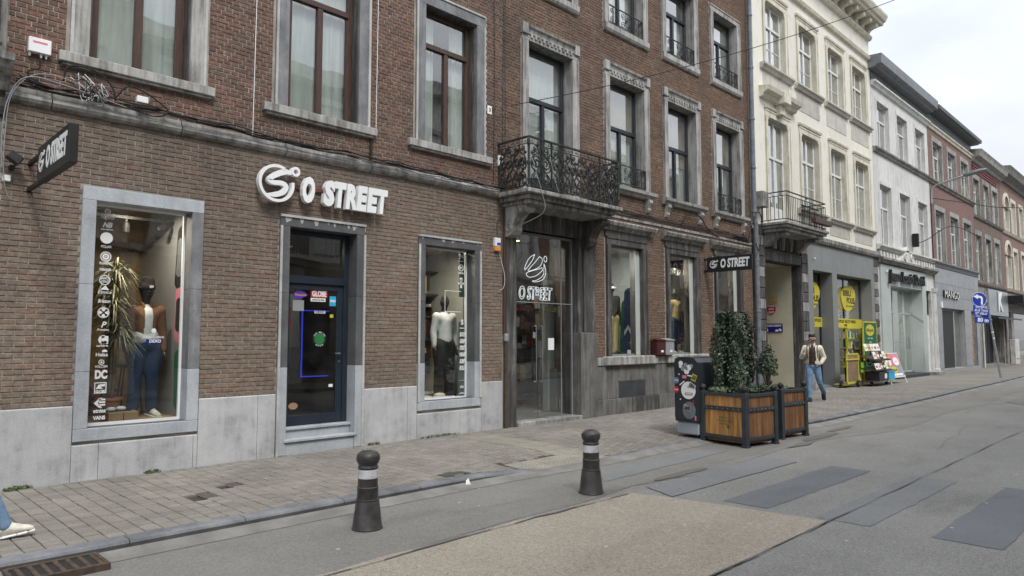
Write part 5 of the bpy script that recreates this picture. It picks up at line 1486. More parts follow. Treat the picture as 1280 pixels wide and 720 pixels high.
# ------------------------------------------------------------------ across the street (seen only in the glass)
def opposite(x0, x1, h, wall, trim, label, storeys, n, balcony=True, shop='black'):
    Y = -14.2
    t = thing('opposite_house', label, 'house', (x0, Y, 0))
    w = (x1 - x0) / n; hs = []
    for s in range(storeys):
        z = 4.9 + s * 3.5
        for i in range(n): hs.append((x0 + w * (i + .5) - .62, x0 + w * (i + .5) + .62, z + (.0 if s == 0 else .2), z + 2.3))
    mb = MB()
    for a, b, c, d in cells_of(x0, x1, 0, h, hs): mb.quad((b, Y, c), (a, Y, c), (a, Y, d), (b, Y, d))
    mb.cur = 0
    mb.box(x0, x1, Y - 9, Y - .5, 0, h)
    mb.build('wall', wall, t)
    for s in range(storeys):
        mb = MB(); z = 4.4 + s * 3.5; mb.box(x0, x1, Y - .2, Y + .16, z, z + .22, .02); mb.build('string_moulding', trim, t)
    mb = MB(); mb.box(x0, x1, Y - .4, Y + .6, h - .5, h); mb.build('cornice', trim, t)
    for a, b, c, d in hs:
        mb = MB()
        mb.box(a - .18, a, Y - .1, Y + .06, c - .1, d + .2); mb.box(b, b + .18, Y - .1, Y + .06, c - .1, d + .2); mb.box(a, b, Y - .1, Y + .06, d, d + .2); mb.box(a - .25, b + .25, Y - .1, Y + .15, c - .22, c - .1)
        mb.cur = 1; mb.box(a, b, Y - .16, Y - .14, c, d); mb.cur = 2
        mb.box(a, a + .06, Y - .14, Y - .08, c, d); mb.box(b - .06, b, Y - .14, Y - .08, c, d); mb.box((a + b) / 2 - .04, (a + b) / 2 + .04, Y - .14, Y - .08, c, d); mb.box(a, b, Y - .14, Y - .08, c + 1.6, c + 1.68)
        mb.build('window', [trim, 'curtain', 'frame_white'], t)
    if balcony:
        mb = MB(); bx = x0 + w * .2; ex = x1 - w * .2
        mb.box(bx, ex, Y, Y + .75, 4.55, 4.68)
        mb.cur = 1
        for i in range(int((ex - bx) / .13)): mb.box(bx + i * .13, bx + i * .13 + .022, Y + .70, Y + .72, 4.68, 5.6)
        mb.box(bx, ex, Y + .69, Y + .73, 5.6, 5.64)
        mb.build('balcony', [trim, 'white_trim'], t)
    # shop front: posts, dark glass
    mb = MB()
    for i in range(n + 1): xx = x0 + w * i; mb.box(max(x0, xx - .25), min(x1, xx + .25), Y - .05, Y + .12, 0, 4.3)
    mb.cur = 1; mb.box(x0 + .26, x1 - .26, Y + .01, Y + .04, .5, 3.4)
    mb.build('shop_front', [trim, shop], t)
opposite(-10, -1.5, 12, 'far_brick2', 'stone_sill', 'red brick house across the street, mirrored in the first window', 2, 3)
opposite(-1.5, 7.0, 12.6, 'cream', 'white_trim', 'cream house across the street, mirrored in the shop windows', 2, 3)
opposite(7.0, 15.5, 11.8, 'far_brick', 'white_trim', 'brown house across the street, mirrored in the entrance glass', 2, 3)
opposite(15.5, 26.0, 12.8, 'white', 'stone_sill', 'white house across the street, mirrored in the balcony house windows', 2, 4)
opposite(26.0, 38.0, 12.2, 'far_brick2', 'cream_trim', 'red house across the street, opposite the hairdresser', 2, 4)
opposite(38.0, 66.0, 12.0, 'cream_grey', 'stone_sill', 'long grey house across the street, opposite the clothes shop', 2, 8)
sheet('opposite_pavement', [(-60, -14.4), (140, -14.4), (140, -11.2), (-60, -11.2)], 0.0, 'paving_far', kind='structure')
MB().box(-60, 140, -11.26, -11.2, -.3, .0).build('opposite_kerb', 'kerbstone', kind='structure')

# ------------------------------------------------------------------ figures: a skinned skeleton per body and garment
def skinned(name, chains, mats, parent, vox=.014, assign=None, smooth=True, label=None, it=6):
    """chains: lists of (x, y, z, r); tapered limbs between the joints, fused into one continuous surface"""
    mb = MB()
    seen = set()
    for ch in chains:
        for i, p in enumerate(ch):
            key = tuple(round(c, 4) for c in p[:3])
            if key not in seen: seen.add(key); mb.ball(p[:3], p[3], 12)
            if i:
                a, b = ch[i - 1], p
                if (Vector(a[:3]) - Vector(b[:3])).length > 1e-4: mb.tube([a[:3], b[:3]], 0, 12, rad=[a[3], b[3]])
    me = mb.mesh(name)
    o = bpy.data.objects.new(name + '_form', me); COL.objects.link(o)
    md = o.modifiers.new('remesh', 'REMESH'); md.mode = 'VOXEL'; md.voxel_size = vox
    ms = o.modifiers.new('smooth', 'SMOOTH'); ms.factor = .5; ms.iterations = it
    bpy.context.view_layer.update()
    ev = o.evaluated_get(bpy.context.evaluated_depsgraph_get())
    m2 = bpy.data.meshes.new_from_object(ev); m2.name = name
    bpy.data.objects.remove(o); bpy.data.meshes.remove(me)
    for q in mats: m2.materials.append(M[q])
    m2.polygons.foreach_set('use_smooth', [smooth] * len(m2.polygons))
    if assign:
        for p in m2.polygons: p.material_index = assign(p.center)
    return put(name, m2, parent, label=label)

def lerp3(a, b, t): return tuple(a[i] + (b[i] - a[i]) * t for i in range(3))
def chain(pts, rad, mid=True):
    out = []
    for i, (p, r) in enumerate(zip(pts, rad)):
        out.append((*p, r))
    return out

def figure(label, cat, name, loc, rz, h, J, top, front, legs, shoes, skin='skin', hands='skin', baggy=1.0, hat=None, hair=None, group=None, tee=None, jacket_open=False, hem=.95, waist=.98, long_top=0.0):
    """J: joints for a 1.8 m person facing -Y; everything is scaled to h"""
    t = thing(name, label, cat, loc, rz, group=group, local=True)
    k = h / 1.8
    def q(p): return tuple(c * k for c in p)
    pel, che, nek, hd = q(J['pelvis']), q(J['chest']), q(J['neck']), q(J['head'])
    wst = lerp3(pel, che, .45)
    body_ch = [[(*pel, .11 * k), (*wst, .10 * k), (*che, .12 * k), (*nek, .055 * k), (*lerp3(nek, hd, .45), .055 * k), (*lerp3(nek, hd, .8), .080 * k), (*hd, .088 * k), (hd[0], hd[1] + .005, hd[2] + .075 * k, .066 * k)]]
    for s in ('l', 'r'):
        sh, el, wr, hn = (q(J[s + x]) for x in ('_sh', '_el', '_wr', '_hand'))
        body_ch.append([(*che, .12 * k), (*sh, .055 * k), (*el, .040 * k), (*wr, .026 * k), (*hn, .030 * k, .018 * k)])
        d = Vector(hn) - Vector(wr); d.normalize()
        side = d.orthogonal().normalized() if abs(d.z) < .5 else Vector((0, 1, 0)).cross(d).cross(d).normalized()
        side2 = Vector((0, 1, 0)) if abs(d.y) < .8 else Vector((0, 0, 1))
        side2 = (side2 - d * side2.dot(d)).normalized(); nrm = d.cross(side2)
        curl = nrm * (.35 if s == 'l' else -.35)
        for f in range(4):
            b = Vector(hn) + side2 * (f - 1.5) * .019 * k
            L = (.062, .072, .068, .052)[f] * k
            body_ch.append([(*hn, .030 * k, .018 * k), (*(b + d * .030 * k), .0095 * k), (*(b + d * (.03 * k + L * .5) + curl * L * .25), .0085 * k), (*(b + d * (.03 * k + L * .85) + curl * L * .9), .007 * k)])
        th = Vector(hn) - d * .03 * k - side2 * .035 * k
        body_ch.append([(*hn, .030 * k, .018 * k), (*th, .011 * k), (*(th + d * .035 * k - side2 * .012 * k), .009 * k)])
        hp, kn, an, to = (q(J[s + x]) for x in ('_hip', '_kn', '_an', '_toe'))
        body_ch.append([(*pel, .11 * k), (*hp, .085 * k), (*kn, .052 * k), (an[0], an[1], an[2] - .02 * k, .036 * k)])
    body = skinned('body', body_ch, [skin], t, vox=.0075 if skin == 'skin' else .013, it=2)
    # trousers
    tr = []
    for s in ('l', 'r'):
        hp, kn, an = (q(J[s + x]) for x in ('_hip', '_kn', '_an'))
        b = baggy
        tr.append([(pel[0], pel[1], pel[2] + .07 * k, .135 * k), (*pel, .14 * k), (*hp, .105 * k * b), (*lerp3(hp, kn, .5), .095 * k * b), (*kn, .075 * k * b), (*lerp3(kn, an, .55), .070 * k * b), (*lerp3(kn, an, .98), .064 * k * b)])
    skinned('trousers', tr, [legs], t)
    # shoes
    for s in ('l', 'r'):
        an, to = Vector(q(J[s + '_an'])), Vector(q(J[s + '_toe']))
        d = to - an; fl = Vector((d.x, d.y, d.z)); L = fl.length; f = fl.normalized()
        side_ = Vector((0, 0, 1)).cross(f).normalized(); up = f.cross(side_)
        mb = MB()
        base = an - up * .0
        Tm = Matrix((( f.x, side_.x, up.x, base.x), (f.y, side_.y, up.y, base.y), (f.z, side_.z, up.z, base.z), (0, 0, 0, 1)))
        mb.T = Tm
        # loft of cross-sections along the foot
        secs = [(-.085, .030, -.075, .01), (-.06, .040, -.085, .045), (0, .043, -.085, .050), (.06, .046, -.088, .015), (.12, .050, -.09, -.015), (.17, .046, -.09, -.035), (.205, .028, -.088, -.055)]
        vs = []; n = 10
        for (x, w, zb, zt) in secs:
            for j in range(n):
                a = 2 * PI * j / n
                cz, hz = (zb + zt) / 2, (zt - zb) / 2
                zz = cz + hz * math.sin(a); yy = w * math.cos(a) * (1.0 if math.sin(a) < .2 else .85)
                vs.append((x * k, yy * k, max(zz, zb + .006) * k))
        fs = [(i * n + j, i * n + (j + 1) % n, (i + 1) * n + (j + 1) % n, (i + 1) * n + j) for i in range(len(secs) - 1) for j in range(n)] + [tuple(range(n - 1, -1, -1)), tuple((len(secs) - 1) * n + j for j in range(n))]
        mb.add(vs, fs)
        so = mb.build('shoe', shoes, t, smooth=True)
        mb = MB(); mb.T = Tm
        for (x0, x1, w) in ((-.092, -.03, .040), (-.03, .08, .046), (.08, .16, .051), (.16, .212, .036)): mb.box(x0 * k, x1 * k, -w * k, w * k, -.100 * k, -.080 * k, .006)
        mb.build('sole', 'white_pl' if shoes == 'shoe_white' else 'rubber', so)
    # top
    tp = []
    wl = (pel[0], pel[1], pel[2] + (hem - .95) * k)
    tp.append([(*wl, .142 * k), (*wst, .142 * k), (*che, .150 * k), (*lerp3(che, nek, .65), .085 * k)])
    for s in ('l', 'r'):
        sh, el, wr = (q(J[s + x]) for x in ('_sh', '_el', '_wr'))
        tp.append([(*che, .150 * k), (*sh, .082 * k), (*lerp3(sh, el, .5), .070 * k), (*el, .064 * k), (*lerp3(el, wr, .5), .058 * k), (*lerp3(el, wr, .93), .046 * k)])
    fy = min(pel[1], che[1])
    def assign(c):
        if front and abs(c.x - che[0]) < (.045 if skin == 'mannequin' and jacket_open else .078 if jacket_open else .04) * k + .03 * k * max(0, (che[2] + .1 - c.z)) and c.y < che[1] - .045 and c.z < nek[2] + .02: return 1
        return 0
    skinned('jacket' if front else 'sweatshirt', tp, [top] + ([front] if front else []), t, assign=assign if front else None)
    if tee:   # shirt hem hanging below the jacket
        skinned('shirt_hem', [[(pel[0] - .03, pel[1], pel[2] + .10 * k, .146 * k), (pel[0] + .03, pel[1], pel[2] + .11 * k, .146 * k)]], [tee], t)
    if front:
        for s in (-1, 1):   # collar
            mb = MB(); x = nek[0] + s * .045 * k
            mb.tube([(nek[0] + s * .012, nek[1] + .055 * k, nek[2] + .035 * k), (x + s * .015, nek[1], nek[2] + .03 * k), (x, nek[1] - .055 * k, nek[2] - .005 * k), (x - s * .0, nek[1] - .095 * k, nek[2] - .07 * k)], .018 * k, 6, rad=[.018 * k, .022 * k, .022 * k, .010 * k])
            mb.build('collar', top, t, smooth=True)
    # face
    fz, fyy = hd[2] + .0 * k, hd[1] - .088 * k
    mb = MB(); mb.tube([(hd[0], fyy + .012, fz + .022 * k), (hd[0], fyy - .012 * k, fz - .012 * k), (hd[0], fyy + .012, fz - .024 * k)], .012 * k, 6, rad=[.006 * k, .013 * k, .010 * k]); mb.build('nose', skin, t, smooth=True)
    for s in (-1, 1):
        MB().ball((hd[0] + s * .032 * k, fyy + .012 * k, fz + .018 * k), .010 * k, 8).build('eye', 'white_p' if skin == 'skin' else skin, t, smooth=True)
        MB().ball((hd[0] + s * .087 * k, hd[1] + .005, fz), .022 * k, 8, (.35, .7, 1.2)).build('ear', skin, t, smooth=True)
        mb = MB(); mb.box(hd[0] + s * .032 * k - .016 * k, hd[0] + s * .032 * k + .016 * k, fyy - .0, fyy + .02 * k, fz + .036 * k, fz + .040 * k, .001); mb.build('eyebrow', 'hair' if skin == 'skin' else skin, t)
    mb = MB(); mb.tube([(hd[0] - .024 * k, fyy + .012 * k, fz - .045 * k), (hd[0], fyy + .003, fz - .043 * k), (hd[0] + .024 * k, fyy + .012 * k, fz - .045 * k)], .006 * k, 6); mb.build('mouth', skin, t, smooth=True)
    if hair:
        mb = MB(); r_ = random.Random(4)
        mb.ball((hd[0], hd[1] + .010 * k, hd[2] + .066 * k), .094 * k, 14, (1.0, 1.06, .70)); mb.ball((hd[0], hd[1] + .04 * k, hd[2] + .01), .085 * k, 12, (1.05, .85, .9))
        for i in range(60):
            a, b = r_.uniform(0, 2 * PI), r_.uniform(.25, 1.3)
            p = Vector((hd[0] + .088 * k * math.cos(a) * math.cos(b), hd[1] + .02 * k + .095 * k * math.sin(a) * math.cos(b), hd[2] + .06 * k + .068 * k * math.sin(b)))
            mb.tube([p, p + Vector((.012 * math.cos(a), -.012, .014))], .008, 4, rad=[.009, .002])
        mb.build('hair', 'hair', t, smooth=True)
    if hat:
        mb = MB(); mb.lathe([(.098 * k, -.0), (.104 * k, .02 * k), (.104 * k, .06 * k), (.098 * k, .062 * k), (.100 * k, .10 * k), (.085 * k, .15 * k), (.05 * k, .18 * k), (.01, .185 * k)], hd[0], hd[1] + .005, hd[2] + .025 * k, 16)
        ho = mb.build('beanie', hat, t, smooth=True)
        MB().box(hd[0] + .0, hd[0] + .05, hd[1] - .108 * k, hd[1] - .100 * k, hd[2] + .045 * k, hd[2] + .078 * k, .002).build('patch', 'white_p', ho)
    return t, q

STAND = dict(pelvis=(0, 0, .95), chest=(0, 0, 1.34), neck=(0, .01, 1.50), head=(0, -.01, 1.68),
             l_sh=(.175, .0, 1.42), l_el=(.225, .02, 1.13), l_wr=(.235, -.03, .88), l_hand=(.235, -.05, .80),
             r_sh=(-.175, .0, 1.42), r_el=(-.225, .02, 1.13), r_wr=(-.235, -.03, .88), r_hand=(-.235, -.05, .80),
             l_hip=(.095, 0, .90), l_kn=(.105, -.01, .50), l_an=(.115, .03, .10), l_toe=(.135, -.17, .10),
             r_hip=(-.095, 0, .90), r_kn=(-.105, -.01, .50), r_an=(-.115, .03, .10), r_toe=(-.135, -.17, .10))

def show_box(parent, x0, x1, z0, z1, y0, y1, back, left, right, ceil, floor, name='display_lining'):
    mb = MB()
    mb.quad((x0, y1, z0), (x1, y1, z0), (x1, y1, z1), (x0, y1, z1)); mb.cur = 1
    mb.quad((x0, y0, z0), (x0, y1, z0), (x0, y1, z1), (x0, y0, z1)); mb.cur = 2
    mb.quad((x1, y0, z0), (x1, y1, z0), (x1, y1, z1), (x1, y0, z1)); mb.cur = 3
    mb.quad((x0, y0, z1), (x1, y0, z1), (x1, y1, z1), (x0, y1, z1)); mb.cur = 4
    mb.quad((x0, y0, z0), (x1, y0, z0), (x1, y1, z0), (x0, y1, z0))
    return mb.build(name, [back, left, right, ceil, floor], parent)

def lit_panel(label, x, y, z, w, d, power, col=(1.0, .86, .68), name='ceiling_light'):
    """a ceiling lamp added to light a shop interior: housing, glowing diffuser and area light"""
    t = thing(name, label, 'lamp', (x, y, z))
    MB().box(x - w / 2, x + w / 2, y - d / 2, y + d / 2, z, z + .05, .005).build('housing', 'white_pl', t)
    MB().box(x - w / 2 + .02, x + w / 2 - .02, y - d / 2 + .02, y + d / 2 - .02, z - .012, z - .002).build('diffuser', 'bulb', t)
    ld = bpy.data.lights.new('shop_light', 'AREA'); ld.shape = 'RECTANGLE'; ld.size = w; ld.size_y = d; ld.energy = power; ld.color = col
    lo = bpy.data.objects.new('shop_light', ld); COL.objects.link(lo); lo.location = (0, 0, -.02); lo.parent = t
    return t
lit_panel('added ceiling lamp brightening the mannequin in the left shop window', 3.0, .55, 3.37, .10, .10, 20)  # added to brighten the display; the ceiling itself carries only the track
lit_panel('added ceiling lamp brightening the mannequin in the right shop window', 8.1, .45, 3.29, .10, .10, 22)  # added to brighten the grey sweatshirt, set in front of the mannequin
lit_panel('lit ceiling lamp inside the shop behind the door', 5.5, 1.3, 3.22, .10, .10, 4)
lit_panel('lit ceiling lamp inside the glass entrance', 11.2, 1.6, 3.85, .12, .12, 10)
lit_panel('lit ceiling lamp over the snowboards in the first display window', 13.3, .7, 3.78, .12, .12, 26, (1, .95, .88))
lit_panel('lit ceiling lamp over the yellow jacket in the middle display window', 15.7, .7, 3.78, .12, .12, 24)
lit_panel('lit ceiling lamp in the display window behind the ivy', 18.0, .7, 3.78, .12, .12, 12)

# ------------------------------------------------------------------ first shop window
w1 = MB()
for a in ((2.37, 2.40, .27, .31, .60, 3.30), (3.46, 3.49, .27, .31, .60, 3.30), (2.40, 3.46, .27, .31, .60, .635), (2.40, 3.46, .27, .31, 3.27, 3.30)): w1.box(*a)
w1o = w1.build('shop_window', 'white_pl', A)
MB().box(2.395, 3.465, .285, .293, .63, 3.275).build('pane', 'glass_shop', w1o)
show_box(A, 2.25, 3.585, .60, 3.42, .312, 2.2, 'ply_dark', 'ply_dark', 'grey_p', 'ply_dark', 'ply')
dm = MB()
DX = 2.555
def lab(s, z, h, w, bold=.02, shear=0.0): put_text(dm, s, DX, .280, z, h, .002, bold=bold, width=w, shear=shear)
def rr_disc(z, r, r2=0.0, a0=0, a1=360, sx=1.0, x=DX): disc(dm, x, .282, z, r, 18, .002, sx, r2, a0, a1)
rr_disc(3.215, .034, .022); rr_disc(3.215, .010); lab('Magenta', 3.145, .075, .15, .01, .3)
lab('NB', 3.045, .085, .11, .04, .35); lab('new balance', 2.992, .022, .13)
rr_disc(2.885, .070, 0); lab('POLAR', 2.775, .045, .115, .0)
rr_disc(2.655, .062, .050); rr_disc(2.655, .040, .018); rr_disc(2.655, .010); lab('ELEMENT', 2.570, .042, .135, .03)
lab('THRASHER', 2.492, .040, .135, .04)
rr_disc(2.365, .062, .052); lab('SANTA', 2.385, .04, .10, .03, .2); lab('CRUZ', 2.345, .04, .09, .03, .2)
dm.prism([(DX - .05, 2.245), (DX + .05, 2.245), (DX + .01, 2.30)], .280, .282, 'Y'); lab('Etnica', 2.215, .055, .15, .01, .3)
lab('Brixton', 2.105, .06, .14, .02, .3)
rr_disc(1.965, .066, .056)
for a0 in (0, 90, 180, 270): rr_disc(1.965, .052, .016, a0 - 27, a0 + 27)
lab('P', 1.815, .10, .06, .02, .3); lab('Primitive', 1.755, .04, .13, .01, .3)
rr_disc(1.635, .055, .022, 70, 330, x=DX + .01); dm.box(DX - .01, DX + .065, .280, .282, 1.585, 1.68); lab('carhartt', 1.562, .038, .13, .02)
rr_disc(1.485, .030, 0, 0, 180, x=DX + .03); lab('Helas', 1.452, .06, .13)
rr_disc(1.362, .032, .024); dm.prism([(DX - .014, 1.35), (DX + .014, 1.35), (DX, 1.382)], .280, .282, 'Y'); lab('VOLCOM', 1.308, .038, .135, .02)
lab('DC', 1.208, .135, .135, .06)
for a in ((DX - .066, DX + .066, 1.108, 1.118), (DX - .066, DX + .066, .985, .995), (DX - .066, DX - .056, .995, 1.108), (DX + .056, DX + .066, .995, 1.108)): dm.box(a[0], a[1], .280, .282, a[2], a[3])
dm.prism([(DX - .05, 1.04), (DX - .02, 1.09), (DX + .05, 1.10), (DX + .05, 1.07), (DX, 1.065), (DX + .03, 1.04)], .280, .282, 'Y')
lab('GLOBE', 1.010, .040, .105, .05)
for z, d in ((.90, 0), (.868, 0), (.836, 0)): dm.box(DX - .01, DX + .06, .280, .282, z, z + .020)
dm.prism([(DX - .065, .868), (DX - .005, .93), (DX + .03, .93), (DX - .02, .878), (DX - .02, .868), (DX + .03, .812), (DX - .005, .812)], .280, .282, 'Y')
lab('etnies', .775, .070, .135, .03)
lab('VANS', .690, .062, .135, .05)
dm.build('brand_decals', 'white_p', w1o)
dm = MB(); lab.__defaults__
put_text(dm, 'SCREEN & MERCH', 3.14, .280, 1.665, .035, .002, width=.25, bold=.02); put_text(dm, 'DEXO', 3.16, .2795, 1.615, .055, .002, width=.14, bold=.03); disc(dm, 3.14, .282, 1.75, .03, 10, .002)
dm.build('shop_sticker', 'white_p', w1o); MB().box(3.05, 3.25, .2805, .2815, 1.59, 1.64).build('sticker_ground', 'navy_p', w1o)
J1 = dict(STAND)
J1.update(l_an=(.12, .03, .10), l_toe=(.17, -.17, .08), r_toe=(-.15, -.17, .08))
man1, _ = figure('black mannequin in brown jacket, white shirt, dark jeans and black beanie, left window', 'mannequin', 'mannequin', (3.24, .84, .605), R(0), 1.80, J1, 'brown_cloth', 'white_cloth', 'denim_dark', 'shoe_white', skin='mannequin', baggy=1.18, hat='black_cloth', tee='white_cloth', jacket_open=True, hem=1.02)
def skateboard(name, label, loc, rot, L, w, m, m2, group=None, cat='skateboard'):
    t = thing(name, label, cat, loc, 0, group=group, local=True); t.rotation_euler = rot
    mb = MB(); n = 10; pts = []
    for i in range(n + 1): a = PI * i / n; pts.append((w / 2 * math.cos(a), L / 2 - w / 2 + w / 2 * math.sin(a)))
    for i in range(n + 1): a = PI + PI * i / n; pts.append((w / 2 * math.cos(a), -L / 2 + w / 2 + w / 2 * math.sin(a)))
    mb.prism(pts, -.006, .006, 'Y'); d = mb.build('deck', m, t)
    mb = MB(); mb.prism([(x * .75, z * .62) for x, z in pts], -.0085, -.0065, 'Y'); mb.build('deck_graphic', m2, t)
    for s in (-1, 1):
        mb = MB(); mb.box(-.05, .05, .006, .045, s * L * .30 - .02, s * L * .30 + .02); tk = mb.build('truck', 'steel', t)
        for q_ in (-1, 1): MB().lathe([(.026, -.016), (.026, .016)], q_ * .085, .05, s * L * .30, 10, 'X').build('wheel', 'white_pl', t)
    return t
for k, (y, z, L, m_, m2_, lb) in enumerate(((.52, 2.75, .86, 'black', 'zinc', 'dark skateboard with a grey underside, uppermost on the side wall of the left window'), (.50, 1.97, .74, 'pink_p', 'black', 'pink skateboard with black print hanging on the side wall of the left window'), (.46, 1.10, .80, 'green_p', 'green_p', 'green skateboard, lowest on the side wall of the left window'))):
    skateboard('skateboard', lb, (3.545, y - .02, z), (0, R(4 - 3 * k), R(-82)), L, .21, m_, m2_, 'skateboards hung in the left shop window')
def spiky_plant(label, loc, stems, seed, leaf='leaf_dry', pot=True, L=.34, n=46):
    q = random.Random(seed)
    t = thing('potted_plant', label, 'potted plant', loc, 0)
    x0, y0, z0 = loc
    if pot: MB().lathe([(.10, 0), (.15, .24), (.165, .25), (.165, .28), (.14, .28), (.13, .25)], x0, y0, z0, 16).build('pot', 'terracotta', t)
    for (dx, dy, hh) in stems:
        st = MB(); st.tube([(x0 + dx * .3, y0 + dy * .3, z0 + .2), (x0 + dx * .7, y0 + dy * .7, z0 + hh * .6), (x0 + dx, y0 + dy, z0 + hh)], .018, 6); st.build('stem', 'bark', t)
        mb = MB()
        for i in range(n):
            a = q.uniform(0, 2 * PI); up = q.uniform(-.5, 1.0); l = L * q.uniform(.6, 1.15); w = .010
            b = Vector((x0 + dx, y0 + dy, z0 + hh + q.uniform(-.12, .05)))
            d = Vector((math.cos(a), math.sin(a) * .8, up)).normalized(); s = d.cross(Vector((0, 0, 1))).normalized() * w
            p1 = b + d * l * .5; p2 = b + d * l + Vector((0, 0, -l * .38)); p1.z += .02
            mb.add([tuple(b - s * .6), tuple(b + s * .6), tuple(p1 + s), tuple(p1 - s), tuple(p2)], [(0, 1, 2, 3), (3, 2, 4)])
        mb.build('leaf_rosette', leaf, t)
    return t
spiky_plant('tall spiky dracaena with three leaf rosettes beside the mannequin in the left window', (2.80, .75, .61), [(.05, .05, 1.92), (.0, -.08, 1.52), (.10, .0, 1.12), (-.04, .1, 1.72), (.02, .12, 1.30)], 5, L=.38, n=120)
spiky_plant('dry orange leaved plant standing at the left edge behind the brand decals', (2.52, .95, .61), [(.02, 0, 1.62), (.0, .1, 1.35)], 6, leaf='orange_p', L=.26, n=14, pot=False)
for k, (x, lb) in enumerate(((2.80, 'cardboard shoe box at the left, under the grey slippers'), (2.98, 'cardboard shoe box next to the mannequin\'s feet'))):
    t = thing('shoe_box', lb, 'box', (x, .58, .605), R(3), group='shoe boxes in the left window', local=True)
    MB().box(-.085, .085, -.14, .14, 0, .10, .003).build('box', 'card', t); MB().box(-.088, .088, -.143, .143, .085, .115, .003).build('lid', 'card', t)
for k, (x, y, rz_) in enumerate(((2.80, .56, 100), (2.93, .60, 70))):
    t = thing('slipper', ('grey slipper lying on the left shoe box', 'grey slipper lying on the right shoe box')[k], 'slipper', (x, y, .722), R(rz_), group='slippers on the shoe boxes', local=True)
    mb = MB(); mb.ball((0, .02, .03), .04, 10, (1, 1.6, .8)); mb.build('upper', 'grey_cloth', t, smooth=True); MB().box(-.04, .04, -.10, .085, 0, .012, .005).build('sole', 'rubber', t)
t = thing('crate', 'dark red plastic crate standing behind the plant in the left window', 'crate', (2.95, 1.5, .605))
mb = MB()
for z in (0, .1, .2, .3): mb.box(2.75, 3.15, 1.4, 1.42, .61 + z, .66 + z)
for x in (2.75, 2.88, 3.01, 3.13): mb.box(x, x + .02, 1.39, 1.41, .61, 1.0)
mb.box(2.75, 3.15, 1.42, 1.70, .61, .63); mb.build('crate_wall', mat('wine_plastic', (.16, .02, .05), None, 4, .5, 0), t)
t = thing('stool', 'black stool with thin legs behind the mannequin in the left window', 'stool', (3.25, 1.45, .605))
MB().lathe([(.17, 0), (.18, .02), (.17, .04)], 3.25, 1.45, 1.25, 16).build('seat', 'black', t)
for a in range(4): MB().tube([(3.25 + .12 * math.cos(a * PI / 2 + .7), 1.45 + .12 * math.sin(a * PI / 2 + .7), 1.26), (3.25 + .2 * math.cos(a * PI / 2 + .7), 1.45 + .2 * math.sin(a * PI / 2 + .7), .61)], .012, 6).build('leg', 'black', t)
t = thing('track_light', 'black ceiling track with two spot lamps in the left window', 'track light', (3.0, .9, 3.3))
MB().box(2.45, 3.57, .88, .92, 3.26, 3.30).build('rail', 'black', t); MB().box(2.3, 3.0, 1.36, 1.40, 3.38, 3.41).build('rail', 'black', t)
for x, rx_ in ((2.97, 0), (3.50, 60)):
    mb = MB(); mb.T = Matrix.Translation((x, .9, 3.22)) @ Matrix.Rotation(R(rx_), 4, 'Y'); mb.lathe([(.03, 0), (.045, -.02), (.045, -.14), (.04, -.15)], 0, 0, 0, 12); mb.build('spot', 'black', t)
    MB().box(x - .01, x + .01, .89, .91, 3.2, 3.27).build('bracket', 'black', t)

w1o.location.y = -.08
# ------------------------------------------------------------------ the shop door
do = MB()
for a in ((4.866, 4.93, .27, .34, .371, 3.262), (5.90, 5.984, .27, .34, .371, 3.262), (4.93, 5.90, .27, .34, 3.19, 3.262), (4.93, 5.90, .255, .34, 2.47, 2.58)): do.box(*a, .004)
for a in ((4.935, 5.01, .285, .33, .38, 2.465), (5.79, 5.895, .285, .33, .38, 2.465), (5.01, 5.79, .285, .33, .38, .52), (5.01, 5.79, .285, .33, 2.38, 2.465)): do.box(*a, .003)
doo = do.build('shop_door', 'frame_navy', A)
MB().box(5.0, 5.80, .305, .312, .51, 2.39).build('pane', 'glass_shop', doo); MB().box(4.92, 5.91, .30, .307, 2.575, 3.20).build('pane', 'glass_shop', doo)
mb = MB(); mb.tube([(5.84, .285, 1.42), (5.84, .235, 1.42), (5.74, .225, 1.425)], .009, 6); mb.lathe([(.02, 0), (.02, -.01)], 5.84, .285, 1.42, 10, 'Y'); mb.lathe([(.014, 0), (.014, -.012)], 5.84, .285, 1.30, 10, 'Y'); mb.build('handle', 'steel', doo)
mb = MB(); disc(mb, 5.51, .302, 1.64, .085, 24, .002); mb.build('open_sticker', mat('sticker_green', (.03, .22, .06), None, 3, .5, 0), doo)
mb = MB(); disc(mb, 5.51, .303, 1.64, .118, 24, .001); mb.build('sticker_ring', 'black', doo)
mb = MB()
for s, a0, a1, fl in (("YES WE'RE", 150, 30, 0), ('OPEN', 240, 300, 1)):
    for i, chh in enumerate(s):
        a = R(a0 + (a1 - a0) * i / (len(s) - 1))
        v_, f_ = text_shape(chh, .030, .002, bold=.02)
        if v_:
            mb.T = Matrix.Translation((5.51 + .101 * math.cos(a), .300, 1.64 + .101 * math.sin(a))) @ Matrix.Rotation(-(a - PI / 2 + (PI if fl else 0)), 4, 'Y'); mb.add(v_, f_)
mb.T = None; mb.build('sticker_lettering', 'white_p', doo)
def sign_card(parent, name, x0, x1, z0, z1, m_, y, txt=None, tm='white_p', h=.06, bold=.04):
    o = MB().box(x0, x1, y, y + .002, z0, z1).build(name, m_, parent)
    if txt:
        mb = MB()
        for i, s in enumerate(txt.split('|')):
            n_ = len(txt.split('|')); put_text(mb, s, (x0 + x1) / 2, y - .001, z1 - (z1 - z0) * (i + .5) / n_, min(h, (z1 - z0) / n_ * 1.1), .001, width=(x1 - x0) * .86, bold=bold)
        mb.build('lettering', tm, o)
    return o
sign_card(doo, 'poster', 5.35, 5.63, 2.27, 2.38, 'red_p', .300, 'GLOBE', h=.12)
sign_card(doo, 'poster', 5.35, 5.60, 2.21, 2.262, 'white_p', .300, 'united by fate', 'black', h=.03)
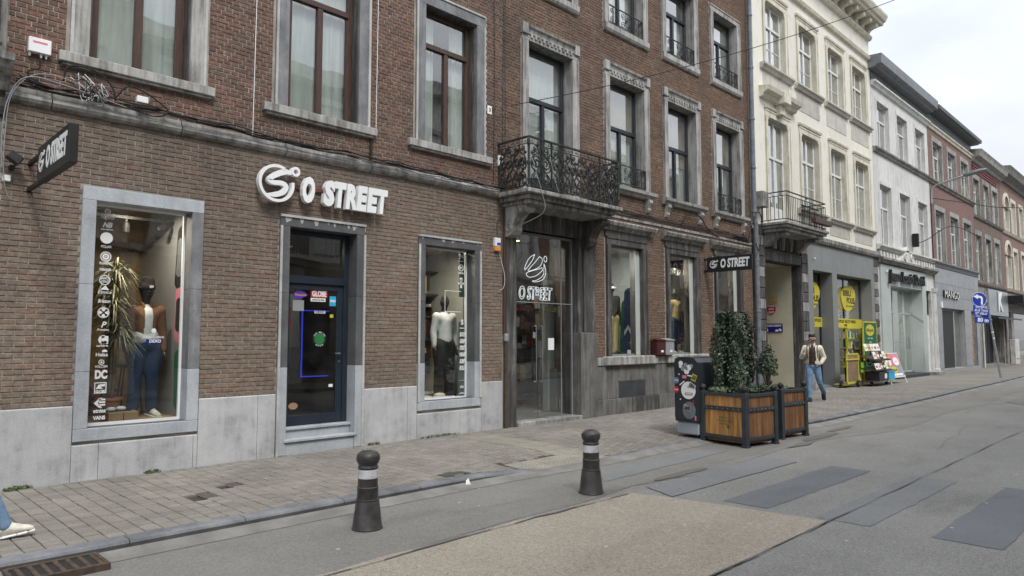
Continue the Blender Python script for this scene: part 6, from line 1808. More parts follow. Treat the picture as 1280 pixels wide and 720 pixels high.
sign_card(doo, 'poster', 5.67, 5.78, 2.15, 2.30, 'cyan_p', .300, 'RIPNDIP', 'white_p', h=.05)
sign_card(doo, 'poster', 5.42, 5.60, 2.03, 2.07, 'white_p', .300, 'DEXO', 'black', h=.05)
mb = MB(); mb.prism([(5.06, 2.30), (5.12, 2.35), (5.24, 2.35), (5.30, 2.30), (5.20, 2.25), (5.10, 2.24)], .300, .302); mb.build('sticker', mat('violet_print', (.09, .05, .45), None, 3, .5, 0), doo)
mb = MB(); put_text(mb, 'Thrasher', 5.18, .299, 2.30, .05, .001, width=.20, bold=.02); mb.build('sticker_lettering', 'orange_p', doo)
sign_card(doo, 'sticker', 5.06, 5.24, 2.06, 2.22, 'grey_p', .300); sign_card(doo, 'sticker', 5.68, 5.74, 1.97, 2.02, 'yellow_p', .300); sign_card(doo, 'sticker', 5.68, 5.75, .91, .955, 'white_p', .300)
mb = MB(); disc(mb, 5.10, .302, .66, .05, 16, .002, 1.5); mb.build('sticker', 'card', doo)
doo.location.y = -.08
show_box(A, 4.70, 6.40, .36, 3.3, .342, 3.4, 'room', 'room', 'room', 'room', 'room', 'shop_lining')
t = thing('tube_light', 'blue lit tube frame glowing inside the shop door', 'neon sign', (5.5, 1.2, 1.2))
mb = MB()
for a in ((5.50, 5.54, 1.85, 2.12), ): pass
mb.box(5.72, 5.737, 1.15, 1.17, 1.02, 2.12); mb.box(5.737, 6.22, 1.15, 1.17, 1.02, 1.037); mb.box(5.737, 6.22, 1.15, 1.17, 2.103, 2.12)
mb.build('tube', 'neon_blue', t); MB().box(5.70, 6.25, 1.18, 1.20, .98, 2.16).build('backing', 'black', t)
t = thing('poster_rack', 'red and grey boards leaning inside the shop door', 'display', (5.3, 1.0, .37))
MB().box(5.05, 5.45, 1.0, 1.03, 1.75, 2.15).build('board', 'red_p', t); MB().box(5.45, 5.95, 1.6, 1.63, 1.5, 2.4).build('board', 'grey_p', t)
t = thing('ceiling_lamp', 'small lit ceiling lamp behind the glass above the shop door', 'lamp', (5.32, .9, 3.1))
MB().lathe([(.02, .10), (.05, .05), (.09, .0)], 5.30, .9, 3.10, 14).build('shade', 'white_pl', t); MB().ball((5.30, .9, 3.10), .035, 10).build('bulb', 'bulb', t)

# ------------------------------------------------------------------ right shop window
w2 = MB()
for a in ((7.332, 7.36, .27, .31, .60, 3.237), (8.43, 8.458, .27, .31, .60, 3.237), (7.36, 8.43, .27, .31, .60, .625), (7.36, 8.43, .27, .31, 3.21, 3.237)): w2.box(*a)
w2o = w2.build('shop_window', 'white_pl', A)
MB().box(7.355, 8.435, .285, .293, .62, 3.215).build('pane', 'glass_shop', w2o)
show_box(A, 7.2, 9.0, .585, 3.35, .312, 3.0, 'room', 'room', 'shopwall', 'ply', 'white_p')
dm = MB()
put_text(dm, '94', 8.33, .28, 3.13, .14, .002, width=.13, bold=.02); dm.box(8.26, 8.40, .280, .282, 3.045, 3.055)
disc(dm, 8.33, .282, 2.93, .065, 18, .002, 1, .047); put_text(dm, 'M', 8.33, .28, 2.93, .075, .002, width=.06, bold=.06)
put_text(dm, 'MODE', 8.33, .28, 2.83, .04, .002, width=.11, bold=.04)
disc(dm, 8.33, .282, 2.72, .035, 12, .002); dm.box(8.31, 8.35, .280, .282, 2.56, 2.72); dm.box(8.26, 8.40, .280, .282, 2.63, 2.66)
for z, s in ((2.02, 'afends'), ): pass
put_text(dm, '5', 8.36, .28, 1.94, .12, .002, width=.06, bold=.05); dm.box(8.30, 8.41, .280, .282, 1.83, 1.845)
for i, s in enumerate(('SKATE', 'GRIP', 'STREET', 'WEAR', 'SURF', 'ROLL')): put_text(dm, s, 8.36, .28, 1.72 - i * .12, .10, .002, width=.13, bold=.05, shear=.3)
for a in (60, 90, 120): disc(dm, 8.36 + .045 * math.cos(R(a)), .282, .74 + .05 * math.sin(R(a)), .022, 8, .002)
put_text(dm, 'adidas', 8.36, .28, .675, .04, .002, width=.12, bold=.03); dm.box(8.30, 8.42, .280, .282, .90, .905)
for a in ((7.95, 8.33, 2.495, 2.505), (7.95, 8.33, 2.125, 2.135), (7.95, 7.96, 2.135, 2.495)): dm.box(a[0], a[1], .280, .282, a[2], a[3])
dm.build('brand_decals', 'white_p', w2o)
MB().box(8.30, 8.425, .296, .30, 2.40, 3.20).build('decal_ground', mat('bottle_green', (.03, .08, .055), None, 3, .6, 0), w2o)
MB().box(8.29, 8.425, .296, .30, .63, 1.95).build('decal_ground', mat('moss_grey', (.13, .17, .15), None, 3, .6, 0), w2o)
w2o.location.y = -.08
man2, _ = figure('dark mannequin in a pale grey sweatshirt and black trousers in the right window', 'mannequin', 'mannequin', (8.42, .78, .59), R(-4), 1.86, STAND, 'grey_cloth', None, 'black_cloth', 'rubber', skin='mannequin', baggy=1.3, hem=.98)
man3, _ = figure('mannequin in blue jeans and green shirt, half hidden at the left in the right window', 'mannequin', 'mannequin', (7.62, .72, .59), R(12), 1.78, STAND, 'green_p', None, 'denim', 'shoe_white', skin='mannequin', baggy=1.2)
q = random.Random(12)
cols_ = ['brown_cloth', 'knit_brown', 'grey_cloth', 'yellow_cloth', 'black_cloth', 'orange_p', 'white_cloth', 'denim_dark', 'wood_brown', 'red_p']
def shelf_wall(x0, x1, y, z0, z1, rows, label, seed, dens=.05):
    q = random.Random(seed)
    t = thing('shop_rack', label, 'shelf', ((x0 + x1) / 2, y, z0))
    for i in range(rows):
        z = z0 + (z1 - z0) * i / rows; hh = (z1 - z0) / rows
        MB().box(x0, x1, y - .02, y + .3, z + hh - .03, z + hh).build('shelf', 'room', t)
        x = x0 + .02
        while x < x1 - .06:
            w = q.uniform(.03, dens * 2); h_ = hh * q.uniform(.35, .82)
            if q.random() < .8: MB().box(x, x + w * .8, y + q.uniform(0, .03), y + .25, z + (0 if q.random() < .5 else hh * .94 - h_), z + (h_ if q.random() < .5 else hh * .92), .004).build('folded_garment', q.choice(cols_), t)
            x += w
    return t
shelf_wall(7.3, 9.0, 1.7, 1.2, 3.0, 4, 'rack of caps and clothes filling the back of the right window', 4, .06)
for k, (x, lb) in enumerate(((8.05, 'white sneaker on the sill of the right window, at the left'), (8.25, 'white sneaker on the sill of the right window, at the right'))):
    t = thing('sneaker', lb, 'shoe', (x, .45, .595), R(60), group='sneakers in the right window', local=True)
    mb = MB(); mb.ball((0, 0, .05), .045, 10, (1, 2.4, .9)); mb.build('upper', 'black_cloth' if k else 'shoe_white', t, smooth=True); MB().box(-.042, .042, -.12, .12, 0, .025, .008).build('sole', 'white_pl', t)

# ------------------------------------------------------------------ glass entrance under the balcony
ge = MB(); ge.box(9.50, 9.53, .14, .20, .075, 3.75); ge.box(11.35, 11.38, .14, .20, .075, 3.75); ge.box(9.53, 11.35, .14, .20, 3.70, 3.75); ge.box(9.53, 11.35, .15, .17, 2.36, 2.375); ge.box(11.02, 11.035, .15, .17, .08, 3.70)
geo = ge.build('glass_entrance', 'grey_p', B)
for a, b, c, d in ((9.53, 11.02, 2.375, 3.70), (11.035, 11.35, .08, 3.70), (9.53, 10.30, .09, 2.36), (10.31, 11.02, .09, 2.36)):
    MB().box(a, b, .156, .163, c, d).build('pane', 'glass_door', geo)
mb = MB()
for x in (10.265, 10.345):
    for z in (.13, 2.25, 2.42): mb.box(x - .03, x + .03, .145, .175, z, z + .09, .004)
for x in (9.60, 10.95):
    for z in (.20, 2.10): mb.box(x, x + .012, .135, .150, z, z + .22)
mb.build('patch_fitting', 'steel', geo)
for x in (10.22, 10.40): MB().tube([(x, .155, .80), (x, .10, .80), (x, .10, 1.90), (x, .155, 1.90)], .012, 8).build('pull_handle', 'steel', geo)
sign_card(geo, 'notice', 10.62, 10.80, 1.42, 1.66, 'white_p', .150); sign_card(geo, 'notice', 10.18, 10.28, 1.66, 1.78, 'grey_p', .152)
mb = MB(); put_text(mb, 'SNOW', 10.05, .20, 2.24, .16, .004, bold=.02, width=.62); mb.build('lettering', mat('dull_red_film', (.22, .02, .02), None, 4, .6, 0), geo)
mb = MB(); put_text(mb, 'SALE', 10.75, .20, 2.24, .13, .004, bold=.02, width=.38); mb.build('lettering', mat('dull_yellow_film', (.30, .24, .03), None, 4, .6, 0), geo)
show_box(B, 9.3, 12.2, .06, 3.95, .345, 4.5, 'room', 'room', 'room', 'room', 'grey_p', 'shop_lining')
MB().box(12.15, 12.19, .35, 1.30, .07, 3.9).build('brick_lining', 'far_brick', B)
rk = shelf_wall(11.0, 12.4, 2.1, .1, 2.9, 5, 'dark rack of clothes deep inside the glass entrance', 70, .10); rk.location = (11.85, 2.05, .1); rk.rotation_euler[2] = R(-90)
MB().box(11.50, 11.72, .95, 1.10, .08, 3.1).build('inner_column', 'shopwall', B)
MB().box(11.55, 11.95, .75, 1.05, .08, 1.0, .03).build('counter', 'zinc', B)
t = thing('neon_sign', 'white neon emblem and O STREET lettering hanging in the glass entrance', 'neon sign', (10.35, .35, 2.9))
mb = MB()
def npath(pts, closed=True):
    P = [(10.42 + p[0] * .36, .28, 3.10 + p[1] * .30) for p in pts]
    if closed: P.append(P[0])
    mb.tube(cable(P, 0, sub=4), .0065, 5)
npath([(-.15, .85), (-.6, .55), (-.92, 0), (-.95, -.25), (-.6, .1), (-.3, .5)]); npath([(.25, .75), (-.1, .35), (-.7, -.3), (-.1, -.15), (.35, .15), (.5, .55)])
npath([(.45, .0), (.15, -.12), (-.8, -.45), (-.65, -.72), (-.1, -.62), (.3, -.35), (.5, -.15)]); npath([(.62, .3), (.78, -.2), (.6, -.75), (.0, -1.0), (-.35, -.98), (.1, -.85), (.55, -.5), (.62, -.1)])
npath([(.75 + .13 * math.cos(a * PI / 4), .62 + .20 * math.sin(a * PI / 4)) for a in range(8)])
mb.build('emblem_tube', 'neon', t)
cu_t = MB(); vs_, fs_ = text_shape('O STREET', .36, .002, bold=.015, shear=.15)
wmin, wmax = min(v[0] for v in vs_), max(v[0] for v in vs_); kx = .98 / (wmax - wmin); cnt = {}
yf = min(v[1] for v in vs_)
for f in fs_:                                   # outline of every letter: edges used by one front face only
    if all(abs(vs_[i][1] - yf) < 1e-5 for i in f):
        for i, j in zip(f, f[1:] + f[:1]):
            e = tuple(sorted((tuple(round(c, 5) for c in vs_[i]), tuple(round(c, 5) for c in vs_[j])))); cnt[e] = cnt.get(e, 0) + 1
for (p, r_), c in cnt.items():
    if c == 1: cu_t.tube([(10.40 + (p[0] - (wmin + wmax) / 2) * kx, .28, 2.55 + p[2]), (10.40 + (r_[0] - (wmin + wmax) / 2) * kx, .28, 2.55 + r_[2])], .006, 4)
if cu_t.v: cu_t.build('lettering_tube', 'neon', t)

# ------------------------------------------------------------------ three display windows of the balcony house
for k, g in enumerate((G1, G2, G3)):
    f = MB(); a, b, c, d = g
    for x in ((a + .002, a + .035, .30, .34, c, d), (b - .035, b - .002, .30, .34, c, d), (a + .035, b - .035, .30, .34, c, c + .03), (a + .035, b - .035, .30, .34, d - .04, d - .002)): f.box(*x)
    fo = f.build('shop_window', 'grey_p', B)
    MB().box(a + .03, b - .03, .315, .322, c + .025, d - .03).build('pane', 'glass_shop', fo)
    fo.location.y = -.17
    show_box(B, a - .1, b + (.95 if k < 2 else .6), c - .02, d + .1, .342, 2.4, 'shopwall' if k == 0 else 'room', 'room', 'shopwall' if k == 0 else 'room', 'ply' if k else 'shopwall', 'white_pl')
    MB().box(b - .17, b - .004, .235, .25, c, d - .05).build('side_panel', 'shopwall', fo)
mb = MB(); put_text(mb, 'O STREET', 16.15, .55, 3.40, .24, .03, width=1.0, bold=.03, rz=PI); t2 = mb.build('hanging_letters', 'white_p', loc=(16.15, .55, 3.40)); tag(t2, 'white O STREET letters seen from behind, hanging in the middle display window', 'sign')
man4, _ = figure('mannequin in black behind the snowboards in the first display window', 'mannequin', 'mannequin', (13.85, .98, 1.255), R(-20), 1.74, STAND, 'black_cloth', None, 'yellow_cloth', 'rubber', skin='mannequin', baggy=1.3)
MB().box(-.09, .09, -.115, -.06, 1.60, 1.66, .015).build('goggles', 'white_pl', man4)
man5, _ = figure('mannequin in a pale yellow jacket and dark trousers in the middle display window', 'mannequin', 'mannequin', (16.42, .80, 1.255), R(-10), 1.72, STAND, 'yellow_cloth', None, 'denim_dark', 'shoe_white', skin='mannequin', baggy=1.2)
for (x, y, L, m_, m2_, lb, rz_) in ((13.98, .62, 1.62, 'denim_dark', 'white_p', 'dark blue snowboard with a white arrow, leaning in the first display window', -25), (14.10, .78, 1.35, 'green_p', 'grey_p', 'green snowboard standing behind the dark blue one', -20)):
    t = thing('snowboard', lb, 'snowboard', (x, y, 1.26), R(rz_), local=True); t.rotation_euler[1] = R(3)
    mb = MB(); n = 8; w = .27; pts = [(w / 2 * math.cos(PI * i / n), L - w / 2 + w / 2 * math.sin(PI * i / n)) for i in range(n + 1)] + [(w / 2 * math.cos(PI + PI * i / n), w / 2 + w / 2 * math.sin(PI + PI * i / n)) for i in range(n + 1)]
    mb.prism(pts, -.006, .006); mb.build('deck', m_, t)
    mb = MB(); mb.prism([(-.10, L * .35), (0, L * .45), (.10, L * .35), (.10, L * .28), (0, L * .38), (-.10, L * .28)], -.009, -.007); mb.build('deck_graphic', m2_, t)
t = thing('ski_helmet', 'dark ski helmet on a pale box in the first display window', 'helmet', (14.02, .75, 1.26))
MB().ball((14.12, .60, 1.50), .12, 14, (1, 1.2, .85)).build('shell', 'frame_navy', t, smooth=True); MB().box(13.98, 14.28, .50, .72, 1.27, 1.38, .01).build('box', 'white_pl', t)
t = thing('long_board', 'reddish wooden pole leaning beside the yellow mannequin', 'pole', (16.2, .8, 1.26)); MB().tube([(16.55, .75, 3.0), (16.85, .72, 1.27)], .025, 8).build('shaft', 'wood_brown', t)
shelf_wall(14.9, 17.0, 1.6, 1.3, 3.2, 4, 'dark shelves of goods at the back of the middle display window', 14, .10)
shelf_wall(17.2, 18.9, 1.7, 1.3, 3.2, 4, 'rails of jeans in the display window behind the ivy', 15, .12)
# letter boxes on the sill
for x0, m_, lb in ((14.02, mat('maroon_enamel', (.075, .022, .020), None, 4, .4, .05), 'dark red letter box on the stone ledge between two display windows'), (14.40, 'grey_p', 'grey letter box next to the dark red one')):
    t = thing('letter_box', lb, 'letter box', (x0 + .17, -.10, 1.26), group='letter boxes on the ledge')
    mb = MB(); mb.box(x0, x0 + .35, -.21, -.055, 1.263, 1.62, .01); b_ = mb.build('box', m_, t)
    mb = MB(); mb.prism([(-.235, 1.605), (-.235, 1.62), (-.045, 1.66), (-.045, 1.645)], x0 - .01, x0 + .36, 'X'); mb.build('flap', m_, t)
    MB().box(x0 + .16, x0 + .26, -.214, -.2095, 1.33, 1.38).build('name_plate', 'white_p', t)

# ------------------------------------------------------------------ signs on the shop
t = thing('shop_sign', 'white raised emblem and O STREET letters over the shop door', 'shop sign', (5.3, 0, 3.8))
mb = MB(); swirl_logo(mb, 4.575, 3.835, .275, -.17, -.09); mb.build('emblem', 'white_pl', t)
mb = MB(); swirl_logo(mb, 4.575, 3.835, .275, -.172, -.1715, thick=.9)
put_o = []
for s, x0, x1 in (('O', 4.97, 5.17), ('STREET', 5.31, 6.45)):
    vs, fs = text_shape(s, 1.0, .002, bold=.04, shear=.12, align='LEFT')
    a_, b_ = min(v[0] for v in vs), max(v[0] for v in vs); c_, d_ = min(v[2] for v in vs), max(v[2] for v in vs)
    # one raised letter at a time
    n_ = len(s); w_ = (x1 - x0) / n_
    for i, chh in enumerate(s):
        v2, f2 = text_shape(chh, .53, .085, bold=.065, shear=.14)
        aa, bb = min(v[0] for v in v2), max(v[0] for v in v2); cc, dd = min(v[2] for v in v2), max(v[2] for v in v2)
        k_ = (w_ * (1.0 if n_ == 1 else 1.04)) / (bb - aa); kz = .395 / (dd - cc)
        mb = MB(); mb.add([((v[0] - aa) * k_ + x0 + w_ * i, v[1] - .125, (v[2] - cc) * kz + 3.615) for v in v2], f2)
        mb.build('letter', 'white_pl', t)
MB().box(4.9, 6.3, -.045, -.025, 3.83, 3.88).build('mounting_rail', mat('red_brown_rail', (.20, .06, .04), None, 4, .6, .1), t)
for x in (4.98, 5.6, 6.2): MB().tube([(x, -.03, 3.855), (x, 0, 3.855)], .01, 6).build('spacer', 'steel', t)

def blade_sign(label, X, ys, z0, z1, text_w):
    """sign standing out from the wall; its lettered face looks down the street towards the camera"""
    t = thing('projecting_sign', label, 'shop sign', (X, 0, z0))
    MB().box(X - .05, X + .03, ys[1], ys[0], z0, z1, .006).build('sign_box', 'black', t)
    zc = (z0 + z1) / 2
    T = Matrix.Translation((X - .052, 0, 0)) @ Matrix.Rotation(R(-90), 4, 'Z')
    mb = MB(); mb.T = T
    L = ys[0] - ys[1]
    # local x runs from the wall outwards (-Y)
    put_text(mb, 'O STREET', (-ys[0]) + L * .62, 0, zc, .30 * (z1 - z0) / .38, .004, width=L * .64, bold=.04, shear=.12)
    mb.build('lettering', 'white_p', t)
    mb = MB(); mb.T = T; swirl_logo(mb, (-ys[0]) + L * .15, zc, L * .085, -.004, 0); mb.build('emblem', 'white_p', t)
    mb = MB(); mb.T = Matrix.Translation((X + .052, 0, 0)) @ Matrix.Rotation(R(90), 4, 'Z'); put_text(mb, 'O STREET', (ys[0] + ys[1]) / 2, 0, zc, .30 * (z1 - z0) / .38, .004, width=L * .64, bold=.04, shear=.12); mb.build('lettering', 'white_p', t)
    for z in (z0 + .03, z1 - .05):
        MB().box(X - .02, X + .02, ys[0], 0, z - .02, z + .02).build('bracket', 'black', t); MB().box(X - .05, X + .05, -.012, 0, z - .05, z + .05, .004).build('wall_plate', 'black', t)
    return t
blade_sign('black projecting sign reading O STREET on the wall at the far left', 1.69, (-.66, -1.92), 3.29, 3.67, 1)
blade_sign('black projecting sign reading O STREET above the ivy planter', 16.62, (-.10, -1.34), 3.38, 3.77, 1)

# ------------------------------------------------------------------ cables and boxes on the walls
t = thing('cable_bundle', 'sagging bundle of black and grey cables along the moulding of the shop house', 'cable', (AX0, 0, 4.4))
q = random.Random(17)
for k in range(6):
    pts = [(1.5, -.11 - .015 * k, 4.47 + .02 * k)]
    for x in (2.2, 3.0, 3.9, 4.8, 5.7, 6.6, 7.5, 8.3, 9.1): pts.append((x + q.uniform(-.1, .1), -.115 - .012 * q.random() * 4, 4.515 + q.uniform(-.025, .045) - .010 * x + (.0 if k % 3 else .03)))
    mb = MB(); mb.tube(cable(pts, 0, sag=.008 + .025 * q.random(), sub=8, jitter=.3, seed=k), [.011, .009, .007, .010, .006, .006, .012, .008][k], 5); mb.build('cable', ['rubber', 'black', 'rubber', 'rubber', 'black', 'rubber'][k], t, smooth=True)
# loops near the knot and down the left edge
for k in range(14):
    a = q.uniform(0, 6); c = Vector((2.28, -.16, 4.62)); pts = [(2.1 + q.uniform(-.1, .1), -.13, 4.66 + q.uniform(-.05, .1))]
    pts += [(c.x + q.uniform(-.14, .14), c.y + q.uniform(-.06, .02), c.z + q.uniform(-.22, .08)) for _ in range(3)] + [(2.42 + q.uniform(-.1, .1), -.13, 4.5 + q.uniform(-.06, .08))]
    MB().tube(cable(pts, 0, sub=6), .004, 4).build('cable', ['grey_p', 'white_pl', 'rubber', 'rubber'][k % 4], t, smooth=True)
for pts, r_, m_ in (([(1.95, -.13, 4.62), (2.0, -.16, 4.80), (2.25, -.16, 4.82), (2.45, -.15, 4.68), (2.5, -.13, 4.52)], .010, 'rubber'), ([(2.5, -.13, 4.55), (2.62, -.16, 4.72), (2.8, -.16, 4.70), (2.98, -.15, 4.62), (3.1, -.15, 4.52), (2.95, -.16, 4.42), (2.7, -.14, 4.46)], .010, 'rubber'),
                    ([(2.75, -.14, 4.44), (2.0, -.18, 4.55), (1.6, -.18, 4.56), (1.44, -.16, 4.3), (1.40, -.12, 3.9), (1.42, -.10, 3.5)], .006, 'grey_p'), ([(2.5, -.16, 4.36), (2.1, -.18, 4.60), (1.7, -.18, 4.62), (1.47, -.16, 4.35), (1.43, -.12, 3.9), (1.44, -.10, 3.42), (1.5, -.08, 3.2), (1.6, -.06, 3.18)], .005, 'grey_p'),
                    ([(1.72, -.08, 4.85), (1.72, -.08, 4.72), (1.62, -.08, 4.66), (1.66, -.08, 4.58), (1.9, -.12, 4.5)], .009, 'rubber'), ([(9.05, -.1, 4.45), (9.08, -.12, 4.1), (9.0, -.05, 3.8), (9.02, -.03, 3.5)], .005, 'rubber'),
                    ([(9.05, -.02, 3.3), (9.12, -.03, 3.1), (9.16, -.08, 2.8), (9.13, -.08, 2.6), (9.08, -.03, 2.55)], .004, 'white_pl'), ([(9.1, -.85, 4.9), (9.3, -.90, 4.3), (9.35, -.9, 3.95), (9.2, -.5, 3.75)], .006, 'grey_p'), ([(9.14, -.5, 4.5), (9.1, -.45, 4.0), (9.05, -.35, 3.75), (9.2, -.2, 3.65)], .006, 'grey_p'), ([(9.55, -.88, 5.0), (9.65, -.9, 4.6), (9.75, -.92, 4.35)], .006, 'grey_p')):
    MB().tube(cable(pts, 0, sub=6), r_, 6).build('cable', m_, t, smooth=True)
for x, zt, zb, m_ in ((4.27, 9.0, 4.42, 'white_pl'), (6.31, 9.0, 5.02, 'white_pl'), (8.93, 8.5, 4.6, 'rubber'), (9.16, 12, 5.1, 'rubber')):
    MB().tube([(x, -.02, zt), (x + .01, -.02, (zt + zb) / 2), (x, -.02, zb)], .006, 5).build('cable', m_, t)
MB().box(6.20, 6.24, -.03, 0, 4.5, 4.83).build('clip_strip', 'black', t)
t = thing('cable_run', 'thin black cables along the brick band over the display windows', 'cable', (12, 0, 4.6))
for k in range(4):
    pts = [(9.2 + (3 if k > 1 else 0), -.03, 4.55)] + [(x, -.04 - .1 * (k == 3) * 0, 4.58 + q.uniform(-.05, .06) - (0.1 if k == 2 else 0)) for x in (12.3, 14.0, 16.0, 17.5, 19.0)]
    MB().tube(cable(pts, 0, sag=.03, sub=6), .008, 5).build('cable', 'rubber', t, smooth=True)
MB().tube(cable([(15.4, -.05, 4.5), (15.7, -.10, 4.82), (16.3, -.10, 4.80), (16.7, -.06, 4.55), (17.3, -.05, 4.40)], 0), .014, 6).build('cable', 'rubber', t, smooth=True)
for k in range(9):
    c = (18.3 + q.uniform(-.3, .4), -.14, 4.40); MB().tube(cable([(c[0] - .3, -.12, 4.42), (c[0] - .1, -.2, 4.50), (c[0] + .1, -.2, 4.36), (c[0] + .35, -.14, 4.44)], 0), .012, 5).build('cable', 'rubber', t, smooth=True)
MB().tube(cable([(18.8, -.14, 4.4), (19.1, -.25, 5.2), (19.35, -.28, 5.25), (19.6, -.2, 4.9), (19.3, -.24, 4.2), (19.2, -.2, 4.4)], 0), .014, 6).build('cable', 'rubber', t, smooth=True)
def box_thing(name, label, cat, x0, x1, z0, z1, y, m_, y2=0.0, extra=None, group=None):
    t = thing(name, label, cat, ((x0 + x1) / 2, y2, z0), group=group)
    MB().box(x0, x1, y, y2, z0, z1, .006).build('casing', m_, t)
    return t
t = box_thing('junction_box', 'white junction box with three cable glands beside the upper left window', 'junction box', 1.61, 1.83, 4.90, 5.07, -.08, 'white_pl')
for x in (1.63, 1.74, 1.79): MB().lathe([(.012, 0), (.014, -.02), (.008, -.045)], x, -.04, 4.90, 8).build('cable_gland', 'white_pl', t)
MB().box(1.65, 1.79, -.083, -.079, 5.01, 5.03).build('label_strip', 'pink_p', t)
box_thing('junction_box', 'small white box on the cable bundle at the left', 'junction box', 2.73, 2.86, 4.56, 4.64, -.17, 'white_pl', -.10)
box_thing('junction_box', 'small white box at the far left edge near the projecting sign', 'junction box', 1.44, 1.51, 3.38, 3.45, -.07, 'white_pl')
t = thing('floodlight', 'dark rusty floodlight on the wall at the left edge', 'floodlight', (1.5, -.1, 3.6))
mb = MB(); mb.T = Matrix.Translation((1.52, -.16, 3.63)) @ Matrix.Rotation(R(35), 4, 'Y'); mb.box(-.07, .07, -.06, .06, -.05, .05, .01); mb.build('lamp_head', 'iron', t); MB().box(1.49, 1.54, -.11, 0, 3.52, 3.56).build('bracket', 'iron', t)
t = box_thing('alarm_box', 'small white and orange alarm box at the right end of the shop wall', 'alarm', 8.93, 9.07, 3.36, 3.52, -.07, 'white_pl'); MB().box(8.93, 9.07, -.075, -.002, 3.27, 3.355, .01).build('strobe', 'orange_p', t); MB().box(8.97, 9.06, -.073, -.069, 3.38, 3.43).build('sticker', 'blue_p', t)
t = box_thing('number_plate', 'white plate with a 3 between the upper windows', 'sign', 9.17 - .40, 9.24 - .36, 5.84, 6.0, -.02, 'white_pl'); mb = MB(); put_text(mb, '3', 8.825, -.024, 5.92, .10, .003, bold=.02); mb.build('numeral', 'black', t)
box_thing('junction_box', 'white box on the brick beside the iron balcony', 'junction box', 9.06 - .02, 9.15, 4.90, 5.10, -.04, 'white_pl', -.002)
t = box_thing('junction_box', 'grey stone coloured box on the cream wall left of the railing balcony', 'junction box', 19.55, 19.92, 5.52, 5.98, -.28, 'cement')
MB().tube([(19.75, -.15, 5.52), (19.74, -.15, 5.05)], .02, 6).build('cable', 'rubber', t)
t = thing('planter_trough', 'long dark flower trough hanging on the far end of the railing balcony', 'planter', (22.4, -.9, 5.1)); MB().box(21.6, 22.9, -.99, -.83, 5.20, 5.36, .01).build('trough', 'wood_brown', t)
mb = MB()
for i in range(14): x = 21.55 + i * .1; mb.box(x, x + .012, -.60, -.588, 5.10, 5.75)
mb.box(21.5, 22.85, -.61, -.58, 5.75, 5.79); mb.box(21.5, 22.85, -.61, -.58, 5.60, 5.62); mb.build('inner_rack', 'iron', t)
mb = MB(); mb.ball((21.35, -.82, 5.93), .05, 8); o_ = mb.build('wreath', 'terracotta', loc=(21.35, -.82, 5.93)); tag(o_, 'small dried bunch tied to the rail of the railing balcony', 'ornament')

# passage signs on the right wall of the doorway (facing the camera side)
def wall_sign(name, label, y0, y1, z0, z1, m_, txt, tm='white_p', X=22.61, rnd_=False, h=.08):
    t = thing(name, label, 'sign', (X, (y0 + y1) / 2, z0))
    T = Matrix.Translation((X, 0, 0)) @ Matrix.Rotation(R(-90), 4, 'Z')    # local +x -> -Y, local -y -> -X
    mb = MB(); mb.T = T
    if rnd_: disc(mb, -(y0 + y1) / 2, -.004, (z0 + z1) / 2, (z1 - z0) / 2, 22, .006)
    else: mb.box(-y1, -y0, -.010, -.002, z0, z1)
    mb.build('plate', m_, t)
    mb = MB(); mb.T = T; L = txt.split('|')
    for i, s in enumerate(L):
        if s: put_text(mb, s, -(y0 + y1) / 2, -.012, z1 - (z1 - z0) * (i + .5) / len(L), min(h, (z1 - z0) / len(L) * .9), .001, width=abs(y1 - y0) * (.62 if rnd_ else .85), bold=.03)
    mb.build('lettering', tm, t)
    return t, T
wall_sign('round_sign', 'round red parking ban sign inside the doorway of the cream house', .81, 1.11, 2.47, 2.78, 'red_p', 'STATIONNEMENT|INTERDIT|SVP', rnd_=True)
wall_sign('yellow_sign', 'pale yellow notice with orange band inside the doorway, above the round red sign', .72, 1.11, 2.82, 3.06, mat('pale_yellow_board', (.62, .56, .32), None, 4, .5, 0), 'OUVERT|livraisons', 'orange_p')
t, T = wall_sign('parking_sign', 'blue parking reserved sign inside the doorway, below the round red sign', .59, 1.21, 1.86, 2.15, 'navy_p', 'PARKING RESERVE|', h=.09)
mb = MB(); mb.T = T
mb.box(-1.17, -1.09, -.012, -.011, 1.89, 1.98); mb.prism([(-.86, 1.89), (-.82, 1.95), (-.76, 1.95), (-.72, 1.89)], -.012, -.011); mb.prism([(-.74, 1.96), (-.66, 1.99), (-.62, 1.90), (-.68, 1.89)], -.012, -.011); mb.build('pictogram', 'white_p', t)

# ------------------------------------------------------------------ bookshop front
for k, (a, b, yb) in enumerate(((23.62, 25.30, .38), (25.74, 29.28, .38))):
    mb = MB()
    mb.box(a, b, yb, yb + .06, 2.28, 2.34); mb.box(a, b, yb, yb + .06, 3.88, 3.95); mb.box(a, a + .06, yb, yb + .06, .05, 3.88); mb.box(b - .06, b, yb, yb + .06, .05, 3.88)
    if k: mb.box(27.5, 27.56, yb, yb + .06, .05, 3.88)
    fo = mb.build('shop_window', 'frame_black', Cc)
    MB().box(a + .05, b - .05, yb + .02, yb + .03, .1, 3.9).build('pane', 'glass_shop', fo)
    MB().box(a, b, yb - .03, yb - .002, 2.06, 2.40).build('yellow_band', 'yellow_p', fo)
    mb = MB(); put_text(mb, 'BIBLIOPOLIS' if k == 0 else 'BIBLIOPOLIS  RECTO VERSO', (a + b) / 2 + (0 if k else .2), yb - .034, 2.29, .15, .002, width=(b - a) * .6, bold=.02); put_text(mb, 'LIVRES', (a + b) / 2, yb - .034, 2.15, .11, .002, bold=.02); mb.build('lettering', 'black', fo)
show_box(Cc, 23.5, 29.4, .04, 3.96, .47, 4.5, 'ply', 'room', 'shopwall', 'room', 'grey_p', 'shop_lining')
